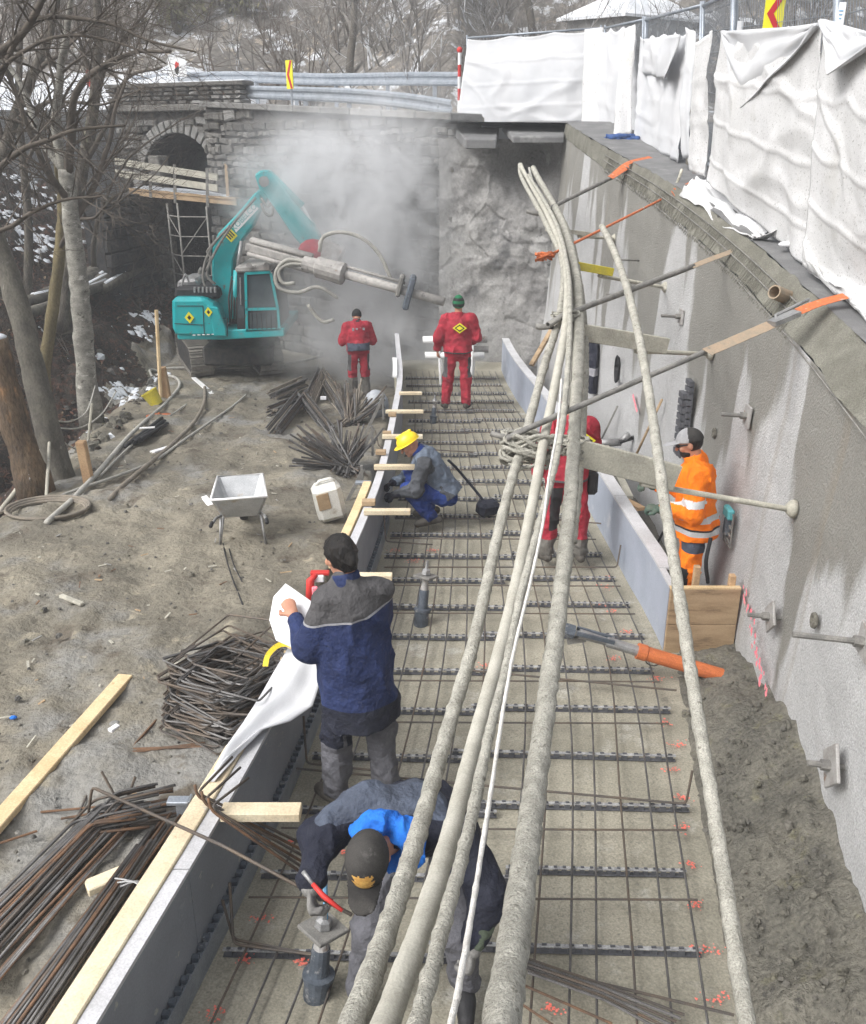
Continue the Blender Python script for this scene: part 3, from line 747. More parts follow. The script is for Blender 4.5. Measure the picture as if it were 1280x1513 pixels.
# ================================================================ LEFT FORMWORK
FH = .65
def ribbon(b, xf, o0, o1, z0, z1, Y0, Y1, n=8, mi=0):        # a board bent along the edge line xf(Y)
    vs = []; fs = []
    for i in range(n + 1):
        y = Y0 + (Y1 - Y0) * i / n; x = xf(y)
        vs += [(x + o0, y, z0), (x + o1, y, z0), (x + o1, y, z1), (x + o0, y, z1)]
    for i in range(n):
        a, c = 4 * i, 4 * (i + 1)
        for k in range(4): fs.append((a + k, a + (k + 1) % 4, c + (k + 1) % 4, c + k))
    fs.append((3, 2, 1, 0)); fs.append(tuple(4 * n + k for k in range(4)))
    return b.add(vs, fs, mi)
def sxl(Y): return smooth_tab(XL, Y)
def sxr(Y): return smooth_tab(XR, Y)
fw = thing('formwork_wall', 'long grey board formwork with white and timber top edge along the left of the floor', 'formwork', (-1.0, 6, 0))
segs = [1.0, 3.55, 6.05, 8.5, 10.9, 13.3, 15.6, 17.5]
for a, c in zip(segs[:-1], segs[1:]):
    b = MB(); ribbon(b, sxl, -.035, -.008, -.05, FH - .012, a + .003, c - .003); b.build('board', MT['formboard'], fw)
    b = MB(); ribbon(b, sxl, -.085, -.005, FH - .01, FH + .014, a + .004, c - .004); b.build('cap_strip', MT['formwhite'], fw)
    b = MB(); ribbon(b, sxl, -.075, -.04, -1.3, FH - .02, a, c); b.build('outer_board', MT['formboard'], fw)
b = MB(); ribbon(b, sxl, -.205, -.088, FH - .07, FH + .03, 1.0, 4.55); b.build('timber', MT['pine_pale'], fw, bevel=.006)
b = MB(); ribbon(b, sxl, -.16, -.095, FH - .05, FH + .045, 4.75, 5.75); b.build('timber', MT['pine'], fw, bevel=.006)
b = MB(); ribbon(b, sxl, -.21, -.12, FH - .12, FH - .02, 7.3, 9.3); b.build('timber', MT['pine'], fw, bevel=.006)
# toothed steel angle along the foot
b = MB(); ribbon(b, sxl, .03, .035, .0, .15, 1.0, 9.6, 30); ribbon(b, sxl, .0, .03, .135, .14, 1.0, 9.6, 30); b.build('toothed_strip', MT['galv'], fw)
b = MB()
for k in range(130):
    y = 1.2 + k * .065; b.box((sxl(y) + .012, y, .155), (.035, .03, .03))
b.build('strip_teeth', MT['casing'], fw)
# cross pieces of timber fixed over the edge
for (p0, p1, py, hgt) in [(328, 445, 1200, .055), (500, 580, 852, .05), (538, 607, 756, .05), (553, 620, 690, .05), (565, 625, 645, .045), (570, 626, 608, .04), (590, 624, 581, .04)]:
    a, c = G(p0, py, FH + .05), G(p1, py, FH + .05); c.y = a.y = (a.y + c.y) / 2
    b = MB(); b.beam(a, c, .10 if py > 1000 else .075, hgt); b.build('crosspiece', MT['pine_pale'], fw, bevel=.005)
# blocks and clamps sitting on the edge
for (px, py, s_) in [(545, 742, .09), (563, 668, .08), (572, 640, .07), (580, 612, .07)]:
    q = G(px, py, FH + .05); b = MB(); b.box(q, (s_ * 1.5, s_, .05)); b.build('block', MT['oldwood'], fw, bevel=.005)
b = MB(); ribbon(b, sxl, -.16, -.09, FH + .02, FH + .05, 13.9, 15.2, 3); b.build('timber', MT['white_paint'], fw)
# steel upright bracket at the board joint
q = G(272, 1205, FH - .1); b = MB()
b.box(q + Vector((0, 0, -.06)), (.07, .035, .34)); b.box(q + Vector((-.02, 0, .10)), (.12, .06, .025)); b.box(q + Vector((.04, .015, -.02)), (.015, .07, .26))
b.build('bracket', MT['galv'], fw, bevel=.004)
q = G(560, 752, .3); b = MB()
b.box(q + Vector((-.12, .1, .12)), (.06, .06, .30)); b.box(q + Vector((-.17, .1, .27)), (.17, .07, .03)); b.build('bracket', MT['galv'], fw, bevel=.004)
for (px, py) in ((553, 700), (566, 640), (580, 590), (560, 775)):
    q = G(px, py, FH - .1); b = MB(); b.box(q + Vector((-.14, 0, -.1)), (.03, .05, .40)); b.beam(q + Vector((-.12, 0, .06)), q + Vector((-.45, 0, -.6)), .04, .04); b.build('brace', MT['steel_dirty'], fw)

# ================================================================ RIGHT FORMWORK
fr = thing('curved_formwork', 'curved blue grey formwork board with white top edge in front of the wall trench', 'formwork', (1.9, 10, 0))
for a, c in zip([6.8, 8.9, 11.2, 13.5, 15.5], [8.9, 11.2, 13.5, 15.5, 17.3]):
    b = MB(); ribbon(b, sxr, 0, .03, -.06, .59, a + .003, c - .003); b.build('board', MT['formboard_blue'], fr)
    b = MB(); ribbon(b, sxr, -.004, .125, .592, .615, a + .004 + (.35 if a == 6.8 else 0), c - .004); b.build('cap_strip', MT['formwhite'], fr)
b = MB(); ribbon(b, sxr, -.003, .05, .592, .61, 6.8, 7.15, 3); b.build('cap_strip', MT['formwhite'], fr)
eb = thing('end_board', 'brown plank end board closing the trench between curved formwork and wall', 'formwork', (2.25, 6.8, 0))
xa, xb_ = sxr(6.8) + .0, wall_at(6.8, .5).x - .03
for z0, z1, mt in ((-.07, .27, 'oldwood'), (.275, .60, 'oldwood')):
    b = MB(); b.box(((xa + xb_) / 2, 6.77, (z0 + z1) / 2), (xb_ - xa, .035, z1 - z0)); b.build('plank', MT[mt], eb, bevel=.004)
b = MB(); b.box(((xa + xb_) / 2, 6.78, .608), (xb_ - xa, .05, .012)); b.build('top_edge', MT['pine'], eb)
b = MB(); b.box((xb_ - .06, 6.83, .50), (.05, .06, .40)); b.build('upright', MT['stake'], eb, bevel=.004)
b = MB(); b.box((xa + .27, 6.98, .50), (.05, .06, .42)); b.build('upright', MT['stake'], eb, bevel=.004)

# ================================================================ REINFORCEMENT MAT
mat_ = thing('rebar_mat', 'tied reinforcement mat of dark bars and spacer strips lying over the concrete floor', 'reinforcement', (.5, 8, 0))
NB = 15
for k in range(NB):
    t = (k + .6) / NB
    pts = []
    for y in np.linspace(1.2, 16.9, 34):
        a, c = sxl(y) + .12, sxr(y) - .12
        pts.append((a + (c - a) * t + .018 * float(vnoise(y * .6, k * 7.3, 0, 5)), y, .072 + .006 * float(vnoise(y, k * 3.1, 0, 6))))
    b = MB(); b.tube(pts, .0068, 6); b.build('long_bar', MT['rebar' if k % 3 == 0 else 'rebar_grey'], mat_, smooth=True)
def strip_mesh(L_):
    b = MB(); n = int(L_ / .05)
    b.box((L_ / 2, 0, .048), (L_, .022, .006), None, 1)
    b.box((L_ / 2, 0, .010), (L_, .03, .006), None, 0)
    for k in range(n):
        b.box(((k + .5) * .05, 0, .031), (.026, .02, .036), None, 0)
        b.box(((k + .5) * .05, 0, .058), (.018, .012, .006), None, 0)
    return b.mesh('spacer_strip', [MT['spacer_dark'], MT['spacer_pale']])
STRIP = strip_mesh(1.0)
y = 1.95; k = 0
while y < 16.8:
    a, c = sxl(y) + .08, sxr(y) - .10 + rng.uniform(-.08, .03)
    lap = rng.uniform(.40, .62); m1 = a + (c - a) * lap
    for (s_, e_, dy) in ((a, m1 + .06, 0), (m1 - .06, c, .035 + rng.uniform(-.01, .02))):
        rz = rng.uniform(-.012, .012) - .03
        piece('spacer_strip', STRIP, mat_, mat_.matrix_world.inverted() @ Matrix.Translation(Vector((s_, y + dy - (s_ - a) * .0, 0)) - mat_.location) @ Matrix.Rotation(rz, 4, 'Z') @ Matrix.Diagonal((e_ - s_, 1, 1, 1)))
    if k % 3 != 2:
        yb = y + .32; b = MB(); b.tube([(sxl(yb) + .1, yb, .088), (sxr(yb) - .14, yb - .02, .088)], .007, 5); b.build('cross_bar', MT['rebar'], mat_)
    y += .56; k += 1
def bent_bar(pts, r_=.008, mtn='rebar'):
    b = MB(); b.tube(spline_bend(pts), r_, 6); return b.build('bent_bar', MT[mtn], mat_)
def spline_bend(pts, rad=.035):                     # straight runs with tight bends
    P = [np.array(tuple(p), float) for p in pts]; o = [P[0]]
    for i in range(1, len(P) - 1):
        a, c = nrm(P[i-1] - P[i]), nrm(P[i+1] - P[i]); q0, q1 = P[i] + a * rad, P[i] + c * rad
        for t in (0, .33, .66, 1): o.append((1-t)**2 * q0 + 2*t*(1-t) * P[i] + t*t * q1)
    o.append(P[-1]); return o
for (p0, p1, side) in [((430, 1135), (1014, 1188), 1), ((345, 1388), (470, 1412), -1), ((568, 838), (912, 838), 1), ((690, 990), (1000, 1020), 0), ((770, 1425), (1085, 1500), 0), ((560, 660), (700, 668), -1), ((700, 760), (912, 775), 1)]:
    a, c = G(*p0, .1), G(*p1, .1); pts = [a, c]
    if side == 1: pts = [a, c, c + Vector((.03, .05, .22))]
    if side == -1: pts = [a + Vector((-.05, .05, .22)), a, c]
    bent_bar(pts)
for (px, py) in ((453, 1128), (345, 1395), (570, 800)):
    a = G(px, py, .1); bent_bar([a + Vector((-.02, .12, .3)), a + Vector((0, 0, 0)), a + Vector((.5, -.08, 0))])
# bundle of loose bars across the lower right
lb = thing('bar_bundle', 'small bundle of dark reinforcing bars lying across the mat by the thick hose', 'reinforcement', G(880, 1450, .1))
for k in range(6):
    a, c = G(765 + 3 * k, 1412 + 5 * k, .12 + .012 * (k % 3)), G(1012 - 6 * k, 1500 + 5 * k, .11 + .012 * (k % 2))
    b = MB(); b.tube([a, (a + c) / 2 + Vector((.01 * k, 0, .01)), c], .0075, 6); b.build('bar', MT['rebar_grey' if k % 2 else 'rebar'], lb)
for k, (p0, p1) in enumerate((((765, 1452), (905, 1513)), ((765, 1480), (840, 1530)))):
    a, c = G(*p0, .12), G(*p1, .1); b = MB(); b.tube([a, c], .007, 6); b.build('bar', MT['rebar_rust'], lb)
# sprayed marks on the concrete
pts = []
for (px, py, s_) in [(985, 1070, .035), (1002, 1102, .05), (990, 1140, .035), (1005, 1180, .035), (1012, 1226, .03), (1020, 1280, .03), (1030, 1340, .03), (1045, 1410, .055), (1060, 1480, .05), (388, 1360, .035), (362, 1420, .03), (445, 1425, .03), (322, 1500, .04), (440, 1245, .04), (505, 1260, .05), (610, 830, .05), (640, 815, .04), (970, 1005, .05), (905, 975, .04), (895, 870, .045), (890, 895, .035), (585, 815, .05), (820, 1495, .03), (925, 935, .03), (905, 905, .03), (900, 855, .025), (720, 985, .04)]:
    for k in range(26):
        q = G(px, py, .006); pts.append((q + Vector((rng.gauss(0, s_ * .85), rng.gauss(0, s_ * .5), 0)), Vector((0, 0, 1)), rng.uniform(.003, .010)))
o = paint('paint_mark', pts, None, 'spray', 5); tag(o, kind='stuff')

# ================================================================ ANCHOR HEADS STANDING IN THE FLOOR
def axis_M(a, c):
    d = (Vector(c) - Vector(a)); M = d.to_track_quat('Z', 'Y').to_matrix().to_4x4(); M.translation = Vector(a); return M, d.length
def anchor_head(name, lab, base, tip, s=1.0, plate_=True, casing_='casing'):
    base, tip = Vector(base), Vector(tip); t = thing(name, lab, 'anchor', base); M, l = axis_M(base, tip)
    b = MB(); b.lathe([(.075*s, -.05), (.075*s, l*.20), (.09*s, l*.21), (.09*s, l*.25), (.055*s, l*.26), (.05*s, l*.55)], 14, M); b.build('casing', MT[casing_], t, smooth=False)
    c = MB(); c.lathe([(.045*s, l*.55), (.035*s, l*.62), (.035*s, l*.74)], 12, M); c.build('sleeve', MT['plate'], t)
    if plate_:
        b = MB(); b.add([M @ Vector(q) for q in [(x*s, y*s, l*.76 + z*s) for z in (-.012, .012) for (x, y) in ((-.10, -.10), (.10, -.10), (.10, .10), (-.10, .10))]], [(0,3,2,1),(4,5,6,7),(0,1,5,4),(1,2,6,5),(2,3,7,6),(3,0,4,7)]); b.build('plate', MT['steel_dirty'], t, bevel=.004)
        d = MB(); d.lathe([(.05*s, l*.79), (.045*s, l*.86), (.02*s, l*.88), (.018*s, l)], 6, M); d.build('nut', MT['steel'], t)
    return t
a = G(468, 1470, 0); t = anchor_head('micropile_head', 'dark pile casing with square plate on top beside the crouching capped man', a, a + Vector((.06, .06, .52)), .92)
b = MB(); b.tube([a + Vector((.06, .05, .42)), a + Vector((.07, .08, .88))], .012, 8); b.build('tie_rod', MT['lightblue'], t)
a = G(622, 922, 0); anchor_head('micropile_head', 'dark pile casing standing alone in the mat right of the navy jacket man', a, a + Vector((.06, .10, .58)), .85)
a = G(640, 625, 0); anchor_head('micropile_head', 'small pile head in the mat at the feet of the green striped hat man', a, a + Vector((.03, .1, .42)), .7)
# inclined anchor with orange pipe sleeve
a, c = G(1045, 992, .12), G(835, 930, .42)
t = thing('inclined_anchor', 'inclined grey steel anchor with orange plastic pipe sleeve by the end board', 'anchor', a)
M, l = axis_M(a, c)
b = MB(); b.lathe([(.058, -.12), (.058, l*.42), (.066, l*.43), (.066, l*.49), (.05, l*.49)], 16, M); b.build('pipe_sleeve', MT['pvc_orange'], t, smooth=False)
b = MB(); b.lathe([(.042, l*.48), (.042, l*.70), (.032, l*.71), (.04, l*.90), (.022, l*.905), (.022, l*1.02)], 12, M); b.build('tendon', MT['steel'], t)
b = MB(); b.lathe([(.058, l*.935), (.058, l*1.0), (.04, l*1.04)], 8, M); b.build('anchor_block', MT['casing'], t)
b = MB()
for q in (-1, 1): b.beam(M @ Vector((q*.035, .03, l*.66)), M @ Vector((q*.045, .02, l*.92)), .02, .03)
b.build('wedge_bar', MT['casing'], t)
b = MB(); b.box(M @ Vector((-.02, -.07, l*.90)), (.035, .05, .15), M.to_3x3() @ Matrix.Rotation(.5, 3, 'X')); b.build('clamp_plate', MT['steel_dirty'], t)
b = MB(); b.tube([a + Vector((-.1, .02, 0)) + (c - a) * .28 + Vector((.07*math.cos(k), 0, .07*math.sin(k))) for k in np.linspace(0, 6.28, 14)], .005, 5); b.build('tie_wire', MT['rebar'], t)

# ================================================================ HOSES OVERHEAD
HD = [(240, 15.8), (260, 14.6), (320, 10.6), (380, 8.9), (450, 7.4), (560, 6.5), (650, 5.9), (740, 5.3), (900, 4.5), (1000, 4.05), (1100, 3.6), (1290, 2.75), (1450, 2.15), (1600, 1.75), (1750, 1.5)]
def hd(py, k=1.0): return lerp_tab(HD, py) * k
def hose(name, lab, pts, r_, matn='crust', k=1.0, lump=.16, lsc=26, n=12, step=.03, group=None, cat='hose'):
    Q = [D(px, py, hd(py, k)) for px, py in pts]; P = spline(([Q[0] + (Q[0] - Q[1]).normalized() * 2.2] if pts[0][1] > 1500 else []) + Q, step)      # carried on past the photographer
    b = MB(); b.tube(P, r_, n, lump=lump, lsc=lsc, seed=len(name) + int(pts[0][0])); o = b.build(name, MT[matn], smooth=True)
    return tag(o, lab, cat, group)
OH = 'crusted hoses hanging over the reinforcement'
hose('concrete_hose', 'rough crusted hose, leftmost of the overhead bundle, passing the capped man on the right', [(455, 1640), (520, 1513), (600, 1290), (660, 1085), (702, 940), (748, 740), (778, 640), (803, 545), (828, 460), (831, 385), (803, 322), (771, 262), (768, 243)], .030, 'crust', 1.0, .16, 50, group=OH)
hose('concrete_hose', 'smooth pale overhead hose running close beside the rough leftmost one', [(508, 1640), (570, 1513), (655, 1270), (703, 1090), (752, 910), (786, 750), (803, 655), (822, 560), (838, 460), (834, 380), (810, 318), (775, 255), (770, 243)], .031, 'crust_smooth', .97, .07, 22, group=OH)
hose('concrete_hose', 'thickest lumpy overhead hose, reaching the bottom edge at the middle of the floor', [(728, 1640), (745, 1490), (775, 1280), (802, 1080), (826, 900), (843, 740), (850, 620), (856, 490), (850, 400), (829, 325), (795, 262), (788, 248)], .041, 'crust', .98, .15, 44, n=16, group=OH)
hose('concrete_hose', 'thin lumpy overhead hose bending left of the white rope', [(590, 1640), (618, 1513), (655, 1370), (692, 1230), (722, 1090), (748, 985), (772, 870), (800, 765), (826, 660), (838, 560), (842, 470), (838, 390), (818, 322), (781, 258)], .020, 'crust', .93, .22, 40, n=8, group=OH)
hose('concrete_hose', 'short thin crusted hose hugging the right side of the thickest hose', [(848, 800), (858, 700), (864, 600), (866, 500), (856, 405), (838, 335), (800, 270), (792, 250)], .020, 'crust', 1.03, .2, 36, n=8, group=OH)
hose('concrete_hose', 'bare grey cable between the two upper overhead hoses', [(838, 600), (846, 500), (843, 420), (828, 345), (790, 275), (782, 248)], .02, 'hose_grey', .99, .06, 30, n=8, group=OH)
hose('white_rope', 'thin white rope hanging down in front of the overhead hoses', [(655, 1560), (676, 1470), (702, 1320), (727, 1160), (742, 1060), (760, 960), (784, 860), (803, 770), (812, 700), (824, 630), (830, 560)], .0075, 'rope', .88, .2, 60, n=6, step=.03, cat='rope')
# separate long hose hung along the wall
RD = [(300, 9.6), (450, 6.9), (700, 4.9), (1000, 4.1), (1200, 3.55), (1513, 2.85), (1700, 2.6)]
P = spline([Vector((1.15, -.4, 2.2))] + [D(px, py, lerp_tab(RD, py)) for px, py in [(1130, 1640), (1104, 1513), (1060, 1230), (1030, 1050), (1004, 880), (985, 760), (975, 690), (962, 600), (945, 500), (925, 420), (905, 365), (890, 335)]], .03)
b = MB(); b.tube(P, np.interp(np.arange(len(P)), [0, len(P)], [.027, .031]), 12, lump=.14, lsc=46, seed=9); tag(b.build('concrete_hose', MT['crust'], smooth=True), 'single crusted hose hanging apart from the bundle, nearer the wall', 'hose', OH)
# knots of wire and crust where the bundle is tied up
def knot(lab, px, py, dep, rad, sx=.1, sy=.09):
    t = thing('hose_lashing', lab, 'lashing', D(px, py, dep)); c0 = D(px, py, dep); rr = random.Random(px); b = MB()
    for k in range(12):
        a0 = rr.uniform(0, 6.28); pts = []
        for s_ in range(9):
            a = a0 + s_ * .75; pts.append(c0 + Vector((math.cos(a) * sx * rr.uniform(.7, 1.15), math.sin(a) * .07 * rr.uniform(.6, 1.1), math.sin(a * .7 + k) * sy * rr.uniform(.5, 1.1))))
        b.tube(spline(pts, .02), rad * rr.uniform(.6, 1.2), 6, lump=.35, lsc=60, seed=k)
    b.build('wire_loops', MT['crust'], t, smooth=True)
    return t
t = knot('crusted tangle of wire tying the two left hoses under the long pole', 780, 665, 5.75, .012, .17, .11)
knot('crusted wire tie round the thick hose above the wide timber', 850, 660, 5.78, .008, .085, .06)
knot('crusted wire tie round the hoses at the second pole', 835, 468, 7.1, .008, .1, .05)

# ================================================================ HANGERS: POLES, STRAPS, STRUTS
def strap(b, pts, w_=.05, th=.004):
    P = spline(pts, .05)
    for i in range(len(P) - 1): b.beam(P[i], P[i + 1], w_, th, up=(0.2, -.3, 1))
def we(Y, dx=0, dz=0): return Vector((wt(Y) + chw(Y) + dx, Y, roadz(Y) + dz))
def ppt(px, py, dep): return D(px, py, dep)
# 1 far pole
t = thing('hanger_pole', 'farthest grey pole tied to the road edge by a frayed orange strap', 'pole', ppt(850, 288, 11.5))
b = MB(); b.tube(spline([ppt(778, 312, 10.9), ppt(800, 316, 10.9), ppt(812, 308, 11), ppt(905, 262, 12.5)], .1), .026, 8, lump=.1, lsc=20); b.build('pole', MT['steel_dirty'], t, smooth=True)
b = MB(); strap(b, [ppt(902, 262, 12.4), ppt(925, 248, 12.5), ppt(945, 240, 12.6), ppt(970, 234, 12.8)], .10); strap(b, [ppt(908, 256, 12.3), ppt(930, 240, 12.4), ppt(962, 232, 12.7)], .07); b.build('strap', MT['strap_orange'], t)
# 2 orange rope
t = thing('hanger_rope', 'taut orange rope from the hose bundle up to the road edge', 'rope', ppt(890, 335, 10.2))
b = MB(); b.tube(spline([ppt(796, 380, 8.9), ppt(812, 377, 8.9), ppt(985, 291, 11.2)], .1), .014, 7); b.build('rope', MT['strap_orange'], t, smooth=True)
b = MB()
for k in range(9):
    c0 = ppt(806, 379, 8.85); b.tube([c0 + Vector((rng.uniform(-.1, .1), rng.uniform(-.04, .04), rng.uniform(-.05, .05))) for _ in range(4)], .011, 5)
b.build('rope_knot', MT['strap_orange'], t, smooth=True)
b = MB(); b.tube([ppt(985, 291, 11.2), ppt(996, 282, 11.1), ppt(1004, 262, 11), ppt(1008, 250, 11)], .018, 7); b.build('stake', MT['greywood'], t)
b = MB(); strap(b, [ppt(997, 283, 10.9), ppt(1008, 298, 10.6), ppt(1016, 306, 10.5)], .09); strap(b, [ppt(998, 280, 10.8), ppt(1014, 274, 10.9), ppt(1030, 266, 11)], .06); b.build('strap', MT['strap_orange'], t)
# 3 middle pole
t = thing('hanger_pole', 'middle grey pole slanting from the hoses up to the red ratchet on the coping', 'pole', ppt(950, 425, 8))
b = MB(); b.tube(spline([ppt(792, 482, 7), ppt(815, 482, 7), ppt(832, 467, 7.05), ppt(1025, 393, 8.3)], .1), .024, 8, lump=.1, lsc=20); b.build('pole', MT['steel_dirty'], t, smooth=True)
b = MB(); strap(b, [ppt(1022, 394, 8.25), ppt(1055, 381, 8.5), ppt(1085, 370, 8.7), ppt(1100, 362, 8.8)], .06); b.build('strap', MT['strap_dirty'], t)
b = MB(); b.box(ppt(1101, 374, 8.75), (.13, .12, .12)); b.build('ratchet', MT['strap_orange'], t, bevel=.02)
b = MB(); strap(b, [ppt(1098, 364, 8.7), ppt(1130, 350, 8.4), ppt(1165, 330, 8.2)], .14); b.build('sheet_tail', MT['cloth_dirty'], t)
# 4 near pole
t = thing('hanger_pole', 'longest pole from the wire tangle to the brown strap and steel buckle', 'pole', ppt(900, 590, 5.8))
b = MB(); b.tube(spline([ppt(725, 640, 5.7), ppt(752, 646, 5.7), ppt(778, 634, 5.7), ppt(1048, 517, 6.2)], .1), .019, 8, lump=.1, lsc=24); b.build('pole', MT['steel_dirty'], t, smooth=True)
b = MB(); strap(b, [ppt(1045, 520, 6.15), ppt(1085, 503, 6.3), ppt(1150, 475, 6.5)], .085); b.build('strap', MT['strap_dirty'], t)
b = MB(); b.tube([ppt(1150, 478, 6.45), ppt(1200, 452, 6.55), ppt(1196, 442, 6.6), ppt(1146, 466, 6.5), ppt(1150, 478, 6.45)], .012, 6); b.beam(ppt(1140, 478, 6.45), ppt(1178, 462, 6.5), .09, .035); b.build('buckle', MT['steel'], t)
b = MB(); strap(b, [ppt(1180, 460, 6.5), ppt(1210, 448, 6.55), ppt(1250, 437, 6.6)], .075); b.build('strap', MT['strap_orange'], t)
# struts on rods sticking out of the wall
def strut(lab, p0, p1, d0, d1, w_, h_, matn, rod_to=None, rod_d=None):
    a, c = ppt(*p0, d0), ppt(*p1, d1); t = thing('hose_support', lab, 'support', (a + c) / 2)
    b = MB(); b.beam(a, c, w_, h_); b.build('timber', MT[matn], t, bevel=.004)
    if rod_to:
        q = GW(*rod_to); b = MB(); b.tube([c + (a - c) * .35 - Vector((0, 0, h_ / 2 + .015)), q - Vector((.05, 0, 0)), q + Vector((.05, 0, 0))], .02, 8, lump=.1, lsc=30); b.lathe([(.07, 0), (.06, .03), (.03, .06)], 10, Matrix.Translation(q) @ Vector((-1, 0, .1)).to_track_quat('Z', 'Y').to_matrix().to_4x4()); b.build('rod', MT['greywood'], t, smooth=True)
    return t
strut('farthest thin support bar under the hoses near the far corner', (808, 338), (880, 347), 10.6, 11, .05, .05, 'greywood', (910, 352))
strut('yellow edged timber support under the hoses, second from the far end', (850, 392), (905, 402), 8.9, 9.1, .05, .08, 'bucket', (985, 424))
strut('flat grey timber support above the dark hanging jacket', (855, 490), (985, 511), 7.2, 7.5, .06, .13, 'greywood', (1052, 523))
strut('widest pale timber support in front of the red and orange workers', (852, 668), (1000, 706), 5.75, 5.95, .045, .17, 'greywood', (1174, 752))
# small nails and rods on the wall
for (px, py, l, lab) in [(945, 385, .35, 'thin bare rod on the wall below the orange rope'), (922, 436, .25, 'short bare rod on the wall above the hanging jacket'), (870, 640, .2, 'short rod low on the wall beside the red worker'), (1010, 520, .25, 'thin rod below the timber support end on the wall')]:
    q = GW(px, py); o = MB().tube([q + Vector((.04, 0, 0)), q - Vector((l, .05, -.02))], .012, 7).build('wall_rod', MT['steel_dirty'], smooth=True); tag(o, lab, 'rod', 'bare rods in the sprayed wall')

# ================================================================ THINGS HANGING ON OR LEANING AT THE WALL
# dark jacket
q = GW(887, 506); t = thing('hanging_jacket', 'dark navy jacket with a pale band hanging on the grey wall', 'jacket', q)
P = []
for s_ in np.linspace(0, 1, 26):
    row = []
    for a in np.linspace(0, 2 * math.pi, 19):
        ww_ = (.07 + .09 * min(1, s_ * 3)) * (1 - .12 * max(0, s_ - .8) * 5); f_ = 1 + .12 * math.sin(a * 5 + s_ * 6)
        row.append((q.x - .09 + math.cos(a) * .075 * f_, q.y + math.sin(a) * ww_ * f_ - .06 * s_, q.z - .74 * s_))
    P.append(row)
g = MB(); g.grid(np.array(P)); g.m = [1 if .46 < (i // 18) / 25 < .62 else 0 for i in range(len(g.f))]
g.build('cloth', [MT['navy_dark'], MT['hem_grey']], t, smooth=True)
b = MB(); b.tube([q + Vector((.03, 0, .03)), q + Vector((-.10, 0, .03))], .012, 6); b.build('hook', MT['steel'], t)
# dark plastic spacer grids hung together
q = GW(1030, 562); t = thing('spacer_stack', 'stack of dark perforated plastic spacers hanging on the wall above the orange jacket man', 'spacers', q)
for k, (dy, dz, l) in enumerate(((0, 0, .62), (.03, -.14, .70))):
    for s_ in (-1, 0, 1):
        b = MB()
        for j in range(9): b.box(q + Vector((-.07 - .05 * k, dy + s_ * .055, dz - j * l / 9 - .02)), (.05, .05, l / 9 * .72))
        b.box(q + Vector((-.05 - .05 * k, dy + s_ * .055, dz - l / 2)), (.02, .035, l)); b.build('spacer', MT['spacer_dark'], t)
# coil of cable
q = GW(920, 540); b = MB()
for k in range(4):
    b.tube([q + Vector((-.05 - .01 * k, math.cos(a) * (.09 + .012 * k), math.sin(a) * (.16 + .01 * k) - .05)) for a in np.linspace(0, 6.28, 18)], .008, 5)
tag(b.build('cable_coil', MT['black'], smooth=True), 'dark coil of cable hung on the wall beside the hanging jacket', 'cable')
# tools leaning along the foot of the wall
for (p0, p1, rr_, mtn, lab) in [((985, 590), (972, 660), .016, 'oldwood', 'dark tool handle leaning on the wall behind the single hose'), ((918, 600), (905, 660), .014, 'steel_dirty', 'thin steel bar leaning on the wall left of the single hose'), ((1000, 760), (985, 830), .014, 'black', 'black bar leaning on the wall behind the orange trousers')]:
    a = GW(*p0); c = GW(*p1); o = MB().tube([a - Vector((.05, 0, 0)), c - Vector((.25, 0, .1))], rr_, 7).build('leaning_tool', MT[mtn], smooth=True); tag(o, lab, 'tool')
t = thing('angle_grinder', 'grey power tool lying in the trench behind the red harness worker', 'tool', A(905, 655, 11.6))
q = A(905, 655, 11.6); b = MB(); b.tube([q + Vector((-.2, 0, 0)), q + Vector((.12, .05, 0))], [.06, .05], 10); b.tube([q + Vector((.1, .05, 0)), q + Vector((.22, .02, .12))], .04, 8); b.build('body', MT['steel'], t, smooth=True)
b = MB(); b.tube([q + Vector((.1, 0, .02)), q + Vector((.3, .1, .05))], .03, 8); b.build('handle', MT['black'], t, smooth=True)
q = GW(1088, 765); t = thing('ratchet_tensioner', 'teal headed wire frame tool hanging on the wall right of the orange jacket man', 'tool', q); b = MB()
fr_ = [(-.06, .10, .06), (-.06, -.10, .06), (-.06, -.12, -.24), (-.06, .08, -.24)]
for i in range(4): b.tube([q + Vector(fr_[i]), q + Vector(fr_[(i + 1) % 4])], .007, 5)
for z in (-.05, -.12, -.18): b.tube([q + Vector((-.06, .09, z)), q + Vector((-.06, -.1, z - .02))], .012, 6)
b.build('wire_frame', MT['steel_dirty'], t); b = MB(); b.box(q + Vector((-.07, 0, .05)), (.06, .16, .10)); b.build('head', MT['teal_tool'], t, bevel=.015)
b = MB(); b.box(q + Vector((-.07, 0, -.08)), (.05, .07, .16)); b.build('body', MT['casing'], t, bevel=.01)
# planks and clutter in the trench
for (p0, p1, Y0, Y1, mtn, lab) in [((895, 660), (930, 735), 11.5, 9.6, 'greywood', 'short grey plank lying in the trench behind the curved formwork'), ((925, 740), (948, 752), 9.2, 8.9, 'stake', 'stub of brown timber in the trench by the orange jacket man')]:
    a, c = A(*p0, Y0), A(*p1, Y1); o = MB().beam(a, c, .09, .04).build('plank', MT[mtn], bevel=.004); tag(o, lab, 'plank')

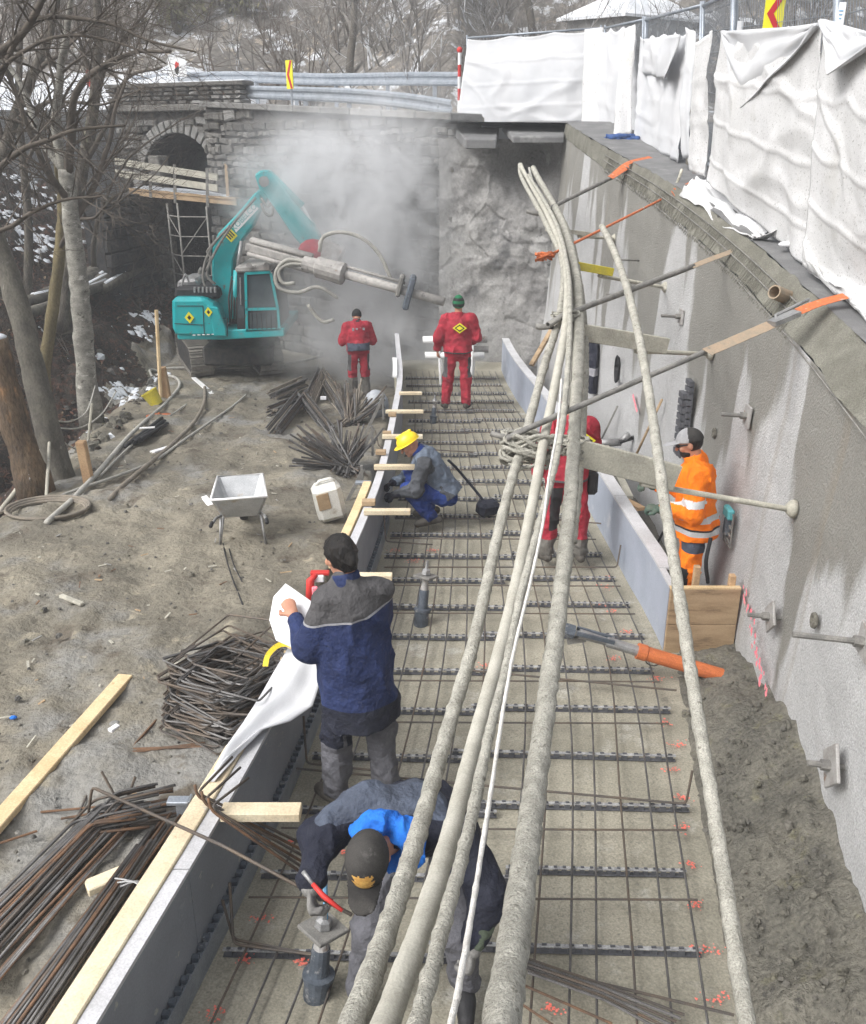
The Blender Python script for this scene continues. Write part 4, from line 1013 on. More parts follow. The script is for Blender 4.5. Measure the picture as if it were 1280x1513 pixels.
# ================================================================ PIPES ON A TRESTLE (behind the far worker)
q = A(672, 560, 16.2); q.z = 0
t = thing('pipe_trestle', 'steel trestle with white pipes stacked on it at the far end of the mat', 'pipe rack', q)
za, zb_ = A(672, 502, 16.2).z, A(672, 525, 16.2).z
for k, (dz, dy, x0, x1) in enumerate([(za, 0, 625, 706), (za - .02, .14, 632, 720), (zb_, 0, 628, 716), (zb_ + .08, .14, 640, 722)]):
    a, c = A(x0, 510, 16.2 + dy), A(x1, 512, 16.2 + dy); a.z = c.z = dz; b = MB(); b.tube([a, c], .062, 12); b.build('pipe', MT['white_paint' if k % 2 == 0 else 'plate'], t, smooth=True)
for (px, dy) in ((648, 0), (652, .22), (699, 0), (703, .22)):
    a = A(px, 530, 16.2 + dy); c = Vector((a.x + (.04 if px < 670 else -.04), a.y + (.12 if dy else -.12), 0)); b = MB(); b.tube([Vector((a.x, a.y, za + .05)), c], .022, 7); b.build('leg', MT['white_paint'], t)
o = MB().beam(A(815, 488, 17), A(785, 540, 16.7), .10, .05).build('plank', MT['oldwood'], bevel=.004); tag(o, 'dark board leaning at the far corner by the curved formwork end', 'plank')

# ================================================================ FENCE WITH WHITE SHEETS
# (base px, base py, top px, top py, Y)
FN = [(690, 182, 686, 56, 20.4), (889, 181, 893, 41, 19.4), (948, 203, 952, 29, 16.4), (1032, 246, 1038, 8, 12.9), (1083, 288, 1085, -12, 10.9), (1236, 402, 1240, -62, 7.8), (1420, 540, 1440, -160, 5.6)]
FP = [(A(a, b_, Y), A(c, d, Y)) for (a, b_, c, d, Y) in FN]
for i in range(6):
    (b0, t0), (b1, t1) = FP[i], FP[i + 1]
    where = ['farthest, beside the guardrail end', 'second from the far end, narrow', 'third from the far end', 'fourth from the far end, narrow', 'wide, carrying the yellow arrow board', 'nearest, running out of the picture'][i]
    t = thing('site_fence', 'wire mesh fence under white sheets, ' + where, 'fence', (b0 + b1) / 2, group='site fence panels above the wall')
    d = (b1 - b0).normalized(); e = .06
    P0, P1, T0, T1 = b0 + d * e, b1 - d * e, t0 + d * e, t1 - d * e
    for nm, p_, q_ in (('post', P0, T0 + Vector((0, 0, .05))), ('post', P1, T1 + Vector((0, 0, .05))), ('rail', T0, T1), ('rail', P0 + Vector((0, 0, .12)), P1 + Vector((0, 0, .12)))):
        MB().tube([p_, q_], .021, 7).build(nm, MT['galv'], t, smooth=True)
    n = int((P1 - P0).length / .065); b = MB()
    for k in range(1, n):
        s_ = k / n; b.tube([P0.lerp(P1, s_) + Vector((0, 0, .1)), T0.lerp(T1, s_)], .003, 3, caps=False)
    for s_ in np.linspace(.15, .95, 8): b.tube([P0.lerp(T0, s_), P1.lerp(T1, s_)], .003, 3, caps=False)
    b.build('wire_mesh', MT['galv'], t, kind='stuff')
    MB().box(b0 + Vector((0, 0, .06)), (.2, .6, .13)).build('foot_block', MT['gravel'], t, bevel=.02)
for (px, py, Y, lab) in [(953, 205, 16.3, 'tall galvanised post standing between the second and third sheets'), (1083, 250, 10.8, 'tall galvanised post left of the yellow arrow board'), (1238, 330, 7.7, 'tall galvanised post right of the yellow arrow board')]:
    a = A(px, py, Y); top = A(px + 2, {953: 26, 1083: -6, 1238: -30}[px], Y); tag(MB().tube([Vector((a.x, a.y + .05, roadz(Y))), top], .035, 8).build('fence_post', MT['galv'], smooth=True), lab, 'post', 'posts of the site fence')
def sheet(name, lab, TL, TR, BL, BR, nu=34, nv=34, off=.07, fold=.05, seed=0, matn='cloth_white', sag=.0, belly=.05, wrinkle=1.0):
    """A hanging sheet between four corners, with pleats, sag along the top and a few diagonal creases."""
    TL, TR, BL, BR = (np.array(tuple(q)) for q in (TL, TR, BL, BR)); P = np.zeros((nu, nv, 3))
    ex = TR - TL; n = np.cross(ex, (0, 0, 1.)); n /= np.linalg.norm(n)
    if n @ np.array((0, -1., 0)) + n @ np.array((-1., 0, 0)) < 0: n = -n
    U, V = np.meshgrid(np.linspace(0, 1, nu), np.linspace(0, 1, nv), indexing='ij')
    Q = (TL * (1 - U)[..., None] + TR * U[..., None]) * (1 - V)[..., None] + (BL * (1 - U)[..., None] + BR * U[..., None]) * V[..., None]
    L_ = np.linalg.norm(ex)
    V2 = V * np.linalg.norm(BL - TL)
    pl = np.sin(U * L_ * 7 + 2.5 * vnoise(U * 3, V * 1.2, 0, seed)) * .5 + .7 * vnoise(U * L_ * 2.2, V * 1.3, 0, seed + 1)
    cr = 1 - np.abs(vnoise(U * 2.2 + V * 1.6, V * 2.2 - U * 1.2, 0, seed + 2)); cr = np.clip(cr - .78, 0, 1) * 3
    dsp = off + fold * pl * (.35 + .65 * V) + wrinkle * .03 * cr + belly * np.sin(U * math.pi) * np.sin(V * math.pi) + .006 * wrinkle * fbm(U * L_ * 3.5, V2 * 3.5, 0, 4, seed + 3) + .022 * wrinkle * np.clip(1 - np.abs(vnoise(U * L_ * 1.1 - V2 * .9, V2 * .8 + U * L_ * .35, 0, seed + 7)) * 5, 0, 1) + .012 * np.exp(-((V2 / .42 - np.round(V2 / .42)) / .05) ** 2)
    Q = Q + n * dsp[..., None]
    sg = sag * np.abs(np.sin(U * math.pi * max(1, round(L_ / .8))))
    Q[..., 2] -= sg * (1 - V)
    b = MB(); b.grid(Q); o = b.build(name, MT[matn], smooth=True)
    m = o.modifiers.new('thickness', 'SOLIDIFY'); m.thickness = .005
    return tag(o, lab, 'sheet', 'white sheets on the site fence') if lab else o
def at_(px, py, Y): return A(px, py, Y)
sheet('white_sheet', 'widest white sheet on the farthest fence panel, nearly flat with a diagonal crease', at_(693, 58, 20.3), at_(888, 42, 19.4), at_(676, 184, 20.3), at_(886, 179, 19.3), 80, 50, .05, .02, 3, sag=.05, belly=.08)
sheet('white_sheet', 'bunched grey fold of sheet at the corner of the farthest panel', at_(868, 44, 19.2), at_(895, 41, 19.0), at_(862, 186, 19.0), at_(892, 182, 18.7), 14, 24, .1, .10, 5, 'cloth_dirty')
sheet('white_sheet', 'narrow bright sheet on the second panel beside the tall post', at_(892, 42, 19.0), at_(946, 36, 16.5), at_(886, 180, 18.9), at_(948, 200, 16.4), 26, 30, .06, .06, 8, sag=.08)
sheet('white_sheet', 'crumpled grey edge of sheet hanging beside the tall post', at_(932, 44, 16.6), at_(950, 36, 16.2), at_(914, 208, 16.2), at_(946, 196, 16.1), 10, 24, .12, .10, 15, 'cloth_dirty')
sheet('white_sheet', 'bright sheet with a hanging loop on the third fence panel', at_(958, 53, 16.0), at_(1032, 44, 13.0), at_(945, 206, 15.9), at_(1010, 238, 13.2), 34, 34, .08, .05, 11, sag=.06)
q0 = (at_(966, 58, 15.6), at_(1026, 50, 13), at_(966, 108, 15.6), at_(1004, 118, 13.4))
sheet('white_sheet', 'folded loop of sheet across the third fence panel', *q0, 20, 14, .15, .06, 13)
sheet('white_sheet', 'torn white strip hanging from the rail between third and fourth panels', at_(1027, 40, 12.8), at_(1044, 46, 12.4), at_(1022, 236, 12.7), at_(1040, 232, 12.3), 10, 26, .12, .07, 17)
sheet('white_sheet', 'crumpled grey speckled sheet twisted round the fourth fence panel', at_(1046, 66, 12.0), at_(1080, 44, 10.9), at_(1036, 252, 11.9), at_(1062, 262, 11.2), 18, 34, .15, .12, 19, 'cloth_dirty')
sheet('white_sheet', 'large speckled sheet below the yellow arrow board', at_(1081, 45, 10.8), at_(1237, 34, 7.7), at_(1058, 268, 11.0), at_(1220, 398, 7.7), 90, 80, .10, .03, 23, 'cloth_dirty', sag=.05, belly=.08)
sheet('white_sheet', 'nearest speckled sheet running out of the picture with a deep swag', at_(1236, 34, 7.7), at_(1425, 60, 5.7), at_(1205, 392, 7.6), at_(1420, 560, 5.7), 80, 80, .08, .04, 29, 'cloth_dirty', sag=.1, belly=.10)
def swag(lab, TL, TR, tip, off, seed, matn='cloth_white'):
    TL, TR, tip = (np.array(tuple(q)) for q in (TL, TR, tip)); n = np.cross(TR - TL, (0, 0, 1.)); n /= np.linalg.norm(n)
    if n[0] + n[1] > 0: n = -n
    nu, nv = 30, 16; P = np.zeros((nu, nv, 3)); f = np.dot(tip - TL, TR - TL) / np.dot(TR - TL, TR - TL); base = TL + f * (TR - TL)
    for i in range(nu):
        u = i / (nu - 1); prof = (u / f if u < f else (1 - u) / (1 - f)) ** .8
        for j in range(nv):
            v = j / (nv - 1); p_ = TL + u * (TR - TL) + (tip - base) * prof * v
            P[i, j] = p_ + n * (off + .09 * v * v * prof + .03 * math.sin(v * 12 + u * 3) * v + .02 * float(vnoise(u * 6, v * 6, 0, seed)))
    o = MB().grid(P).build('white_sheet', MT[matn], smooth=True); m = o.modifiers.new('thickness', 'SOLIDIFY'); m.thickness = .012
    return tag(o, lab, 'sheet', 'white sheets on the site fence')
swag('cleaner white swag of cloth folded over the large speckled sheet under the arrow board', at_(1083, 46, 10.6), at_(1228, 36, 7.7), at_(1121, 163, 9.7), .10, 31)
swag('white swag folded over the top of the nearest speckled sheet', at_(1237, 30, 7.6), at_(1330, 52, 6.6), at_(1270, 112, 7.1), .10, 33)
# skirts of sheet lying over the road edge
def skirt(lab, pts, Ys_, matn, seed):
    P = np.array([[tuple(at_(px, py, Y)) for (px, py), Y in zip(row, ys_)] for row, ys_ in zip(pts, Ys_)])
    nu, nv = 24, 18; o_ = np.zeros((nu, nv, 3))
    for i in range(nu):
        u = i / (nu - 1) * (P.shape[0] - 1); iu = min(int(u), P.shape[0] - 2); fu = u - iu
        for j in range(nv):
            v = j / (nv - 1) * (P.shape[1] - 1); jv = min(int(v), P.shape[1] - 2); fv = v - jv
            o_[i, j] = (P[iu, jv] * (1 - fu) + P[iu + 1, jv] * fu) * (1 - fv) + (P[iu, jv + 1] * (1 - fu) + P[iu + 1, jv + 1] * fu) * fv
            o_[i, j, 2] += .05 * float(fbm(u * 3, v * 3, 0, 3, seed)) + .03
    o = MB().grid(o_).build('white_sheet', MT[matn], smooth=True); m = o.modifiers.new('thickness', 'SOLIDIFY'); m.thickness = .008
    return tag(o, lab, 'sheet', 'white sheets on the site fence')
skirt('white tail of sheet blown flat over the road edge with a pale hem', [[(1040, 262), (1085, 288), (1140, 330)], [(1022, 275), (1070, 308), (1128, 352)], [(1004, 288), (1055, 322), (1112, 360)]], [[11.8, 10.7, 9.2], [11.4, 10.3, 8.9], [11.1, 9.9, 8.7]], 'cloth_dirty', 41)
skirt('rumpled sheet foot gathered on the road behind the far strap', [[(965, 208), (1000, 226)], [(968, 222), (1003, 240)]], [[15.2, 13.6], [14.8, 13.2]], 'cloth_white', 43)
skirt('long sheet foot spreading over the crumbled road edge near the camera', [[(1205, 388), (1290, 430)], [(1190, 396), (1282, 470)], [(1230, 420), (1290, 480)]], [[7.6, 6.6], [7.5, 6.4], [7.2, 6.2]], 'cloth_dirty', 47)
# blue rag and litter on the road edge
q = at_(915, 208, 15.6); b = MB()
for k in range(8): b.tube(spline([q + Vector((rng.uniform(-.3, .3), rng.uniform(-.15, .15), rng.uniform(0, .08))) for _ in range(4)], .04), .035, 6, lump=.4, lsc=14, seed=k)
tag(b.build('blue_net', MT['blue_rag'], smooth=True), 'crumpled blue net lying on the road edge by the sheets', 'net')
q = at_(1162, 366, 8.3); tag(MB().sphere(q + Vector((0, 0, .03)), .05, 8, sc=(1.5, 1, .5)).build('crumpled_paper', MT['paper'], smooth=True), 'small crumpled white scrap on the road under the large sheet', 'litter')
q = at_(1157, 434, 7.35); t = thing('pipe_stub', 'short rusty pipe stub sticking out of the coping beside the buckle', 'pipe', q)
M, l = axis_M(q + Vector((.1, .05, -.05)), q + Vector((-.16, -.14, .05))); b = MB(); b.lathe([(.055, 0), (.055, l * .8), (.045, l * .8), (.042, l * .3)], 14, M); b.build('pipe', MT['strap_dirty'], t, smooth=False)

# ================================================================ GUARDRAILS, SIGNS, HUT
def w_beam(b, P):                                           # corrugated rail along a line of points
    prof = [(-.15, 0), (-.11, .04), (-.06, .04), (-.02, 0), (.02, 0), (.06, .04), (.11, .04), (.15, 0)]
    V = []
    for i, p in enumerate(P):
        d = (Vector(P[min(i + 1, len(P) - 1)]) - Vector(P[max(i - 1, 0)])); d.z = 0; d.normalize(); n = Vector((d.y, -d.x, 0))
        V.append([tuple(Vector(p) + n * o + Vector((0, 0, z))) for z, o in prof])
    b.grid(np.array(V))
def rail(lab, px_top, Ys_, posts, dz=0, hgt=.75):
    P = [A(x, y, Y) for (x, y), Y in zip(px_top, Ys_)]; t = thing('guardrail', lab, 'guardrail', P[0], group='steel guardrails on the bridge road')
    S = spline(P, .4); b = MB(); w_beam(b, [Vector(p) + Vector((0, 0, -.15)) for p in S]); o = b.build('beam', MT['galv'], t, smooth=False); m = o.modifiers.new('s', 'SOLIDIFY'); m.thickness = .012
    for u in posts:
        p = Vector(S[int(u * (len(S) - 1))]); b = MB(); b.box(p + Vector((0, .08, -.15 - hgt / 2 + .1)), (.10, .10, hgt + .1)); b.build('post', MT['galv'], t)
    return t
rail('nearer corrugated guardrail on top of the rubble wall, ending at the white sheets', [(352, 126), (450, 128), (530, 131), (600, 137), (668, 147)], [25.4, 23.4, 21.8, 20.5, 19.0], [.04, .32, .56, .76, .98])
rail('farther guardrail across the snowy road behind the yellow delineator', [(196, 112), (262, 107), (352, 105), (480, 108), (600, 106), (680, 106)], [31, 30.5, 29.5, 27, 24.5, 23], [.05, .2, .35, .5, .65, .8, .95])
b = MB(); 
P = [A(x, y, Y) for x, y, Y in [(215, 104, 33), (300, 103, 33), (350, 106, 33)]]; b.tube(spline(P, .3), .05, 6); b.build('hand_rail', MT['stake'], None, label='snow dusted timber rail beyond the farther guardrail at the bridge', cat='rail')
def flat(b, O, u, v, pts, n, mi=0): b.add([O + u * x + v * y + n for x, y in pts], [tuple(range(len(pts)))], mi)
def chevron(name, lab, px, py, Y, w_, h_, yaw=0.0, post=1.0, red='sign_red'):
    O = A(px, py, Y); t = thing(name, lab, 'road sign', O); u = Vector((math.cos(yaw), math.sin(yaw), 0)); v = Vector((0, 0, 1)); n = Vector((math.sin(yaw), -math.cos(yaw), 0))
    M = Matrix((u, -n, v)).transposed(); MB().box(O, (w_, .025, h_), M).build('board', MT['sign_yellow'], t)
    b = MB(); a, c = w_ / 2, h_ / 2
    flat(b, O, u, v, [(.30*a, .98*c), (.95*a, .98*c), (-.05*a, 0), (.95*a, -.98*c), (.30*a, -.98*c), (-.75*a, 0)], n * .017); b.f[-1:] = [(b.f[-1][0], b.f[-1][1], b.f[-1][2], b.f[-1][5]), (b.f[-1][5], b.f[-1][2], b.f[-1][3], b.f[-1][4])]; b.m.append(0)
    b.build('chevron', MT[red], t)
    if post: MB().tube([O - v * (c + post) - n * .04, O + v * c - n * .04], .025, 7).build('post', MT['galv'], t)
    return t
chevron('chevron_sign', 'yellow board with a dark red left arrow above the white sheets', 1144, 20, 9.4, .17, .30, -.2, .5)
chevron('delineator', 'narrow yellow delineator with red chevron behind the nearer guardrail', 428, 110, 22.6, .17, .58, -.45, .5)
O = A(262, 99, 30); t = thing('warning_sign', 'white square sign with a red and black mark beside the bridge parapet', 'road sign', O)
MB().box(O, (.52, .03, .52)).build('board', MT['white_paint'], t)
b = MB(); b.add([O + Vector((x, -.02, z)) for x, z in ((-.02, .16), (.06, .10), (.04, -.06), (-.05, -.08), (-.07, .06))], [(4, 3, 2, 1, 0)]); b.build('red_mark', MT['red_paint'], t)
b = MB(); b.add([O + Vector((x, -.023, z)) for x, z in ((-.09, -.06), (.02, .02), (.06, -.02), (.0, -.22), (-.05, -.18))], [(4, 3, 2, 1, 0)]); b.build('black_mark', MT['black'], t)
MB().tube([O + Vector((0, .04, .2)), O - Vector((0, -.04, 1.3))], .03, 7).build('post', MT['galv'], t)
O = A(1256, 20, 7.6); t = thing('notice', 'small white notice with faint blue print tied to the fence, far right', 'notice', O); dv = (FP[6][0] - FP[5][0]).normalized(); n = Vector((dv.y, -dv.x, 0)); M = Matrix((dv, -n, Vector((0, 0, 1)))).transposed()
MB().box(O + n * .06, (.13, .006, .15), M).build('sheet', MT['paper'], t)
b = MB()
for k in range(3): b.box(O + n * .066 + Vector((0, 0, .02 - .025 * k)) , (.085 - .02 * k, .003, .008), M)
b.build('print', MT['lightblue'], t)
O = A(1094, 38, 10.6); tag(MB().box(O, (.06, .01, .09)).build('paper_tag', MT['paper']), 'tiny white tag on the rail left of the arrow board', 'notice')
O = A(679, 122, 20.6); t = thing('warning_beacon', 'thin red and white marker post at the left end of the sheets', 'marker post', O)
for k in range(5): MB().tube([O + Vector((0, 0, -.55 + .22 * k)), O + Vector((0, 0, -.33 + .22 * k))], .035, 8).build('band', MT['red_paint' if k % 2 else 'white_paint'], t)
MB().sphere(O + Vector((0, 0, .60)), .06, 10).build('lamp', MT['red_paint'], t, smooth=True)
O = A(134, 128, 30); t = thing('marker_post', 'red topped marker post seen through branches left of the bridge', 'marker post', O)
MB().tube([O, O + Vector((0, 0, .45))], .09, 7).build('cap', MT['red_paint'], t); MB().tube([O - Vector((0, 0, 1)), O], .05, 7).build('stem', MT['white_paint'], t)
# concrete lump at the sheet end
O = A(692, 178, 19.4); tag(MB().box(O, (.62, .35, .2)).build('concrete_block', MT['gravel'], bevel=.06), 'rough grey concrete block under the left end of the sheets', 'block')
# hut with hipped snowy roof
Yh = 31.0; c0, c1, c2 = A(838, 30, Yh + 1.2), A(926, 30, Yh), A(1032, 30, Yh + 1.6)
zlo = 3.5; ze = A(926, 20, Yh).z
hut = thing('hut', 'small grey rendered hut with a snow covered hipped roof behind the fence', 'hut', (c1.x, Yh, zlo))
corn = [Vector((c0.x, c0.y, 0)), Vector((c1.x, c1.y, 0)), Vector((c2.x, c2.y, 0))]; corn.append(corn[0] + corn[2] - corn[1])
for i in range(4):
    a, c = corn[i], corn[(i + 1) % 4]; b = MB(); b.add([(a.x, a.y, zlo), (c.x, c.y, zlo), (c.x, c.y, ze), (a.x, a.y, ze)], [(0, 1, 2, 3)]); b.build('wall', MT['render_grey'], hut)
ctr = (corn[0] + corn[2]) / 2; ev = [ctr + (q - ctr) * 1.16 for q in corn]; top = Vector((ctr.x, ctr.y, ze + 1.0))
for i in range(4):
    a, c = ev[i], ev[(i + 1) % 4]; b = MB(); nr = 9
    for k in range(nr):
        for (s0, s1, dz, mi) in ((k / nr, (k + .94) / nr, .0, 0), ((k + .94) / nr, (k + 1) / nr, -.02, 1)):
            p_, q_ = a.lerp(c, s0), a.lerp(c, s1); b.add([(p_.x, p_.y, ze + dz), (q_.x, q_.y, ze + dz), (top.x, top.y, top.z + dz), (p_.x, p_.y, ze - .08), (q_.x, q_.y, ze - .08)], [(0, 1, 2), (3, 4, 1, 0)], mi)
    b.build('roof', [MT['roof_snow'], MT['steel']], hut)

# ================================================================ WORK PLATFORM AND SCAFFOLD AT THE ARCH
dpf = .9
pA, pB = A(192, 279, 25.2), A(350, 294, 23.9)
t = thing('work_platform', 'timber work platform with snow and two guard boards across the bridge arch', 'platform', (pA + pB) / 2)
dirp = (pB - pA).normalized(); back = Vector((-dirp.y, dirp.x, 0)).normalized()
for k in range(4):
    o_ = back * (.06 + .24 * k); MB().beam(pA + o_, pB + o_, .22, .05).build('plank', MT['oldwood'], t)
MB().beam(pA - Vector((0, 0, .09)), pB - Vector((0, 0, .09)), .06, .12).build('ledger', MT['oldwood'], t)
b = MB(); S = []
for i in range(14):
    p = pA.lerp(pB, .02 + .9 * i / 13); S.append([tuple(p + back * q + Vector((0, 0, .03 + .035 * math.sin(math.pi * j / 4) + .01 * math.sin(i * 1.7)))) for j, q in enumerate((.0, .25, .5, .75, 1.0))])
b.grid(np.array(S)); b.build('snow', MT['snow'], t, smooth=True)
for (y0, y1) in ((238, 262), (255, 278)):
    a, c = A(170, y0, 25.3), A(322, y1, 24.1); MB().beam(a, c, .04, .16).build('guard_board', MT['greywood'], t)
for (px, y0, y1, Y) in ((222, 255, 292, 24.9), (258, 243, 300, 24.6), (306, 248, 306, 24.2)):
    MB().beam(A(px, y0, Y), A(px + 1, y1, Y), .07, .05, up=(0, 1, 0)).build('upright', MT['steel_dirty'], t)
MB().beam(A(334, 242, 24.3), A(337, 292, 24.1), .07, .05, up=(0, 1, 0)).build('upright', MT['oldwood'], t)
t = thing('scaffold_tower', 'slim lattice scaffold tower in the dark opening below the work platform', 'scaffold', A(275, 420, 24.6))
legs = [A(247, 300, 24.7), A(262, 300, 24.2), A(305, 305, 24.1)]
for p in legs: MB().tube([p, Vector((p.x, p.y, -.7))], .026, 6).build('standard', MT['steel_dirty'], t, smooth=True)
for k in range(9):
    z = legs[0].z - .3 - .48 * k
    for i in (0, 1):
        a, c = legs[i], legs[i + 1]; MB().tube([Vector((a.x, a.y, z)), Vector((c.x, c.y, z))], .016, 5).build('ledger', MT['steel_dirty'], t)
    if k % 2 == 0:
        MB().tube([Vector((legs[0].x, legs[0].y, z)), Vector((legs[1].x, legs[1].y, z - .48))], .014, 5).build('brace', MT['steel_dirty'], t)
        MB().tube([Vector((legs[1].x, legs[1].y, z - .9)), Vector((legs[2].x, legs[2].y, z))], .014, 5).build('brace', MT['steel_dirty'], t)

# ================================================================ EXCAVATOR WITH DRILL MAST
YX = 19.6
def e(px, py, dy=0.0): return A(px, py, YX + dy)
ex = thing('excavator', 'turquoise tracked excavator with a long drill mast in front of the rubble wall', 'excavator', e(335, 545))
gz = zg(YX)
# tracks
td = Vector((math.sin(R(22)), -math.cos(R(22)), 0)); tx = Vector((td.y * -1, td.x, 0))
SHOE = MB().box((0, 0, 0), (.50, .115, .03)).box((0, -.03, .026), (.50, .03, .03)).mesh('track_shoe', MT['track'])
for (px, py, off) in ((300, 548, 0), (402, 542, .15)):
    f0 = e(px, py, off); f0.z = gz; L_, rr_ = 2.5, .30
    base = f0 - td * .25; loop = []
    n_ = 44; per = 2 * (L_ - 2 * rr_) + 2 * math.pi * rr_
    tr = MB(); cen = base - td * (L_ / 2 - rr_) + Vector((0, 0, rr_ + .05))
    def at_s(s_, rad):
        s_ %= per; st = L_ - 2 * rr_
        if s_ < st: return (-st / 2 + s_, rad, 0.0)
        s_ -= st
        if s_ < math.pi * rr_: a = s_ / rr_; return (st / 2 + math.sin(a) * rad, math.cos(a) * rad, a)
        s_ -= math.pi * rr_
        if s_ < st: return (st / 2 - s_, -rad, math.pi)
        s_ -= st; a = s_ / rr_; return (-st / 2 - math.sin(a) * rad, -math.cos(a) * rad, math.pi + a)
    poly = [cen + td * q[0] + Vector((0, 0, q[1])) - tx * .22 for q in (at_s(k * per / 28, rr_ - .03) for k in range(28))]
    trk = MB().prism(poly, tx * .44).build('track', MT['rubber'], ex)
    for k in range(n_):
        d_, h_, a = at_s(k * per / n_, rr_ + .0); up = (td * math.sin(a) + Vector((0, 0, math.cos(a)))).normalized(); fw_ = (td * math.cos(a) - Vector((0, 0, math.sin(a)))).normalized()
        M = Matrix((tx, fw_, up)).transposed().to_4x4(); M.translation = cen + td * d_ + Vector((0, 0, h_))
        o = bpy.data.objects.new('track_shoe', SHOE); COL.objects.link(o); M2 = M; o.matrix_world = M2; l_, q_, _ = M2.decompose(); o.location = l_; o.rotation_euler = q_.to_euler(); adopt(o, trk)
a = e(350, 520, -.1); MB().box((a.x, YX + .5, gz + .50), (1.5, 1.2, .42)).build('undercarriage', MT['rubber'], ex, bevel=.05)
# hull
def hull(name, pts, y0, y1, mt, bev=.04):
    q = [e(px, py, y0) for px, py in pts]; return MB().prism(q, (0, y1 - y0, 0)).build(name, MT[mt], ex, bevel=bev)
hull('deck_skirt', [(262, 488), (332, 488), (420, 484), (420, 497), (330, 502), (262, 502)], -1.0, 1.1, 'teal', .02)
cw = hull('counterweight', [(253, 440), (300, 440), (318, 452), (330, 488), (330, 498), (262, 498), (254, 490)], -1.05, 1.05, 'teal', .12)
hull('tool_cover', [(304, 451), (322, 455), (334, 486), (334, 497), (316, 497), (312, 470)], -1.11, -1.0, 'teal', .02)
hull('engine_hood', [(258, 424), (322, 424), (326, 442), (256, 442)], -.8, 1.0, 'black', .06)
hull('engine_cowl', [(262, 414), (290, 412), (296, 426), (260, 427)], -.5, .6, 'steel', .05)
for k in range(6): MB().tube([e(288 + k * 6, 424, -.82), e(288 + k * 6, 432, -.82)], .025, 6).build('grille_bar', MT['steel'], ex)
MB().tube(spline([e(268, 424, -.6), e(274, 405, -.6), e(280, 420, -.6)], .05), .02, 6).build('grab_rail', MT['steel'], ex)
b = MB(); O = e(280, 469, -1.065); 
def dia(O, s_): return [O + Vector((0, 0, s_)), O + Vector((-s_ * .8, 0, 0)), O + Vector((0, 0, -s_)), O + Vector((s_ * .8, 0, 0))]
b.add(dia(O + Vector((0, -.01, 0)), .12), [(0, 1, 2, 3)]); b.build('warning_label', MT['sign_yellow'], ex); b = MB(); b.add(dia(e(308, 461, -1.125), .10), [(0, 1, 2, 3)]); b.build('warning_label', MT['sign_yellow'], ex)
b = MB(); b.add(dia(O + Vector((0, -.014, 0)), .05), [(0, 1, 2, 3)]); b.add(dia(e(308, 461, -1.129), .045), [(0, 1, 2, 3)]); b.build('label_print', MT['black'], ex)
# cab
def quad_y(name, pts, y, mt): 
    b = MB(); b.add([e(px, py, y) for px, py in pts], [tuple(range(len(pts)))]); return b.build(name, MT[mt], ex)
cab = hull('cab', [(350, 400), (400, 398), (408, 440), (414, 488), (350, 492)], -.95, .45, 'black', .03)
hull('cab_roof', [(347, 394), (399, 391), (402, 401), (348, 403)], -1.0, .5, 'drill', .03)
for nm, pts, mt in (('windscreen', [(366, 408), (366, 455), (407, 453), (399, 406)], 'glass'), ('lower_window', [(368, 462), (370, 487), (411, 484), (408, 460)], 'glass'), ('side_window', [(352, 406), (352, 470), (361, 470), (361, 406)], 'glass')):
    w__ = quad_y(nm, pts, -.965, mt)
fr_b = MB()
for p0, p1 in (((363, 404), (365, 488)), ((400, 402), (411, 458)), ((363, 457), (410, 456)), ((411, 458), (413, 488)), ((364, 488), (413, 486)), ((363, 404), (400, 402))): fr_b.beam(e(*p0, -.98), e(*p1, -.98), .05, .04, up=(0, 1, 0))
fr_b.build('window_frame', MT['teal'], ex)
g = MB()
for k in range(6): g.tube([e(372 + 7 * k, 463, -1.0), e(373 + 7 * k, 486, -1.0)], .012, 5)
g.build('guard_grille', MT['black'], ex)
MB().tube([e(355, 410, -.99), e(356, 450, -.99)], .015, 6).build('hand_rail', MT['steel'], ex)
g = MB()
for p0, p1 in (((262, 452), (300, 452)), ((300, 452), (302, 496)), ((258, 478), (300, 480)), ((336, 470), (336, 497)), ((312, 470), (334, 470))): g.beam(e(*p0, -1.055), e(*p1, -1.055), .012, .012, up=(0, 1, 0))
g.build('panel_gap', MT['black'], ex)
g = MB()
for k in range(7): g.beam(e(285 + 7 * k, 495 - .3 * k, -1.06), e(289 + 7 * k, 495 - .3 * k, -1.06), .01, .04, up=(0, 1, 0))
g.build('maker_print', MT['white_paint'], ex, kind='stuff')
MB().box(e(409, 408, -1.15), (.16, .04, .26)).build('mirror', MT['black'], ex, bevel=.02); MB().tube([e(400, 402, -.98), e(408, 404, -1.13)], .015, 5).build('mirror_arm', MT['steel'], ex)
for px in (368, 394): MB().tube([e(px, 392, -1.0), e(px, 392, -1.08)], .06, 10).build('work_lamp', MT['plate'], ex)
MB().tube([e(296, 424, .3), e(296, 400, .3), e(299, 396, .3)], .05, 8).build('exhaust', MT['steel_dirty'], ex, smooth=True)
MB().box(e(384, 448, -.5), (.5, .4, .7)).build('seat', MT['black'], ex, bevel=.08)
for k in range(5): MB().tube([e(340 + 3 * k, 478, -.75), e(338 + 4 * k, 440 + 4 * k, -.78), e(343 + 2 * k, 408 + 6 * k, -.72)], .022, 6).build('hydraulic_hose', MT['rubber'], ex, smooth=True)
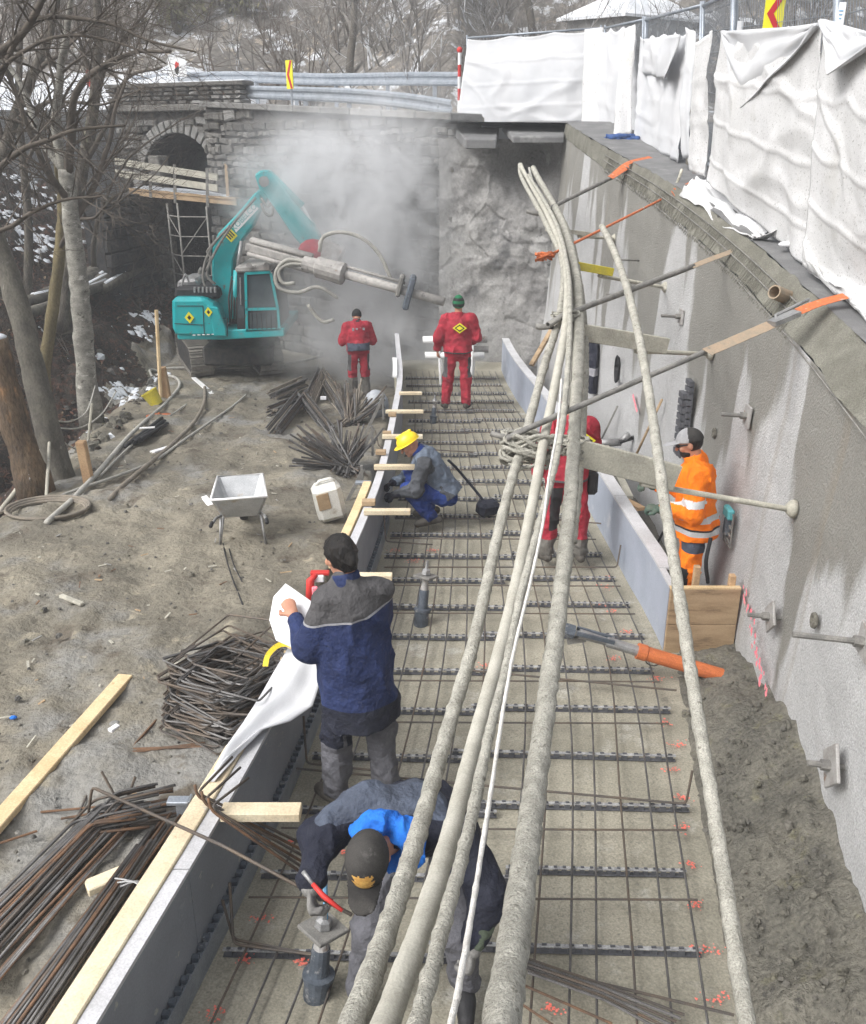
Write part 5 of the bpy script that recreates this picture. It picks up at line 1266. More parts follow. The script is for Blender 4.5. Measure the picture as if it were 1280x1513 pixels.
# boom, stick, rams
def arm(name, pts, y0, wd, mt='teal', bev=.03): return hull(name, pts, y0, y0 + wd, mt, bev)
bm = arm('boom', [(317, 478), (313, 400), (314, 365), (322, 345), (350, 316), (378, 283), (386, 288), (386, 306), (372, 335), (352, 362), (344, 385), (342, 478)], -.55, .42)
arm('boom_bracket', [(378, 284), (396, 268), (404, 282), (388, 304)], -.5, .32)
st = arm('stick', [(376, 258), (384, 252), (396, 251), (408, 262), (432, 296), (462, 330), (474, 352), (470, 366), (450, 367), (434, 350), (413, 318), (394, 291), (383, 279)], -.75, .34)
MB().tube([e(404, 263, -.62), e(446, 305, -.62)], .085, 10).build('ram_cylinder', MT['teal'], ex, smooth=True)
MB().tube([e(446, 305, -.62), e(466, 340, -.62)], .04, 8).build('ram_rod', MT['white_paint'], ex, smooth=True)
MB().tube([e(345, 470, -.7), e(351, 400, -.7)], .08, 10).build('ram_cylinder', MT['teal'], ex, smooth=True)
MB().tube([e(351, 400, -.7), e(357, 356, -.65)], .04, 8).build('ram_rod', MT['steel'], ex, smooth=True)
MB().tube([e(390, 268, -.95), e(390, 268, .1)], .10, 12).build('pivot_pin', MT['steel'], ex)
for pts in ([(318, 420), (306, 405), (318, 372), (345, 330), (378, 292)], [(314, 445), (300, 410), (311, 368), (340, 333)], [(386, 292), (396, 306), (404, 296), (410, 306)], [(305, 400), (312, 380), (306, 372), (322, 352)], [(386, 300), (392, 315), (402, 318), (404, 300)], [(352, 410), (362, 416), (367, 440), (364, 470)]):
    MB().tube(spline([e(*q, -.68) for q in pts], .06), .028, 6).build('hydraulic_hose', MT['steel_dirty'], ex, smooth=True)
# lettering on the boom
def lettering(txt, O, u, v, n, size, mt, parent, name='lettering'):
    cu = bpy.data.curves.new(name, 'FONT'); cu.body = txt; cu.size = size; cu.align_x = 'CENTER'; cu.align_y = 'CENTER'; cu.extrude = .002
    tmp = bpy.data.objects.new(name, cu); COL.objects.link(tmp); dg = bpy.context.evaluated_depsgraph_get(); me = bpy.data.meshes.new_from_object(tmp.evaluated_get(dg)); bpy.data.objects.remove(tmp)
    me.materials.clear(); me.materials.append(MT[mt]); o = bpy.data.objects.new(name, me); COL.objects.link(o)
    M = Matrix((u, v, n)).transposed().to_4x4(); M.translation = O; l_, q_, _ = M.decompose(); o.location = l_; o.rotation_euler = q_.to_euler()
    if parent is not None: adopt(o, parent)
    return o
yb = -.563
c0 = e(361, 321, yb); u = (e(376, 305, yb) - e(346, 337, yb)).normalized(); v = Vector((-u.z, 0, u.x)); n = Vector((0, -1, 0))
b = MB(); b.add([c0 + u * x + v * z for x, z in ((-.33, -.085), (.33, -.085), (.33, .085), (-.33, .085))], [(0, 1, 2, 3)]); b.build('name_plate', MT['white_paint'], bm)
lettering('KOBELCO', c0 + n * .004, u, v, n, .15, 'teal', bm)
c1 = e(341, 344, yb - .002); b = MB(); b.add([c1 + u * x + v * z for x, z in ((-.13, -.13), (.06, -.13), (.06, .10), (-.13, .10))], [(0, 1, 2, 3)]); b.build('warning_label', MT['sign_yellow'], bm)
b = MB()
for k in range(3): b.add([c1 + n * .004 + u * x + v * z for x, z in ((-.10 + .05 * k, -.09), (-.07 + .05 * k, -.09), (-.07 + .05 * k, .06), (-.10 + .05 * k, .06))], [(0, 1, 2, 3)])
b.build('label_print', MT['black'], bm)
# drill mast
def dm(t_, h_=0, dy=0):       # along the mast 0..1, h in px-ish metres above
    a, c = e(366, 366, -1.0), A(656, 446, 17.5); d = (c - a); q = a + d * t_; up = d.normalized().cross(Vector((0, 1, 0))); 
    if up.z < 0: up = -up
    return q + up * h_ + Vector((0, dy, 0))
mast = MB().beam(dm(0, .03), dm(.34, .03), .26, .16).build('drill_mast', MT['drill'], ex, bevel=.02)
for h_, dy in ((.17, -.08), (.17, .12), (-.10, -.1)): MB().tube([dm(.01, h_, dy), dm(.33, h_, dy)], .05, 8).build('feed_rail', MT['drill'], mast, smooth=True)
MB().tube([dm(.30, .02, -.1), dm(.36, .02, -.1), dm(.37, .02, -.1), dm(.47, .02, -.1)], [.15, .15, .20, .20], 14).build('rotary_head', MT['drill'], ex, smooth=False)
MB().tube([dm(.46, .02, -.1), dm(.50, .02, -.1), dm(.51, .02, -.1)], [.21, .21, .1], 14).build('head_collar', MT['plate'], ex)
MB().tube([dm(.5, .02, -.1), dm(1.0, .02, -.1)], .085, 12).build('drill_pipe', MT['drill'], ex, smooth=True)
MB().tube([dm(.36, .17, -.05), dm(.80, .16, -.05)], .03, 8).build('feed_rail', MT['drill'], ex, smooth=True)
MB().box(dm(.83, .02, -.1), (.12, .5, .62), Matrix.Rotation(.28, 3, 'Y')).build('rod_clamp', MT['casing'], ex, bevel=.03)
MB().box(dm(.78, .10, -.1), (.10, .4, .40), Matrix.Rotation(.28, 3, 'Y')).build('rod_clamp', MT['steel_dirty'], ex, bevel=.03)
MB().sphere(e(463, 372, -.8), .28, 12, sc=(1.1, .8, .9)).build('swivel', MT['red_cloth'], ex, smooth=True)
MB().box(e(487, 372, -.8), (.55, .35, .42), Matrix.Rotation(.5, 3, 'Y')).build('rotator', MT['plate'], ex, bevel=.05)
for pts in ([(472, 372), (478, 350), (505, 343), (535, 352), (560, 375), (578, 412)], [(455, 388), (425, 384), (408, 402), (412, 425), (440, 432), (470, 424), (500, 440)], [(468, 392), (430, 390), (412, 400), (418, 418), (436, 418)], [(455, 450), (470, 470), (480, 476), (494, 472)], [(498, 395), (510, 400), (512, 412)]):
    MB().tube(spline([e(*q, -1.45) for q in pts], .06), .038, 7).build('hydraulic_hose', MT['hose_grey'], ex, smooth=True)

# ================================================================ THINGS LYING ON THE EARTH
# wheelbarrow
wb_ = thing('wheelbarrow', 'empty galvanised wheelbarrow with some sand in its tray standing on the earth', 'wheelbarrow', (0, 0, 0))
rim = [(-.30, -.36), (.30, -.36), (.26, .40), (-.26, .40)]; bot = [(-.20, -.20), (.20, -.20), (.15, .18), (-.15, .18)]
def tray(z0, z1, s_): return [(x * s_, y * s_, z1) for x, y in rim] + [(x * s_, y * s_, z0) for x, y in bot]
b = MB(); b.add(tray(.32, .60, 1), [(0, 1, 5, 4), (1, 2, 6, 5), (2, 3, 7, 6), (3, 0, 4, 7), (4, 5, 6, 7)]); o = b.build('tray', MT['barrow'], wb_, bevel=.03); m = o.modifiers.new('s', 'SOLIDIFY'); m.thickness = .012
b = MB(); b.tube([(*rim[i % 4], .60) for i in range(5)], .014, 8); b.build('tray_rim', MT['white_paint'], wb_, smooth=True)
b = MB(); b.sphere((-.02, 0, .35), .2, 12, sc=(.7, .75, .35)); b.build('sand', MT['sand'], wb_, smooth=True)
for s_ in (-1, 1):
    MB().tube([(s_ * .29, -.75, .46), (s_ * .26, -.35, .38), (s_ * .18, .05, .28), (s_ * .06, .55, .18)], .016, 8).build('handle_tube', MT['steel'], wb_, smooth=True)
    MB().tube([(s_ * .29, -.78, .465), (s_ * .285, -.64, .445)], .022, 8).build('grip', MT['black'], wb_, smooth=True)
    MB().tube([(s_ * .22, -.22, .34), (s_ * .25, -.30, .015), (s_ * .25, -.20, .015), (s_ * .20, .02, .28)], .014, 8).build('leg', MT['steel'], wb_, smooth=True)
M = Matrix.Translation((0, .52, .185)) @ Matrix.Rotation(math.pi / 2, 4, 'Y'); wh = MB().lathe([(.10, -.035), (.17, -.045), (.185, -.02), (.185, .02), (.17, .045), (.10, .035)], 20, M).build('wheel', MT['rubber'], wb_, smooth=True)
MB().lathe([(.02, -.05), (.10, -.03), (.10, .03), (.02, .05)], 16, M).build('hub', MT['steel_dirty'], wh)
q = GL(360, 792); wb_.location = q; wb_.rotation_euler = (0, 0, R(10)); wb_.scale = (.88, .88, .88)
# white canister with an opening cut in its side
q = GL(487, 768); t = thing('canister', 'dirty white plastic canister with an opening cut in its side by the formwork', 'canister', q)
rz = Matrix.Rotation(.25, 3, 'Z') @ Matrix.Rotation(-.18, 3, 'Y'); c0 = q + Vector((0, 0, .22))
b = MB(); b.box(c0, (.30, .26, .40), rz); b.build('body', MT['plastic_white'], t, bevel=.05)
b = MB(); b.box(c0 + rz @ Vector((-.06, -.132, .05)), (.13, .01, .18), rz); b.build('opening', MT['oldwood'], t, bevel=.004)
b = MB(); b.tube([c0 + rz @ Vector((-.09, 0, .2)), c0 + rz @ Vector((-.05, 0, .235)), c0 + rz @ Vector((.07, 0, .235)), c0 + rz @ Vector((.11, 0, .2))], .018, 7); b.build('handle', MT['plastic_white'], t, smooth=True)
# bucket
q = GL(233, 600); t = thing('bucket', 'tipped yellow bucket beside the farther wooden stake', 'bucket', q); M = Matrix.Translation(q + Vector((0, 0, .03))) @ Matrix.Rotation(-.5, 4, 'Y')
o = MB().lathe([(.11, 0), (.15, .26), (.16, .26), (.16, .28), (.14, .28), (.10, .02)], 18, M).build('pail', MT['bucket'], t, smooth=False)
MB().tube([M @ Vector((.155 * math.cos(a), .155 * math.sin(a) * 1, .26 + .10 * math.sin(a))) for a in np.linspace(0, math.pi, 10)], .006, 5).build('handle', MT['steel'], t)
# stakes and poles at the edge
q = GL(248, 590); t = thing('stake', 'farther wooden stake with a thin pole leaning on it above the yellow bucket', 'stake', q); MB().beam(q - Vector((0, 0, .1)), q + Vector((-.05, 0, .62)), .14, .13, up=(0, 1, 0)).build('post', MT['stake'], t, bevel=.01)
MB().tube([q + Vector((-.1, -.12, 0)), A(231, 458, q.y - .1)], .035, 7).build('thin_pole', MT['pine'], t)
q = GL(132, 712); tag(MB().beam(q - Vector((0, 0, .1)), q + Vector((-.03, 0, .52)), .11, .10, up=(0, 1, 0)).build('stake', MT['stake'], bevel=.01), 'nearer short wooden stake driven into the gully edge', 'stake')
o = MB().tube(spline([A(-40, 800, 10.2), A(20, 730, 10.6), A(62, 665, 11), A(80, 618, 11.3)], .1), .032, 8).build('pole', MT['greywood'], smooth=True); tag(o, 'long pale pole leaning up from the left edge to the tree', 'pole')
o = MB().tube([GL(68, 745), A(75, 618, 11.3)], .02, 7).build('pole', MT['greywood'], smooth=True); tag(o, 'thin upright pole by the foot of the big trunk', 'pole')
for k, (pts, lab) in enumerate(((((78, 622, 11.3), (105, 622, 12.5), (128, 608, 13.5), (141, 570, 14.5)), 'upper slack rope between the leaning pole and the birch'), (((80, 632, 11.3), (118, 632, 12.0), (150, 612, 13), (172, 578, 14.6)), 'lower slack rope strung from the leaning pole toward the rubble'), (((80, 635, 11.3), (100, 658, 11.6), (120, 664, 11.8), (130, 650, 12)), 'short rope loop between the leaning pole and the nearer stake'))):
    o = MB().tube(spline([A(x, y, Y) for x, y, Y in pts], .1), .011, 5).build('rope', MT['hose_grey'], smooth=True); tag(o, lab, 'rope')
o = MB().tube([A(136, 596, 12.1), A(130, 655, 12.0)], .018, 6).build('rod', MT['greywood']); tag(o, 'thin rod stuck up behind the nearer stake', 'rod')
# hoses and bars on the earth
def lay(name, lab, pts, r_, matn, cat='hose', lump=0, dz=0.0, group=None, z_end=None):
    S = spline([GL(x, y) for x, y in pts], .1); S = [(p[0], p[1], terrain_z(p[0], p[1]) + r_ + .012 + dz) for p in S]
    return tag(MB().tube(S, r_, 8, lump=lump, lsc=20).build(name, MT[matn], smooth=True), lab, cat, group)
lay('ground_hose', 'long pale hose snaking along the gully edge and across behind the stakes', [(70, 778), (130, 720), (200, 640), (252, 592), (266, 572), (258, 560), (232, 556), (222, 550), (245, 547), (330, 545), (420, 540), (470, 530), (512, 518)], .032, 'hose_grey')
lay('ground_hose', 'brown hose bending down across the earth left of the wheelbarrow', [(163, 742), (205, 703), (250, 665), (285, 630), (302, 598), (303, 575)], .03, 'hose_brown')
lay('ground_hose', 'thin pale cable lying from the nearer stake toward the rebar bundles', [(70, 745), (120, 725), (165, 710), (225, 686), (270, 655), (320, 620), (364, 586)], .02, 'hose_grey', 'cable')
lay('ground_hose', 'thin pale pipe lying close beside the long hose', [(150, 705), (190, 665), (240, 625), (275, 600)], .016, 'hose_grey')
lay('power_cable', 'thin dark cable running from the wheelbarrow to the pile of stirrups', [(330, 806), (334, 825), (343, 855), (362, 905)], .007, 'black', 'cable')
lay('power_cable', 'second thin dark cable looping out of the stirrup pile', [(337, 806), (345, 835), (358, 862)], .006, 'black', 'cable')
q = GL(72, 757); b = MB()
for k in range(3): b.tube([q + Vector((math.cos(a) * (.40 + .02 * k), math.sin(a) * (.30 + .02 * k), .02 + .02 * k)) for a in np.linspace(0, 6.28, 30)], .018, 7)
b.tube(spline([q + Vector((-.4, -.02, .03)), q + Vector((-.7, -.22, .03)), q + Vector((-1.0, -.5, .03))], .1), .018, 7)
tag(b.build('hose_coil', MT['hose_brown'], smooth=True), 'dark coiled hose lying at the left edge of the earth', 'hose')
# black pipes and an orange clamp
q = GL(215, 645); t = thing('pipe_bundle', 'small bundle of black pipes with a white band on the earth', 'pipes', q)
for k in range(6):
    a, c = GL(186 + 5 * k, 664 - 2 * k), GL(238 + 2 * k, 622 + 2 * k); MB().tube([a + Vector((0, 0, .04 + .03 * (k % 2))), c + Vector((0, 0, .04 + .03 * (k % 2)))], .03, 7).build('pipe', MT['black'], t, smooth=True)
a = GL(217, 642); MB().beam(a + Vector((-.1, 0, .10)), a + Vector((.12, .05, .10)), .05, .015).build('band', MT['white_paint'], t)
q = GL(237, 616); b = MB()
for k in range(4): b.tube(spline([q + Vector((rng.uniform(-.22, .22), rng.uniform(-.12, .12), .03)) for _ in range(3)], .05), .03, 6)
tag(b.build('orange_clamp', MT['pvc_orange'], smooth=True), 'orange brown clamp pieces lying above the black pipes', 'clamp')
for (p0, p1, w_, lab, mt) in [((286, 558), (314, 582), .10, 'white board lying at the bend of the brown hose', 'white_paint'), ((300, 732), (316, 752), .07, 'short white board left of the wheelbarrow', 'white_paint'), ((90, 880), (122, 893), .045, 'pale stick lying on the earth in the left middle', 'greywood'), ((225, 668), (252, 660), .09, 'crumpled white scrap beside the black pipes', 'paper'), ((58, 825), (64, 808), .03, 'small pale stick at the left edge', 'greywood'), ((162, 1080), (175, 1072), .04, 'small white chip beside the long yellow plank', 'paper')]:
    a, c = GL(*p0, .02), GL(*p1, .02); tag(MB().beam(a, c, w_, .025).build('board_scrap', MT[mt], bevel=.004), lab, 'scrap')
a, c = GL(-6, 1218, .03), GL(186, 1000, .03); d = (c - a).normalized(); sd_ = Vector((d.y, -d.x, 0))
tag(MB().beam(a - d * .3, c, .11, .045).build('plank', MT['pine'], bevel=.005), 'long fresh yellow plank lying alone on the earth at the left', 'plank')
q = GL(20, 1062); tag(MB().sphere(q + Vector((0, 0, .01)), .02, 8, sc=(1.4, 1, .6)).build('bottle_cap', MT['bright_blue'], smooth=True), 'tiny blue plastic cap on the earth at the left edge', 'cap')
q = GL(170, 1072); tag(MB().sphere(q + Vector((0, 0, .012)), .03, 8, sc=(1.3, 1, .7)).build('white_stone', MT['stone_pale'], smooth=True), 'small white stone on the earth by the angle bars', 'stone')
t = thing('angle_bar', 'pair of rusty bent bars forming a corner on the earth left of the stirrups', 'reinforcement', GL(195, 1108))
for (p0, p1) in (((190, 1110), (292, 996)), ((190, 1112), (303, 1098)), ((196, 1107), (300, 1103))): MB().tube([GL(*p0, .015), GL(*p1, .015)], .009, 6).build('bar', MT['rebar_rust'], t)
rr = random.Random(44); b = MB()
for k in range(170):
    y = rr.uniform(2.5, 15) if k % 3 else rr.uniform(2.5, 8); x0 = edge_x(y); x = x0 + (xl(y) - .6 - x0) * rr.random(); a_ = rr.uniform(0, 3.14); l_ = rr.uniform(.02, .11); z = terrain_z(x, y) + .012
    b.beam((x, y, z), (x + math.cos(a_) * l_, y + math.sin(a_) * l_, z + rr.uniform(-.004, .012)), rr.uniform(.006, .02), .006, mi=rr.choice((0, 0, 1, 2, 3)))
b.build('debris', [MT['greywood'], MT['oldwood'], MT['rebar_rust'], MT['stone_pale']], kind='stuff')
# red clamp on the formwork edge
q = G(462, 862, FH - .05); t = thing('red_clamp', 'red and white clamp hooked on the formwork edge left of the navy jacket man', 'clamp', q)
MB().tube([q + Vector((-.03, 0, -.18)), q + Vector((-.02, .02, .02)), q + Vector((.03, .05, .06))], [.04, .035, .02], 8).build('body', MT['red_paint'], t, smooth=True)
MB().box(q + Vector((.05, .12, .04)), (.16, .06, .03)).build('jaw', MT['red_paint'], t, bevel=.006); MB().box(q + Vector((.04, .05, .02)), (.1, .03, .06)).build('plate', MT['white_paint'], t, bevel=.006)
MB().box(q + Vector((.02, -.02, -.12)), (.05, .04, .2)).build('grip', MT['spray_pink'], t, bevel=.01)

# ================================================================ REINFORCEMENT LYING ABOUT
def bar_path(pts, rad=.04): return spline_bend(pts, rad)
# long straight bundles, lower left
def long_bundle(lab, p0, p1, n, wid, hi, seed, bend=None, mts=('rebar', 'rebar_grey', 'rebar_grey', 'rebar_rust'), dz=.0):
    rr = random.Random(seed); a, c = GL(*p0), GL(*p1); d = (c - a).normalized(); s_ = Vector((d.y, -d.x, 0)); t = thing('bar_bundle', lab, 'reinforcement', c)
    for k in range(n):
        o0, o1 = rr.uniform(-1, 1), 0; o1 = o0 * rr.uniform(.7, 1.1) + rr.uniform(-.25, .25); hz = .012 + dz + hi * (1 - abs(o0)) * rr.random()
        p_, q_ = a + s_ * o0 * wid * 1.15 + Vector((0, 0, hz)), c + s_ * o1 * wid + d * rr.uniform(-.25, .12) + Vector((0, 0, hz + rr.uniform(0, .02)))
        pts = [p_, q_]
        if bend: pts.append(q_ + (d * bend[0] + s_ * bend[1]).normalized() * rr.uniform(.22, .32) + Vector((0, 0, rr.uniform(.0, .06))))
        MB().tube(bar_path(pts), .0085, 6).build('bar', MT[rr.choice(mts)], t, smooth=True)
    return t, d, s_
t, d, s_ = long_bundle('upper left bundle of dark bent bars resting on a timber', (-70, 1470), (172, 1216), 46, .17, .10, 2, (.45, .9), dz=.05)
long_bundle('tied bundle of straight bars lying along the timber edge of the formwork', (-10, 1620), (250, 1245), 44, .13, .08, 4, None, ('rebar_grey', 'rebar_grey', 'rebar', 'rebar_rust'), dz=.05)
for (dx) in (0, 1):
    q = GL(185 + 22 * dx, 1308 - 5 * dx, .10); 
o = thing('tie_wire', 'twisted wire tie round the straight bar bundle', 'wire', GL(200, 1305))
for k in range(3):
    a, c = GL(170 + 4 * k, 1298 + 6 * k, .17), GL(228, 1322 - 7 * k, .15); MB().tube(spline([a, (a + c) / 2 + Vector((0, 0, .03)), c], .04), .005, 5).build('wire', MT['steel'], o)
a, c = GL(128, 1316, .03), GL(186, 1292, .03); tag(MB().beam(a, c, .09, .07).build('timber_block', MT['pine_pale'], bevel=.006), 'pale timber block propping up the two bar bundles', 'timber')
for k, (pts, lab) in enumerate(([[(0, 1330), (100, 1240), (135, 1160)], 'single thin bar lying left of the bent bundle'], [[(60, 1200), (150, 1192)], 'short rusty bar above the bent bundle'], [[(90, 1210), (170, 1196)], 'second short rusty bar above the bent bundle'], [[(0, 1246), (55, 1228)], 'thin rusty bar at the left edge below the plank'])):
    tag(MB().tube(bar_path([GL(*p, .015) for p in pts]), .007, 6).build('loose_bar', MT['rebar_rust' if k else 'rebar']), lab, 'reinforcement')
for (p0, zz, p1, lab) in [((185, 1190), .22, (200, 1148), 'bar end sticking up out of the bent bundle'), ((170, 1176), .2, (150, 1140), 'second bar end sticking up by the bent bundle')]:
    a = GL(*p0, .03); tag(MB().tube([a, A(*p1, a.y + .05)], .008, 6).build('loose_bar', MT['rebar']), lab, 'reinforcement')
# long bar and bent bars carried across the formwork edge
a = GL(130, 1208, .05); pts = [a, A(136, 1163, a.y + .05), D(330, 1250, 4.15), D(520, 1352, 3.85)]
tag(MB().tube(bar_path(pts), .0085, 6).build('loose_bar', MT['rebar'], smooth=True), 'long bar held in the capped man\'s glove, reaching across the formwork', 'reinforcement')
t = thing('bar_bundle', 'handful of rusty bent bars hooked over the formwork edge toward the capped man', 'reinforcement', G(300, 1190, FH + .06))
for k in range(6):
    a = G(286 + 5 * k, 1172 + 5 * k, FH + .14); c = G(478, 1262 + 10 * k, FH - .28); s0 = G(330 + 6 * k, 1135 + 8 * k, FH + .12)
    pts = [a + Vector((-.01, .02, .06)), a, c] if k % 2 else [s0 + Vector((.03, .10, 0)), a + Vector((.02, 0, 0)), c]
    MB().tube(bar_path(pts), .008, 6).build('bar', MT['rebar_rust' if k % 2 else 'rebar'], t, smooth=True)
# heap of stirrups
def frame_path(M, w_, h_, open_=.1):
    pts = [(-w_/2 + open_, h_/2), (-w_/2, h_/2), (-w_/2, -h_/2), (w_/2, -h_/2), (w_/2, h_/2), (-w_/2 + .02, h_/2 + .015)]
    return bar_path([M @ Vector((x, y, 0)) for x, y in pts], .03)
t = thing('stirrup_pile', 'big heap of dark rectangular stirrups beside the white sheet and formwork', 'reinforcement', GL(360, 1060))
c0 = GL(345, 1045); rr = random.Random(12)
for k in range(130):
    lv = k / 130; fan = rr.uniform(-1, 1)
    M = Matrix.Translation(c0 + Vector((-.03 + rr.uniform(-.09, .09) + .03 * lv, -.10 + rr.uniform(-.15, .15) + .35 * lv * rr.random(), .03 + .36 * lv * rr.uniform(.6, 1)))) @ Matrix.Rotation(R(60) + fan * .30, 4, 'Z') @ Matrix.Rotation(rr.uniform(-.18, .18), 4, 'X') @ Matrix.Rotation(rr.uniform(-.15, .25), 4, 'Y')
    MB().tube(frame_path(M, rr.uniform(.46, .60), rr.uniform(.42, .54), rr.uniform(.08, .2)), .0075, 5).build('stirrup', MT[rr.choice(('rebar', 'rebar_grey', 'rebar', 'rebar'))], t)
for k in range(9):
    a, c = GL(300 + 3 * k, 1080 - 2 * k, .04 + .01 * k), GL(405 + 2 * k, 1048 - 3 * k, .05 + .01 * k); MB().tube([a, c], .0075, 5).build('bar', MT['rebar_grey'], t)
# spiky bundles of cut bars
def spiky(lab, px, py, n, ln, seed, mts, tilt=.5, head=(0, 1), spread=1.1, th=.012):
    rr = random.Random(seed); c0 = GL(px, py); t = thing('bar_bundle', lab, 'reinforcement', c0)
    for k in range(n):
        a = math.atan2(head[1], head[0]) + rr.uniform(-spread, spread); el = rr.uniform(.02, tilt); d = Vector((math.cos(a) * math.cos(el), math.sin(a) * math.cos(el), math.sin(el)))
        o0 = c0 + Vector((rr.uniform(-.1, .1), rr.uniform(-.1, .1), rr.uniform(.02, .14))); MB().tube([o0 - d * ln * rr.uniform(.12, .35), o0 + d * ln * rr.uniform(.6, 1)], th, 6).build('bar', MT[rr.choice(mts)], t)
    return t
spiky('spiky splayed bundle of dark bars behind the white canister', 510, 698, 95, .78, 21, ('rebar_grey', 'rebar', 'rebar_grey'), .75, (-.6, .55), 1.5, .013)
spiky('grey bundle of bars at the boots of the hunched red worker', 520, 628, 60, .9, 22, ('rebar_grey', 'hose_brown', 'rebar'), .8, (.25, 1), .7, .016)
def frame_bundle(t, c0, rz_, L_, n, rr, th=.016, hgt=.16, wid=.18):
    d = Vector((math.cos(rz_), math.sin(rz_), 0)); s_ = Vector((-d.y, d.x, 0))
    for k in range(n):
        o0 = c0 + s_ * rr.uniform(-wid, wid) + Vector((0, 0, .03 + hgt * rr.random())); MB().tube([o0 - d * L_ * rr.uniform(.45, .52), o0 + d * L_ * rr.uniform(.45, .52)], th, 6).build('bar', MT[rr.choice(('hose_brown', 'rebar_grey', 'rebar', 'rebar_grey'))], t)
rr = random.Random(31)
t = thing('bar_bundle', 'crossed open heap of grey bar bundles, farthest from the wheelbarrow', 'reinforcement', GL(460, 620))
for (p0, p1, n) in (((402, 590), (448, 576), 16), ((402, 618), (450, 606), 16), ((405, 640), (450, 606), 18), ((450, 608), (490, 640), 22), ((474, 572), (506, 606), 18), ((448, 612), (478, 570), 16)):
    a, c = GL(*p0), GL(*p1); frame_bundle(t, (a + c) / 2, math.atan2(c.y - a.y, c.x - a.x), (c - a).length, n, rr, .017, .22, .12)
tag(MB().box(GL(478, 588, .28), (.10, .05, .05)).build('paper_tag', MT['paper']), 'tiny white tag on the crossed heap of bars', 'tag')
# plastic film lump behind the formwork
q = GL(556, 598, .2); tag(MB().sphere(q, .24, 14, sc=(.9, .8, 1.1)).build('plastic_sheet', MT['pale_film'], smooth=True), 'crumpled grey plastic film bundled at the far end of the left formwork', 'film')

# ================================================================ WHITE SHEET OVER THE FORMWORK, PLAN
P = []
rows = [((425, 955, 5.9, FH + .22), (478, 972, 5.9, FH + .24)), ((405, 990, 5.6, FH + .15), (474, 1003, 5.6, FH + .12)), ((385, 1025, 5.35, FH + .07), (462, 1040, 5.4, FH + .05)), ((360, 1065, 5.1, FH + .06), (430, 1062, 5.2, FH + .06)), ((335, 1105, 4.85, FH + .05), (390, 1078, 5.05, FH + .065)), ((308, 1150, 4.6, FH + .02), (352, 1112, 4.8, FH + .06)), ((292, 1182, 4.45, FH - .08), (318, 1150, 4.65, FH + .06))]
for (l_, r_) in rows:
    a, c = G(l_[0], l_[1], l_[3]), G(r_[0], r_[1], r_[3]); row = []
    for j in range(14):
        s_ = j / 13; p = a.lerp(c, s_); p.z += .035 * math.sin(s_ * 7 + l_[1] * .03) * math.sin(math.pi * s_) + .02 * float(vnoise(s_ * 4, l_[1] * .02, 0, 7)); row.append(tuple(p))
    drop = Vector(row[0]); row = [tuple(drop + Vector((-.05, -.01, -.28))), tuple(drop + Vector((-.04, 0, -.1)))] + row
    P.append(row)
P = np.array(P); Pi = []
for i in range(len(P) - 1):
    for k in range(4): Pi.append(P[i] + (P[i + 1] - P[i]) * k / 4)
Pi.append(P[-1]); o = MB().grid(np.array(Pi)).build('white_sheet', MT['cloth_white'], smooth=True); m = o.modifiers.new('s', 'SOLIDIFY'); m.thickness = .006
tag(o, 'crumpled white fabric sheet draped over the formwork edge beside the navy jacket man', 'sheet')
a = G(396, 968, FH + .22); c = G(445, 955, FH + .25); o = MB()
S = spline([a + Vector((-.01, -.06, -.05)), a, G(415, 952, FH + .26), c], .03)
for i in range(len(S) - 1): o.beam(S[i], S[i + 1], .035, .006, up=(0, -1, .6))
tag(o.build('yellow_strap', MT['yellow']), 'yellow lifting strap across the top of the white fabric sheet', 'strap')

# ================================================================ PEOPLE: one continuous skin each, clothes over it
def sdf_eval(prims, X, k):
    d = None
    for p in prims:
        if p[0] == 'c':
            _, a, b_, ra, rb = p[:5]; a = np.array(tuple(a), float); b_ = np.array(tuple(b_), float); Q = X - a; ba = b_ - a
            sq = p[5] if len(p) > 5 else None
            t = np.clip((Q @ ba) / max(ba @ ba, 1e-9), 0, 1); V = Q - t[..., None] * ba
            if sq is not None:
                n = nrm(tuple(sq[0])); V = V + (V @ n)[..., None] * n * (1 / sq[1] - 1)
            q = np.linalg.norm(V, axis=-1) - (ra + (rb - ra) * t)
            if sq is not None: q = q * (.5 + .5 * sq[1])
        else:
            _, c, ax, rad = p[:4]; Q = (X - np.array(tuple(c), float)) @ np.array([tuple(a) for a in ax], float).T; rad = np.array(rad, float)
            k0 = np.linalg.norm(Q / rad, axis=-1); k1 = np.linalg.norm(Q / rad ** 2, axis=-1); q = k0 * (k0 - 1) / np.maximum(k1, 1e-6)
        if d is None: d = q
        else:
            hh = np.clip(.5 + .5 * (q - d) / k, 0, 1); d = q + (d - q) * hh - k * hh * (1 - hh)
    return d
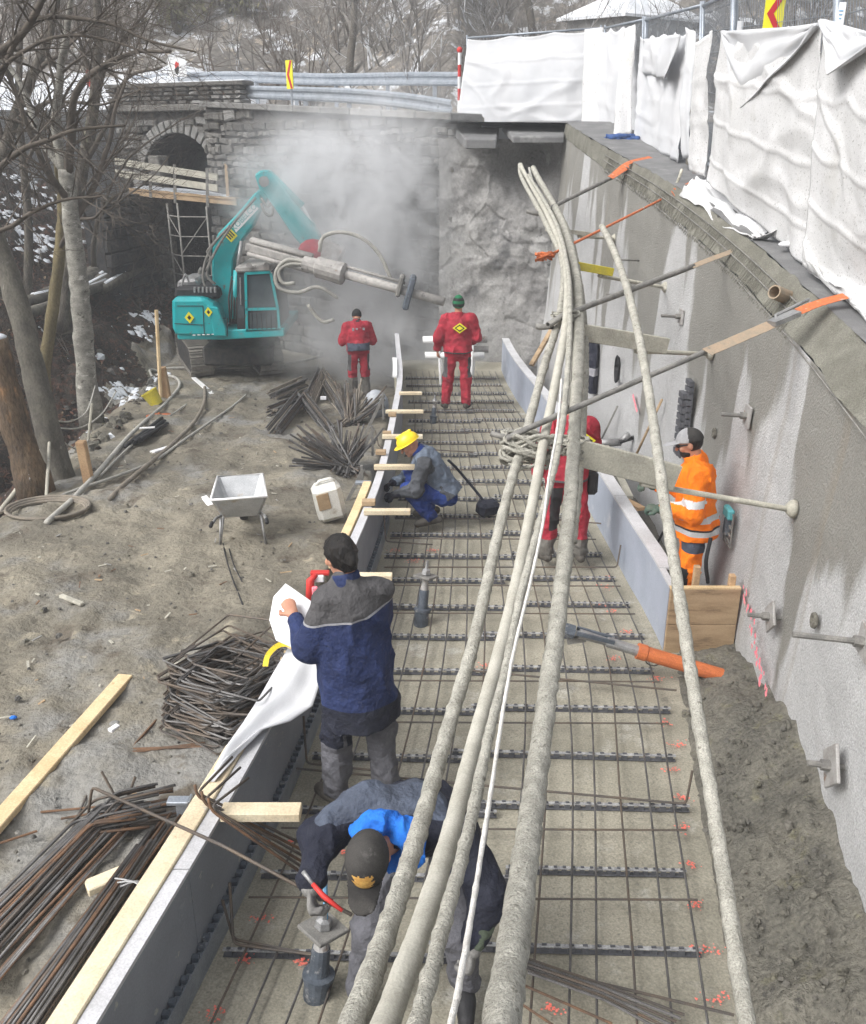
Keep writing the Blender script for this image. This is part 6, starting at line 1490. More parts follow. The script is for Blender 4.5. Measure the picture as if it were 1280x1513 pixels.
def surf(prims, h, k=.03, cuts=(), wr=None, pad=.03):
    lo = np.full(3, 1e9); hi = -lo
    for p in prims:
        if p[0] == 'c':
            for c, r_ in ((p[1], p[3]), (p[2], p[4])): c = np.array(tuple(c)); lo = np.minimum(lo, c - r_); hi = np.maximum(hi, c + r_)
        else:
            c = np.array(tuple(p[1])); r_ = max(p[3]); lo = np.minimum(lo, c - r_); hi = np.maximum(hi, c + r_)
    lo -= pad; hi += pad; n = np.ceil((hi - lo) / h).astype(int) + 1
    X = np.stack(np.meshgrid(*[lo[i] + h * np.arange(n[i]) for i in range(3)], indexing='ij'), -1)
    F = sdf_eval(prims, X, k)
    if wr:
        amp, fq, sd_ = wr; m = np.abs(F) < 3 * h + amp * 2; Q = X[m]
        w1 = vnoise(Q[:, 0] * fq, Q[:, 1] * fq, Q[:, 2] * fq * .8 + .5 * Q[:, 0] * fq, sd_); w2 = vnoise(Q[:, 0] * fq * 2.1, Q[:, 1] * fq * 2.1, Q[:, 2] * fq * 2.4, sd_ + 3)
        F[m] += amp * ((1 - np.abs(w1)) ** 3 * -1.2 + .6 + .35 * w2)
    for (pt, nn) in cuts: F = np.maximum(F, (X - np.array(tuple(pt))) @ nrm(tuple(nn)))
    I = F < 0
    nx, ny, nz = F.shape; C = lambda A_, i, j, l: A_[i:nx-1+i, j:ny-1+j, l:nz-1+l]
    s_ = sum(C(I, i, j, l).astype(np.int8) for i in (0, 1) for j in (0, 1) for l in (0, 1)); act = (s_ > 0) & (s_ < 8)
    acc = np.zeros(act.shape + (3,)); cnt = np.zeros(act.shape)
    cor = [(i, j, l) for i in (0, 1) for j in (0, 1) for l in (0, 1)]
    for a in cor:
        for ax in range(3):
            if a[ax]: continue
            b_ = list(a); b_[ax] = 1; fa, fb = C(F, *a), C(F, *b_); cr = (fa < 0) != (fb < 0); t = np.where(cr, fa / np.where(cr, fa - fb, 1), 0)
            for q in range(3): acc[..., q] += np.where(cr, a[q] + (t if q == ax else 0), 0)
            cnt += cr
    idx = np.full(act.shape, -1); idx[act] = np.arange(act.sum()); ijk = np.argwhere(act)
    V = lo + h * (ijk + acc[act] / cnt[act][:, None]); faces = []
    for ax in range(3):
        sl0 = [slice(1, -1)] * 3; sl0[ax] = slice(0, -1); sl1 = list(sl0); sl1[ax] = slice(1, None)
        A0, A1 = I[tuple(sl0)], I[tuple(sl1)]; e_ = np.argwhere(A0 != A1)
        if not len(e_): continue
        flip = A0[tuple(e_.T)]; off = np.ones(3, int); off[ax] = 0; base = e_ + off
        u, v = [(1, 2), (2, 0), (0, 1)][ax]; q = []
        for (du, dv) in ((-1, -1), (0, -1), (0, 0), (-1, 0)):
            c = base.copy(); c[:, u] += du; c[:, v] += dv; q.append(idx[tuple(c.T)])
        q = np.stack(q, 1); q[~flip] = q[~flip][:, ::-1]; faces.append(q)
    return V, np.concatenate(faces)
def mesh_np(name, parts, mats, parent, M, colour=None, smooth=True, bis=()):
    V = np.concatenate([p[0] for p in parts]); o_ = 0; Fs = []
    for v, f in parts: Fs.append(f + o_); o_ += len(v)
    Fs = np.concatenate(Fs); me = bpy.data.meshes.new(name)
    if bis:                                   # clean seams where two cloths meet
        me.from_pydata(V.tolist(), [], Fs.tolist()); bm = bmesh.new(); bm.from_mesh(me); bpy.data.meshes.remove(me)
        for (co, no) in bis: bmesh.ops.bisect_plane(bm, geom=bm.verts[:] + bm.edges[:] + bm.faces[:], dist=1e-5, plane_co=co, plane_no=no)
        bm.verts.index_update(); V = np.array([tuple(v.co) for v in bm.verts]); Fs = [tuple(v.index for v in f.verts) for f in bm.faces]; bm.free(); me = bpy.data.meshes.new(name); cen = np.array([V[list(f)].mean(0) for f in Fs])
    else: cen = V[Fs].mean(1); Fs = Fs.tolist()
    W = np.array([tuple(r_) for r_ in M]); VW = V @ W[:3, :3].T + W[:3, 3]
    me.from_pydata(VW.tolist(), [], Fs)
    for m in mats: me.materials.append(MT[m])
    if colour is not None:
        c = cen; me.polygons.foreach_set('material_index', np.asarray(colour(c), dtype=np.int32))
    if smooth: me.polygons.foreach_set('use_smooth', [True] * len(me.polygons))
    me.update(); o = bpy.data.objects.new(name, me); COL.objects.link(o); adopt(o, parent); return o
def hand_parts(w_, d, n, side, curl=.6, infl=0.0, h=.005, thumb=.6):
    """palm, four unequal bent fingers and a thumb leaving the side of the palm"""
    w_, d, n = np.array(tuple(w_)), nrm(tuple(d)), nrm(tuple(n)); n = nrm(n - d * (n @ d)); t = np.cross(n, d) * side
    pr = [('c', w_ - d * .03, w_ + d * .02, .027 + infl, .03 + infl, (n, .72)), ('c', w_ + d * .015, w_ + d * .082, .034 + infl, .042 + infl, (n, .42))]
    for i, (x, l) in enumerate(((.032, .068), (.011, .078), (-.010, .073), (-.030, .058))):
        p = w_ + d * (.088 - .006 * abs(i - 1)) + t * x; ang = 0; spread = t * x * .9
        for sgi, fr_ in enumerate((.46, .32, .26)):
            ang += curl * (.55, .95, .75)[sgi]; dr = nrm(d * math.cos(ang) + n * math.sin(ang) + spread * (1 - curl)); q = p + dr * l * fr_
            pr.append(('c', p, q, .0098 - .001 * sgi + infl, .0092 - .001 * sgi + infl)); p = q
    p = w_ + d * .022 + t * .03; q = p + nrm(d * .6 + t * .75 + n * .25) * .042; r_ = q + nrm(d * .85 + t * (.35 - .7 * thumb) + n * .7 * thumb) * .034
    pr += [('c', p, q, .0135 + infl, .0115 + infl), ('c', q, r_, .0112 + infl, .0095 + infl)]
    return surf(pr, h, .008)
def person(label, M, J, wear, h=.014, hand=None, group=None):
    """J: joints in the person's own frame or, as Vectors in the world, turned into it here."""
    Mi = M.inverted(); P = {}
    for k_, v in J.items():
        if isinstance(v, (int, float)): continue
        P[k_] = np.array(tuple(Mi @ v if isinstance(v, Vector) else v), float)
    dirv = lambda v: nrm(tuple(Mi.to_3x3() @ v) if isinstance(v, Vector) else v)
    f = dirv(J['fwd']); up = dirv(J.get('hup', tuple(P['hed'] - P['nek']))); up = nrm(up - f * (up @ f)); r_ = np.cross(f, up); ax = (r_, f, up); hc = P['hed']
    bf = dirv(J['bfw']) if 'bfw' in J else np.array((0, 1., 0))
    t = thing('person', label, 'person', M.translation, 0, group)
    sq = (bf, .68)
    # ---- skin
    tor = lambda i=0.0: [('c', P['pel'], P['pel'] * .45 + P['che'] * .55, .15 + i, .145 + i, sq), ('c', P['pel'] * .45 + P['che'] * .55, P['che'], .145 + i, .165 + i, sq), ('c', P['shl'] * .80 + P['shr'] * .20, P['shr'] * .80 + P['shl'] * .20, .072 + i * .45, .072 + i * .45), ('c', P['che'], P['nek'], .11 + i, .055 + i * .6, (bf, .8))]
    arms = lambda i=0.0: [q for s_ in 'lr' for q in (('c', P['sh' + s_], P['e' + s_], .060 + i, .046 + i), ('c', P['e' + s_], P['w' + s_], .044 + i, .031 + i))]
    legs = lambda i=0.0: [q for s_ in 'lr' for q in (('c', P['h' + s_], P['k' + s_], .088 + i, .060 + i), ('c', P['k' + s_], P['k' + s_] * .55 + P['a' + s_] * .45, .056 + i, .056 + i), ('c', P['k' + s_] * .55 + P['a' + s_] * .45, P['a' + s_], .056 + i, .038 + i))] + [('c', P['hl'], P['hr'], .105 + i, .105 + i)]
    head = [('e', hc + up * .022, ax, (.074, .096, .098)), ('e', hc - up * .048 + f * .022, ax, (.056, .066, .068)), ('c', P['nek'] - up * .03, hc - up * .06 - f * .02, .060, .054)]
    face = [('c', hc + f * .092 + up * .012, hc + f * .116 - up * .028, .010, .015), ('c', hc + f * .086 + up * .034 - r_ * .036, hc + f * .086 + up * .034 + r_ * .036, .013, .013), ('c', hc + f * .084 - up * .064 - r_ * .02, hc + f * .084 - up * .064 + r_ * .02, .0095, .0095), ('e', hc + f * .068 - up * .098, ax, (.024, .022, .02)), ('e', hc + r_ * .078 - f * .008, ax, (.010, .020, .032)), ('e', hc - r_ * .078 - f * .008, ax, (.010, .020, .032)), ('e', hc + r_ * .045 + f * .066 - up * .02, ax, (.022, .02, .022)), ('e', hc - r_ * .045 + f * .066 - up * .02, ax, (.022, .02, .022))]
    body = [surf(tor(-.01) + arms(-.006) + legs(-.006) + [('c', P['a' + s_] - up * 0, P['t' + s_] * .9 + P['a' + s_] * .1, .036, .03) for s_ in 'lr'] + head[2:], .02, .03), surf(head + face, .0075, .014)]
    hw = {}
    for s_, sg in (('l', -1), ('r', 1)):
        d = dirv(J['d' + s_]) if 'd' + s_ in J else nrm(P['w' + s_] - P['e' + s_]); n = dirv(J['n' + s_]) if 'n' + s_ in J else nrm(-P['sh' + s_] + P['pel'] + bf * .3)
        hp = hand_parts(P['w' + s_], d, n, sg, J.get('curl', .55)); hw[s_] = (d, n, sg)
        body.append(hp)
    mesh_np('body', body, ['skin'], t, M)
    for sg in (-1, 1):
        ey = MB().sphere(M @ Vector(tuple(hc + f * .083 + up * .012 + r_ * .031 * sg)), .011, 8); ey.build('eye', MT['black'], t, smooth=True)
    if 'gloves' in wear:
        for s_ in 'lr':
            d, n, sg = hw[s_]; g_ = [hand_parts(P['w' + s_], d, n, sg, J.get('curl', .55), .0045, .006), surf([('c', P['w' + s_] + nrm(P['e' + s_] - P['w' + s_]) * .085, P['w' + s_] + d * .015, .050, .041)], .008, .01)]
            mesh_np('glove', g_, wear['gloves'], t, M, wear.get('glove_col'))
        if 'cuff' in wear:
            for s_ in 'lr':
                v_ = nrm(P['e' + s_] - P['w' + s_]); mesh_np('glove_cuff', [surf([('c', P['w' + s_] + v_ * .12, P['w' + s_] + v_ * .03, .056, .050)], .008, .01, wr=(.006, 25, 2))], [wear['cuff']], t, M)
    # ---- trousers
    if 'trousers' in wear:
        mesh_np('trousers', [surf([q for s_ in 'lr' for q in (('c', P['h' + s_], P['k' + s_], .100, .090), ('c', P['k' + s_], P['a' + s_] + (P['k' + s_] - P['a' + s_]) * .12, .090, .078))] + [('c', P['hl'], P['hr'], .112, .112)] + [('c', P['pel'] + (P['che'] - P['pel']) * .12, P['pel'], .15, .155, (bf, .70))], h, .035, wr=(.017, 10, 5), cuts=())], wear['trousers'], t, M, wear.get('tr_col'), bis=wear.get('tr_bis', ()))
    for s_ in 'lr':
        a, to = P['a' + s_], P['t' + s_]; sh_ = nrm(P['k' + s_] - a)
        mesh_np('boot', [surf([('c', a + sh_ * .16, a, .062, .05), ('c', a - nrm(to - a) * .05 - sh_ * .02, a + (to - a) * .6, .046, .046), ('c', a + (to - a) * .5, to, .05, .042)], .013, .02)], [wear.get('boots', 'boot')], t, M)
    # ---- jacket
    hem = wear.get('hem', .10)
    lowp = P['pel'] - (P['che'] - P['pel']) * hem
    i_ = wear.get('bulk', .032); ja = tor(i_) + [q for s_ in 'lr' for q in (('c', P['sh' + s_], P['e' + s_], .066 + i_ * .55, .060 + i_ * .5), ('c', P['e' + s_], P['e' + s_] * .16 + P['w' + s_] * .84, .058 + i_ * .5, .046 + i_ * .35))] + [('c', P['che'], P['pel'], .155 + i_, .160 + i_, (bf, .80)), ('c', P['pel'], lowp, .178 + i_ * .8, .186 + i_ * .8, (bf, .86))]
    cuts = [(lowp, lowp - P['che'])]
    jk = surf(ja, h, .03, wr=(wear.get('wr', .012) * 1.5, wear.get('wf', 8), 11), cuts=cuts)
    jo = mesh_np('jacket', [jk], wear['jacket'], t, M, wear.get('ja_col'), bis=wear.get('ja_bis', ()))
    if 'collar' in wear:
        nk = P['nek']; cu_ = nrm(P['hed'] - P['nek']); mesh_np('collar', [surf([('c', nk - cu_ * .03, nk + cu_ * wear.get('collar_h', .04), .088, .078)], .011, .02, cuts=[(nk + cu_ * wear.get('collar_h', .04), cu_)], wr=(.006, 12, 3))], [wear['collar']], t, M)
    # ---- head wear
    hw_ = wear.get('hat'); sh2 = lambda i: ('e', hc + up * .026 - f * .004, ax, (.078 + i, .102 + i, .100 + i))
    if hw_ == 'hair':
        mesh_np('hair', [surf([sh2(.012), ('c', hc - f * .075 - up * .02, hc - f * .062 - up * .062, .052, .042)], .008, .02, cuts=[(hc + up * .03 + f * .03, f * .85 - up * .55), (hc - up * .075, -up)], wr=(.008, 26, 9))], ['hair'], t, M)
    if hw_ == 'cap':
        cut = hc + up * .030
        mesh_np('cap', [surf([sh2(.012)], .0075, .02, cuts=[(cut, -up + f * .05)]), surf([('c', hc + f * .07 + up * .04, hc + f * .155 + up * .028, .075, .062, (up, .12))], .0055, .01, cuts=[(hc + f * .06, -f)])], wear['cap'], t, M, (lambda Q: wear['cap_col']((Q - hc) @ np.array(ax).T)) if 'cap_col' in wear else None)
        mesh_np('back_hair', [surf([sh2(.004)], .009, .02, cuts=[(hc + up * .035, up), (hc - up * .055, -up), (hc, f)])], ['hair'], t, M)
    if hw_ == 'helmet':
        mesh_np('helmet', [surf([('e', hc + up * .045, ax, (.105, .13, .112)), ('c', hc - f * .11 + up * .045, hc + f * .11 + up * .045, .012, .012)], .009, .02, cuts=[(hc + up * .035, -up)]), surf([('e', hc + up * .04 + f * .02, ax, (.122, .158, .014))], .007, .01), surf([('c', hc - f * .08 + up * .14, hc + f * .08 + up * .14, .018, .018)], .007, .01)], ['helmet_yellow'], t, M)
    if hw_ == 'beanie':
        mesh_np('beanie', [surf([sh2(.014), ('e', hc + up * .10, ax, (.05, .06, .045))], .008, .03, cuts=[(hc - up * .005 + f * .02, -up + f * .35)], wr=(.003, 60, 2))], wear['cap'], t, M, (lambda Q: wear['cap_col']((Q - hc) @ np.array(ax).T)) if 'cap_col' in wear else None)
    return t, P, (r_, f, up), hc
STAND = dict(pel=(0, 0, .97), che=(0, .0, 1.30), nek=(0, .0, 1.50), hed=(0, .03, 1.645), fwd=(0, 1, 0), hup=(0, 0, 1), shl=(-.19, 0, 1.43), shr=(.19, 0, 1.43), el=(-.26, -.02, 1.14), er=(.26, -.02, 1.14), wl=(-.27, .06, .90), wr=(.27, .06, .90), hl=(-.09, 0, .93), hr=(.09, 0, .93), kl=(-.12, .02, .52), kr=(.12, .02, .52), al=(-.13, -.02, .10), ar=(.13, -.02, .10), tl=(-.15, .15, .05), tr=(.15, .15, .05))
def Mat(loc, rz, s_=1.0): return Matrix.Translation(Vector(loc)) @ Matrix.Rotation(rz, 4, 'Z') @ Matrix.Scale(s_, 4)
def badge(t, M, P, bf, zf, s_=.085, off=.20, side=0.0):
    c = Vector(tuple(P['che'] + (P['nek'] - P['che']) * zf)); q = M @ (c - Vector(tuple(bf)) * off + Vector((side, 0, 0))); n = (M.to_3x3() @ Vector(tuple(-bf))).normalized(); u = Vector((0, 0, 1)).cross(n).normalized(); v = n.cross(u); u *= 1; b = MB()
    for k, (w1, h1, mi) in enumerate(((1.3, .95, 0), (.95, .66, 1), (.62, .40, 0))):
        b.prism([q + n * .004 * k + u * s_ * w1 - v * 0, q + n * .004 * k + v * s_ * h1, q + n * .004 * k - u * s_ * w1, q + n * .004 * k - v * s_ * h1], n * .003, mi)
    b.build('badge', [MT['sign_yellow'], MT['black']], t)
# 1 man in navy jacket, seen from behind, reading a plan
Mn = Mat((-.46, 4.78, .05), R(26), 1.05)
J = dict(STAND, che=(-.01, .03, 1.30), nek=(-.02, .06, 1.49), hed=(-.03, .11, 1.63), fwd=(-.25, .93, -.25), hup=(-.04, .12, 1), el=(-.265, .07, 1.12), wl=(-.27, .30, 1.23), er=(.185, .14, 1.12), wr=(.04, .34, 1.18), shl=(-.15, .03, 1.41), shr=(.145, .03, 1.41), kl=(-.13, .03, .52), kr=(.13, -.02, .52), al=(-.15, .02, .1), ar=(.14, -.08, .1), tl=(-.2, .19, .05), tr=(.17, .10, .05), curl=.9)
def nc(Q):
    z = Q[:, 2] - .16 * Q[:, 0]; c = np.where(z > 1.345, 1, 0); c = np.where((z > 1.345) & (z < 1.357), 2, c)
    return np.where(Q[:, 2] < .80, 3, c)
def nt(Q): return np.where((Q[:, 0] < -.04) & (Q[:, 2] < .86) & (Q[:, 2] > .50) & (np.abs(Q[:, 0] + .115) > .012) & (Q[:, 1] < .07), 1, 0)
person('person with black hair in navy jacket with grey shoulders, seen from behind', Mn, J, dict(jacket=['navy_cloth', 'grey_cloth', 'hem_grey', 'navy_dark'], ja_col=nc, trousers=['grey_trousers', 'navy_dark'], tr_col=nt, tr_bis=[((-.04, 0, 0), (1, 0, 0)), ((-.127, 0, 0), (1, 0, 0)), ((-.103, 0, 0), (1, 0, 0)), ((0, 0, .50), (0, 0, 1)), ((0, .07, 0), (0, 1, 0))], hat='hair', collar='navy_cloth', collar_h=.06, hem=1.0, bulk=.052, wr=.015, wf=6, ja_bis=[((0, 0, 1.345), (-.16, 0, 1)), ((0, 0, 1.357), (-.16, 0, 1)), ((0, 0, .80), (0, 0, 1))]), h=.011)
# the plan in his hands
P_ = [[tuple(D(px, py, dd)) for px, py, dd in row] for row in (((422, 862, 5.75), (448, 880, 5.7), (474, 898, 5.6)), ((404, 882, 5.72), (434, 906, 5.7), (462, 926, 5.6)), ((398, 916, 5.68), (424, 938, 5.66), (452, 950, 5.6)), ((408, 946, 5.6), (430, 956, 5.6), (450, 962, 5.58)))]
o = MB().grid(np.array(P_)).build('paper_plan', MT['paper'], smooth=True); m = o.modifiers.new('s', 'SOLIDIFY'); m.thickness = .002
tag(o, 'large white folded plan sheet held open by the navy jacket man', 'plan')
# 2 crouched man with black cap, bending towards the camera
Mc = Mat((-.08, 3.5, 0), R(180))
W = Vector
J = dict(pel=W((-.06, 3.66, .90)), che=W((-.10, 3.30, 1.19)), nek=W((-.16, 3.06, 1.30)), hed=D(545, 1268, 3.66), fwd=W((-.10, -.52, -.80)), hup=W((-.12, -.80, .55)), bfw=W((0, -.55, -.83)), shr=W((-.29, 3.27, 1.31)), shl=W((.12, 3.14, 1.22)), er=W((-.50, 3.16, 1.19)), wr=W((-.515, 2.98, 1.12)), dr=W((.08, -.45, -.85)), nr=W((.9, -.2, -.3)), el=W((.25, 3.02, .97)), wl=W((.17, 2.94, .82)), dl=W((-.1, -.3, -.9)), nl=W((-.9, .2, .1)),
         hr=W((-.16, 3.66, .86)), hl=W((.05, 3.66, .86)), kr=W((-.30, 3.36, .48)), kl=W((.14, 3.30, .50)), ar=W((-.36, 3.30, .12)), al=W((.16, 3.36, .12)), tr=W((-.40, 3.12, .08)), tl=W((.16, 3.18, .08)), curl=.95)
bigface = lambda Q: np.where((Q[:, 1] > .045) & (Q[:, 1] < .125) & (Q[:, 2] > .06) & (Q[:, 2] < .122) & (np.abs(Q[:, 0] + .004) < .042 - .45 * np.abs(Q[:, 2] - .092) + .008 * np.sin(Q[:, 2] * 300)), 1, 0)
def cc(Q): # grey shoulders, dark body
    wy = Q @ np.array((0, 1, 0.)); return np.where((Q[:, 2] > 1.285) & (Q[:, 1] < .36), 1, 0)
t, P, ax, hc = person('person in dark jacket, black cap and bright blue hood bending over the pile head', Mc, J, dict(jacket=['navy_dark', 'slate_cloth'], ja_col=cc, trousers=['grey_trousers'], hat='cap', cap=['cap_black', 'gold'], cap_col=bigface, gloves=['glove_grey'], cuff='cuff_olive', hem=.30, bulk=.045, wr=.016, wf=7, boots='black', ja_bis=[((0, 0, 1.285), (0, 0, 1)), ((0, .36, 0), (0, 1, 0))]), h=.011)
nk = Vector(tuple(P['nek'])); pr = []
for k in range(10):
    a0, a1 = R(-165 + k * 33), R(-165 + (k + 1) * 33); fu = np.array(ax[1]); uu = nrm(P['hed'] - P['nek']); rr_ = np.array(ax[0]); ff = nrm(np.cross(uu, rr_)) 
    c_ = P['nek'] + uu * .05
    pr.append(('c', c_ + rr_ * .105 * math.sin(a0) + ff * .09 * math.cos(a0) - uu * .03 * math.cos(a0), c_ + rr_ * .105 * math.sin(a1) + ff * .09 * math.cos(a1) - uu * .03 * math.cos(a1), .047, .047))
mesh_np('hood', [surf(pr, .009, .03, wr=(.026, 12, 4))], ['bright_blue'], t, Mc)
o = MB().tube([D(462, 1306, 3.70), D(478, 1324, 3.68), D(506, 1346, 3.64)], [.009, .012, .008], 8).build('pliers', MT['red_paint'], smooth=True); tag(o, 'red handled tying pliers in the capped man\'s glove', 'pliers')
MB().tube([D(448, 1288, 3.73), D(463, 1307, 3.70)], [.010, .008], 8).build('pliers_jaw', MT['steel'], o, smooth=True)
# 3 squatting man with yellow helmet
b0 = G(640, 772, .06); Mh = Mat(b0, R(90))
w3 = lambda x, y, z: W((b0.x + x, b0.y + y, b0.z + z))
J = dict(pel=w3(.16, 0, .36), che=w3(-.04, 0, .70), nek=w3(-.15, 0, .84), hed=w3(-.25, -.02, .92), fwd=W((-.85, -.1, -.5)), hup=W((-.45, 0, .9)), bfw=W((-.85, 0, -.5)), shl=w3(-.10, -.19, .78), shr=w3(-.10, .19, .78), el=w3(-.18, -.26, .48), er=w3(-.22, .22, .52), wl=w3(-.42, -.18, .40), wr=w3(-.44, .06, .46), nl=W((0, .6, -.8)), nr=W((0, -.5, -.8)), hl=w3(.12, -.10, .36), hr=w3(.12, .10, .36), kl=w3(-.26, -.17, .46), kr=w3(-.26, .15, .50), al=w3(.0, -.14, .10), ar=w3(-.02, .14, .10), tl=w3(-.17, -.16, .05), tr=w3(-.19, .15, .05), curl=.9)
def vest(Q): return np.where(np.linalg.norm((Q - np.array((0, 0, .6)))[:, :1], axis=1) > .19, 1, 0)
t, P, ax, hc = person('person in yellow helmet and blue work trousers squatting at the left formwork', Mh, J, dict(jacket=['bluegrey_cloth', 'dark_sleeve'], ja_col=vest, trousers=['blue_cloth'], hat='helmet', collar='blue_cloth', collar_h=.06, gloves=['navy_dark'], hem=.05, bulk=.038, wr=.014, wf=10), h=.013)
q = b0 + W((.62, .15, .02)); tb = thing('tool_bag', 'dark tool bag and belt lying on the mat behind the squatting helmeted man', 'bag', q)
MB().box(q + W((0, 0, .10)), (.26, .17, .17), Matrix.Rotation(.5, 3, 'Z') @ Matrix.Rotation(.15, 3, 'X')).build('bag', MT['navy_dark'], tb, bevel=.04); MB().tube(spline([q + W((-.02, 0, .15)), q + W((-.2, .1, .35)), q + W((-.38, .06, .58)), q + W((-.45, .02, .66))], .05), .016, 7).build('strap', MT['navy_dark'], tb, smooth=True)
# 4 far man with green striped hat, from behind
b0 = G(676, 606, .03); s4 = 1.02; Mg = Mat(b0, R(-4), s4)
J = dict(STAND, el=(-.30, -.05, 1.16), wl=(-.32, .08, .94), er=(.29, .02, 1.16), wr=(.20, .24, 1.05), kl=(-.15, .01, .52), kr=(.13, .01, .52), al=(-.19, -.02, .1), ar=(.14, -.02, .1), tl=(-.24, .14, .05), tr=(.17, .15, .05))
def redtr(Q): return np.where((np.abs(Q[:, 0]) > .155) & (Q[:, 2] > .55) & (Q[:, 2] < .86), 1, 0)
def redja(Q): return np.where((Q[:, 2] < .955) & (np.abs(Q[:, 0]) < .21), 1, 0)
t, P, ax, hc = person('person in red work suit and green striped knit hat at the mat\'s far end', Mg, J, dict(jacket=['red_cloth', 'grey_cloth'], ja_col=redja, trousers=['red_cloth', 'grey_cloth'], tr_col=redtr, ja_bis=[((0, 0, .955), (0, 0, 1))], hat='beanie', cap=['bean_black', 'bean_green'], cap_col=lambda Q: (np.floor((Q[:, 2] + .1) / .042).astype(int) % 2), hem=.12, bulk=.05, wr=.014, wf=8, collar='red_cloth', boots='boot'), h=.016)
badge(t, Mg, P, np.array((0, 1., 0)), .15, .085, .178, .03)
# 5 hunched red worker on the earth, farther left
b0 = GL(532, 588); Mr = Mat(b0, R(14), 1.0)
J = dict(STAND, che=(0, .06, 1.24), nek=(0, .12, 1.42), hed=(.02, .21, 1.52), fwd=(.1, .75, -.65), hup=(.1, .5, .8), shl=(-.19, .07, 1.36), shr=(.19, .07, 1.36), el=(-.28, .10, 1.08), wl=(-.12, .32, 1.05), er=(.28, .1, 1.08), wr=(.16, .34, 1.0), curl=.9)
t, P, ax, hc = person('hunched person in red work suit and dark hood standing on the earth near the dust', Mr, J, dict(jacket=['red_cloth', 'slate_cloth'], ja_col=lambda Q: np.where((Q[:, 2] < 1.08) & (Q[:, 2] > .9) & (np.abs(Q[:, 0]) < .22), 1, 0), trousers=['red_cloth', 'grey_cloth', 'dusty_trousers'], tr_col=lambda Q: np.where(Q[:, 2] < .42, 2, redtr(Q)), hat='beanie', cap=['bean_black'], collar='black', collar_h=.05, hem=.22, bulk=.05, wr=.014, boots='boot'), h=.016)
c = Vector(tuple(P['che'] * .5 + P['nek'] * .5)); q = Mr @ (c + Vector((0, -.165, .0))); n = (Mr.to_3x3() @ Vector((0, -1, .25))).normalized(); u = Vector((0, 0, 1)).cross(n).normalized(); b = MB()
for k in range(4): b.box(q + u * (-.10 + .066 * k), (.04, .012, .055 - .012 * (k % 2)))
for k in range(3): b.box(q + u * (-.07 + .066 * k) - W((0, 0, .06)), (.045, .012, .014))
b.build('back_print', MT['hem_grey'], t)
# 6 red worker behind the hoses
b0 = G(830, 832, .06); top_ = D(842, 592, 8.6); s6 = 1.0; Mw = Mat(b0, R(8), s6)
J = dict(STAND, hed=(.02, .05, 1.62), fwd=(.45, .85, -.2), el=(-.28, -.03, 1.14), wl=(-.26, .10, .92), er=(.28, .06, 1.14), wr=(.24, .28, 1.08), kl=(-.14, .02, .52), kr=(.15, -.02, .52), al=(-.17, .0, .1), ar=(.17, -.06, .1), tl=(-.21, .16, .05), tr=(.2, .11, .05))
t, P, ax, hc = person('person in red work suit and red hat half hidden behind the thick overhead hose', Mw, J, dict(jacket=['red_cloth', 'grey_cloth'], ja_col=redja, trousers=['red_cloth', 'black', 'dusty_trousers'], tr_col=lambda Q: np.where(Q[:, 2] < .30, 2, np.where((Q[:, 0] < -.05) & (Q[:, 2] > .40) & (Q[:, 2] < .85) & (Q[:, 0] > -.17), 1, 0)), hat='beanie', cap=['red_paint'], collar='red_cloth', hem=.12, bulk=.055, wr=.015, boots='boot'), h=.012)
badge(t, Mw, P, np.array((0, 1., 0)), .25, .085, .185, .10)
q = Mw @ Vector((.26, .02, .86)); MB().box(q, (.12, .16, .24)).build('tool_pouch', MT['black'], t, bevel=.03)
# 7 man in orange high visibility clothes in the trench
b0 = D(1012, 905, 8.45); b0.z = -.10; Mo = Mat(b0, R(78), 1.05)
J = dict(STAND, che=(0, .03, 1.30), nek=(0, .06, 1.49), hed=(0, .11, 1.635), fwd=(.12, .95, -.28), hup=(0, .2, 1), shl=(-.2, .03, 1.42), shr=(.2, .03, 1.42), el=(-.27, .05, 1.12), wl=(-.20, .30, 1.12), er=(.28, .10, 1.14), wr=(.20, .36, 1.18), curl=.9)
def oc(Q):
    z = Q[:, 2]; c = np.zeros(len(Q), int); c[(z > 1.02) & (z < 1.07) & (np.abs(Q[:, 0]) < .26)] = 1; c[(z > .90) & (z < .945)] = 1; c[(z > .945) & (z < .962)] = 3
    c[(np.linalg.norm(Q - np.array((-.24, .05, 1.28)), axis=1) < .035)] = 2; c[(np.abs(z - 1.22) < .03) & (np.abs(Q[:, 0]) > .20)] = 1; c[z < .78] = 0; return c
def ot(Q):
    z = Q[:, 2]; c = np.where(z > .74, 1, 0); c = np.where((z < .60) & (z > .25) & (Q[:, 0] < 0) & (Q[:, 1] > .03), 2, c); return np.where((z < .22) & (z > .17), 3, c)
def capc(Q): return np.where(Q[:, 1] < -.005, 1, 0)
t, P, ax, hc = person('person in orange high visibility jacket and grey cap standing in the trench', Mo, J, dict(jacket=['hivis', 'reflective', 'black', 'black'], ja_col=oc, tr_bis=[((0, 0, z_), (0, 0, 1)) for z_ in (.74, .60, .25, .22, .17)], ja_bis=[((0, 0, z_), (0, 0, 1)) for z_ in (1.02, 1.07, .90, .945, .962)], trousers=['hivis', 'slate_cloth', 'black', 'reflective'], tr_col=ot, hat='cap', cap=['cap_grey', 'cap_black'], cap_col=capc, collar='hivis', collar_h=.06, gloves=['glove_green'], hem=.38, bulk=.05, wr=.016, wf=8), h=.012)
mesh_np('beard', [surf([('e', hc - ax[2] * .066 + ax[1] * .032, ax, (.058, .066, .052))], .008, .01, cuts=[(hc - ax[2] * .045, ax[2]), (hc + ax[1] * .0, -ax[1])])], ['hair'], t, Mo)
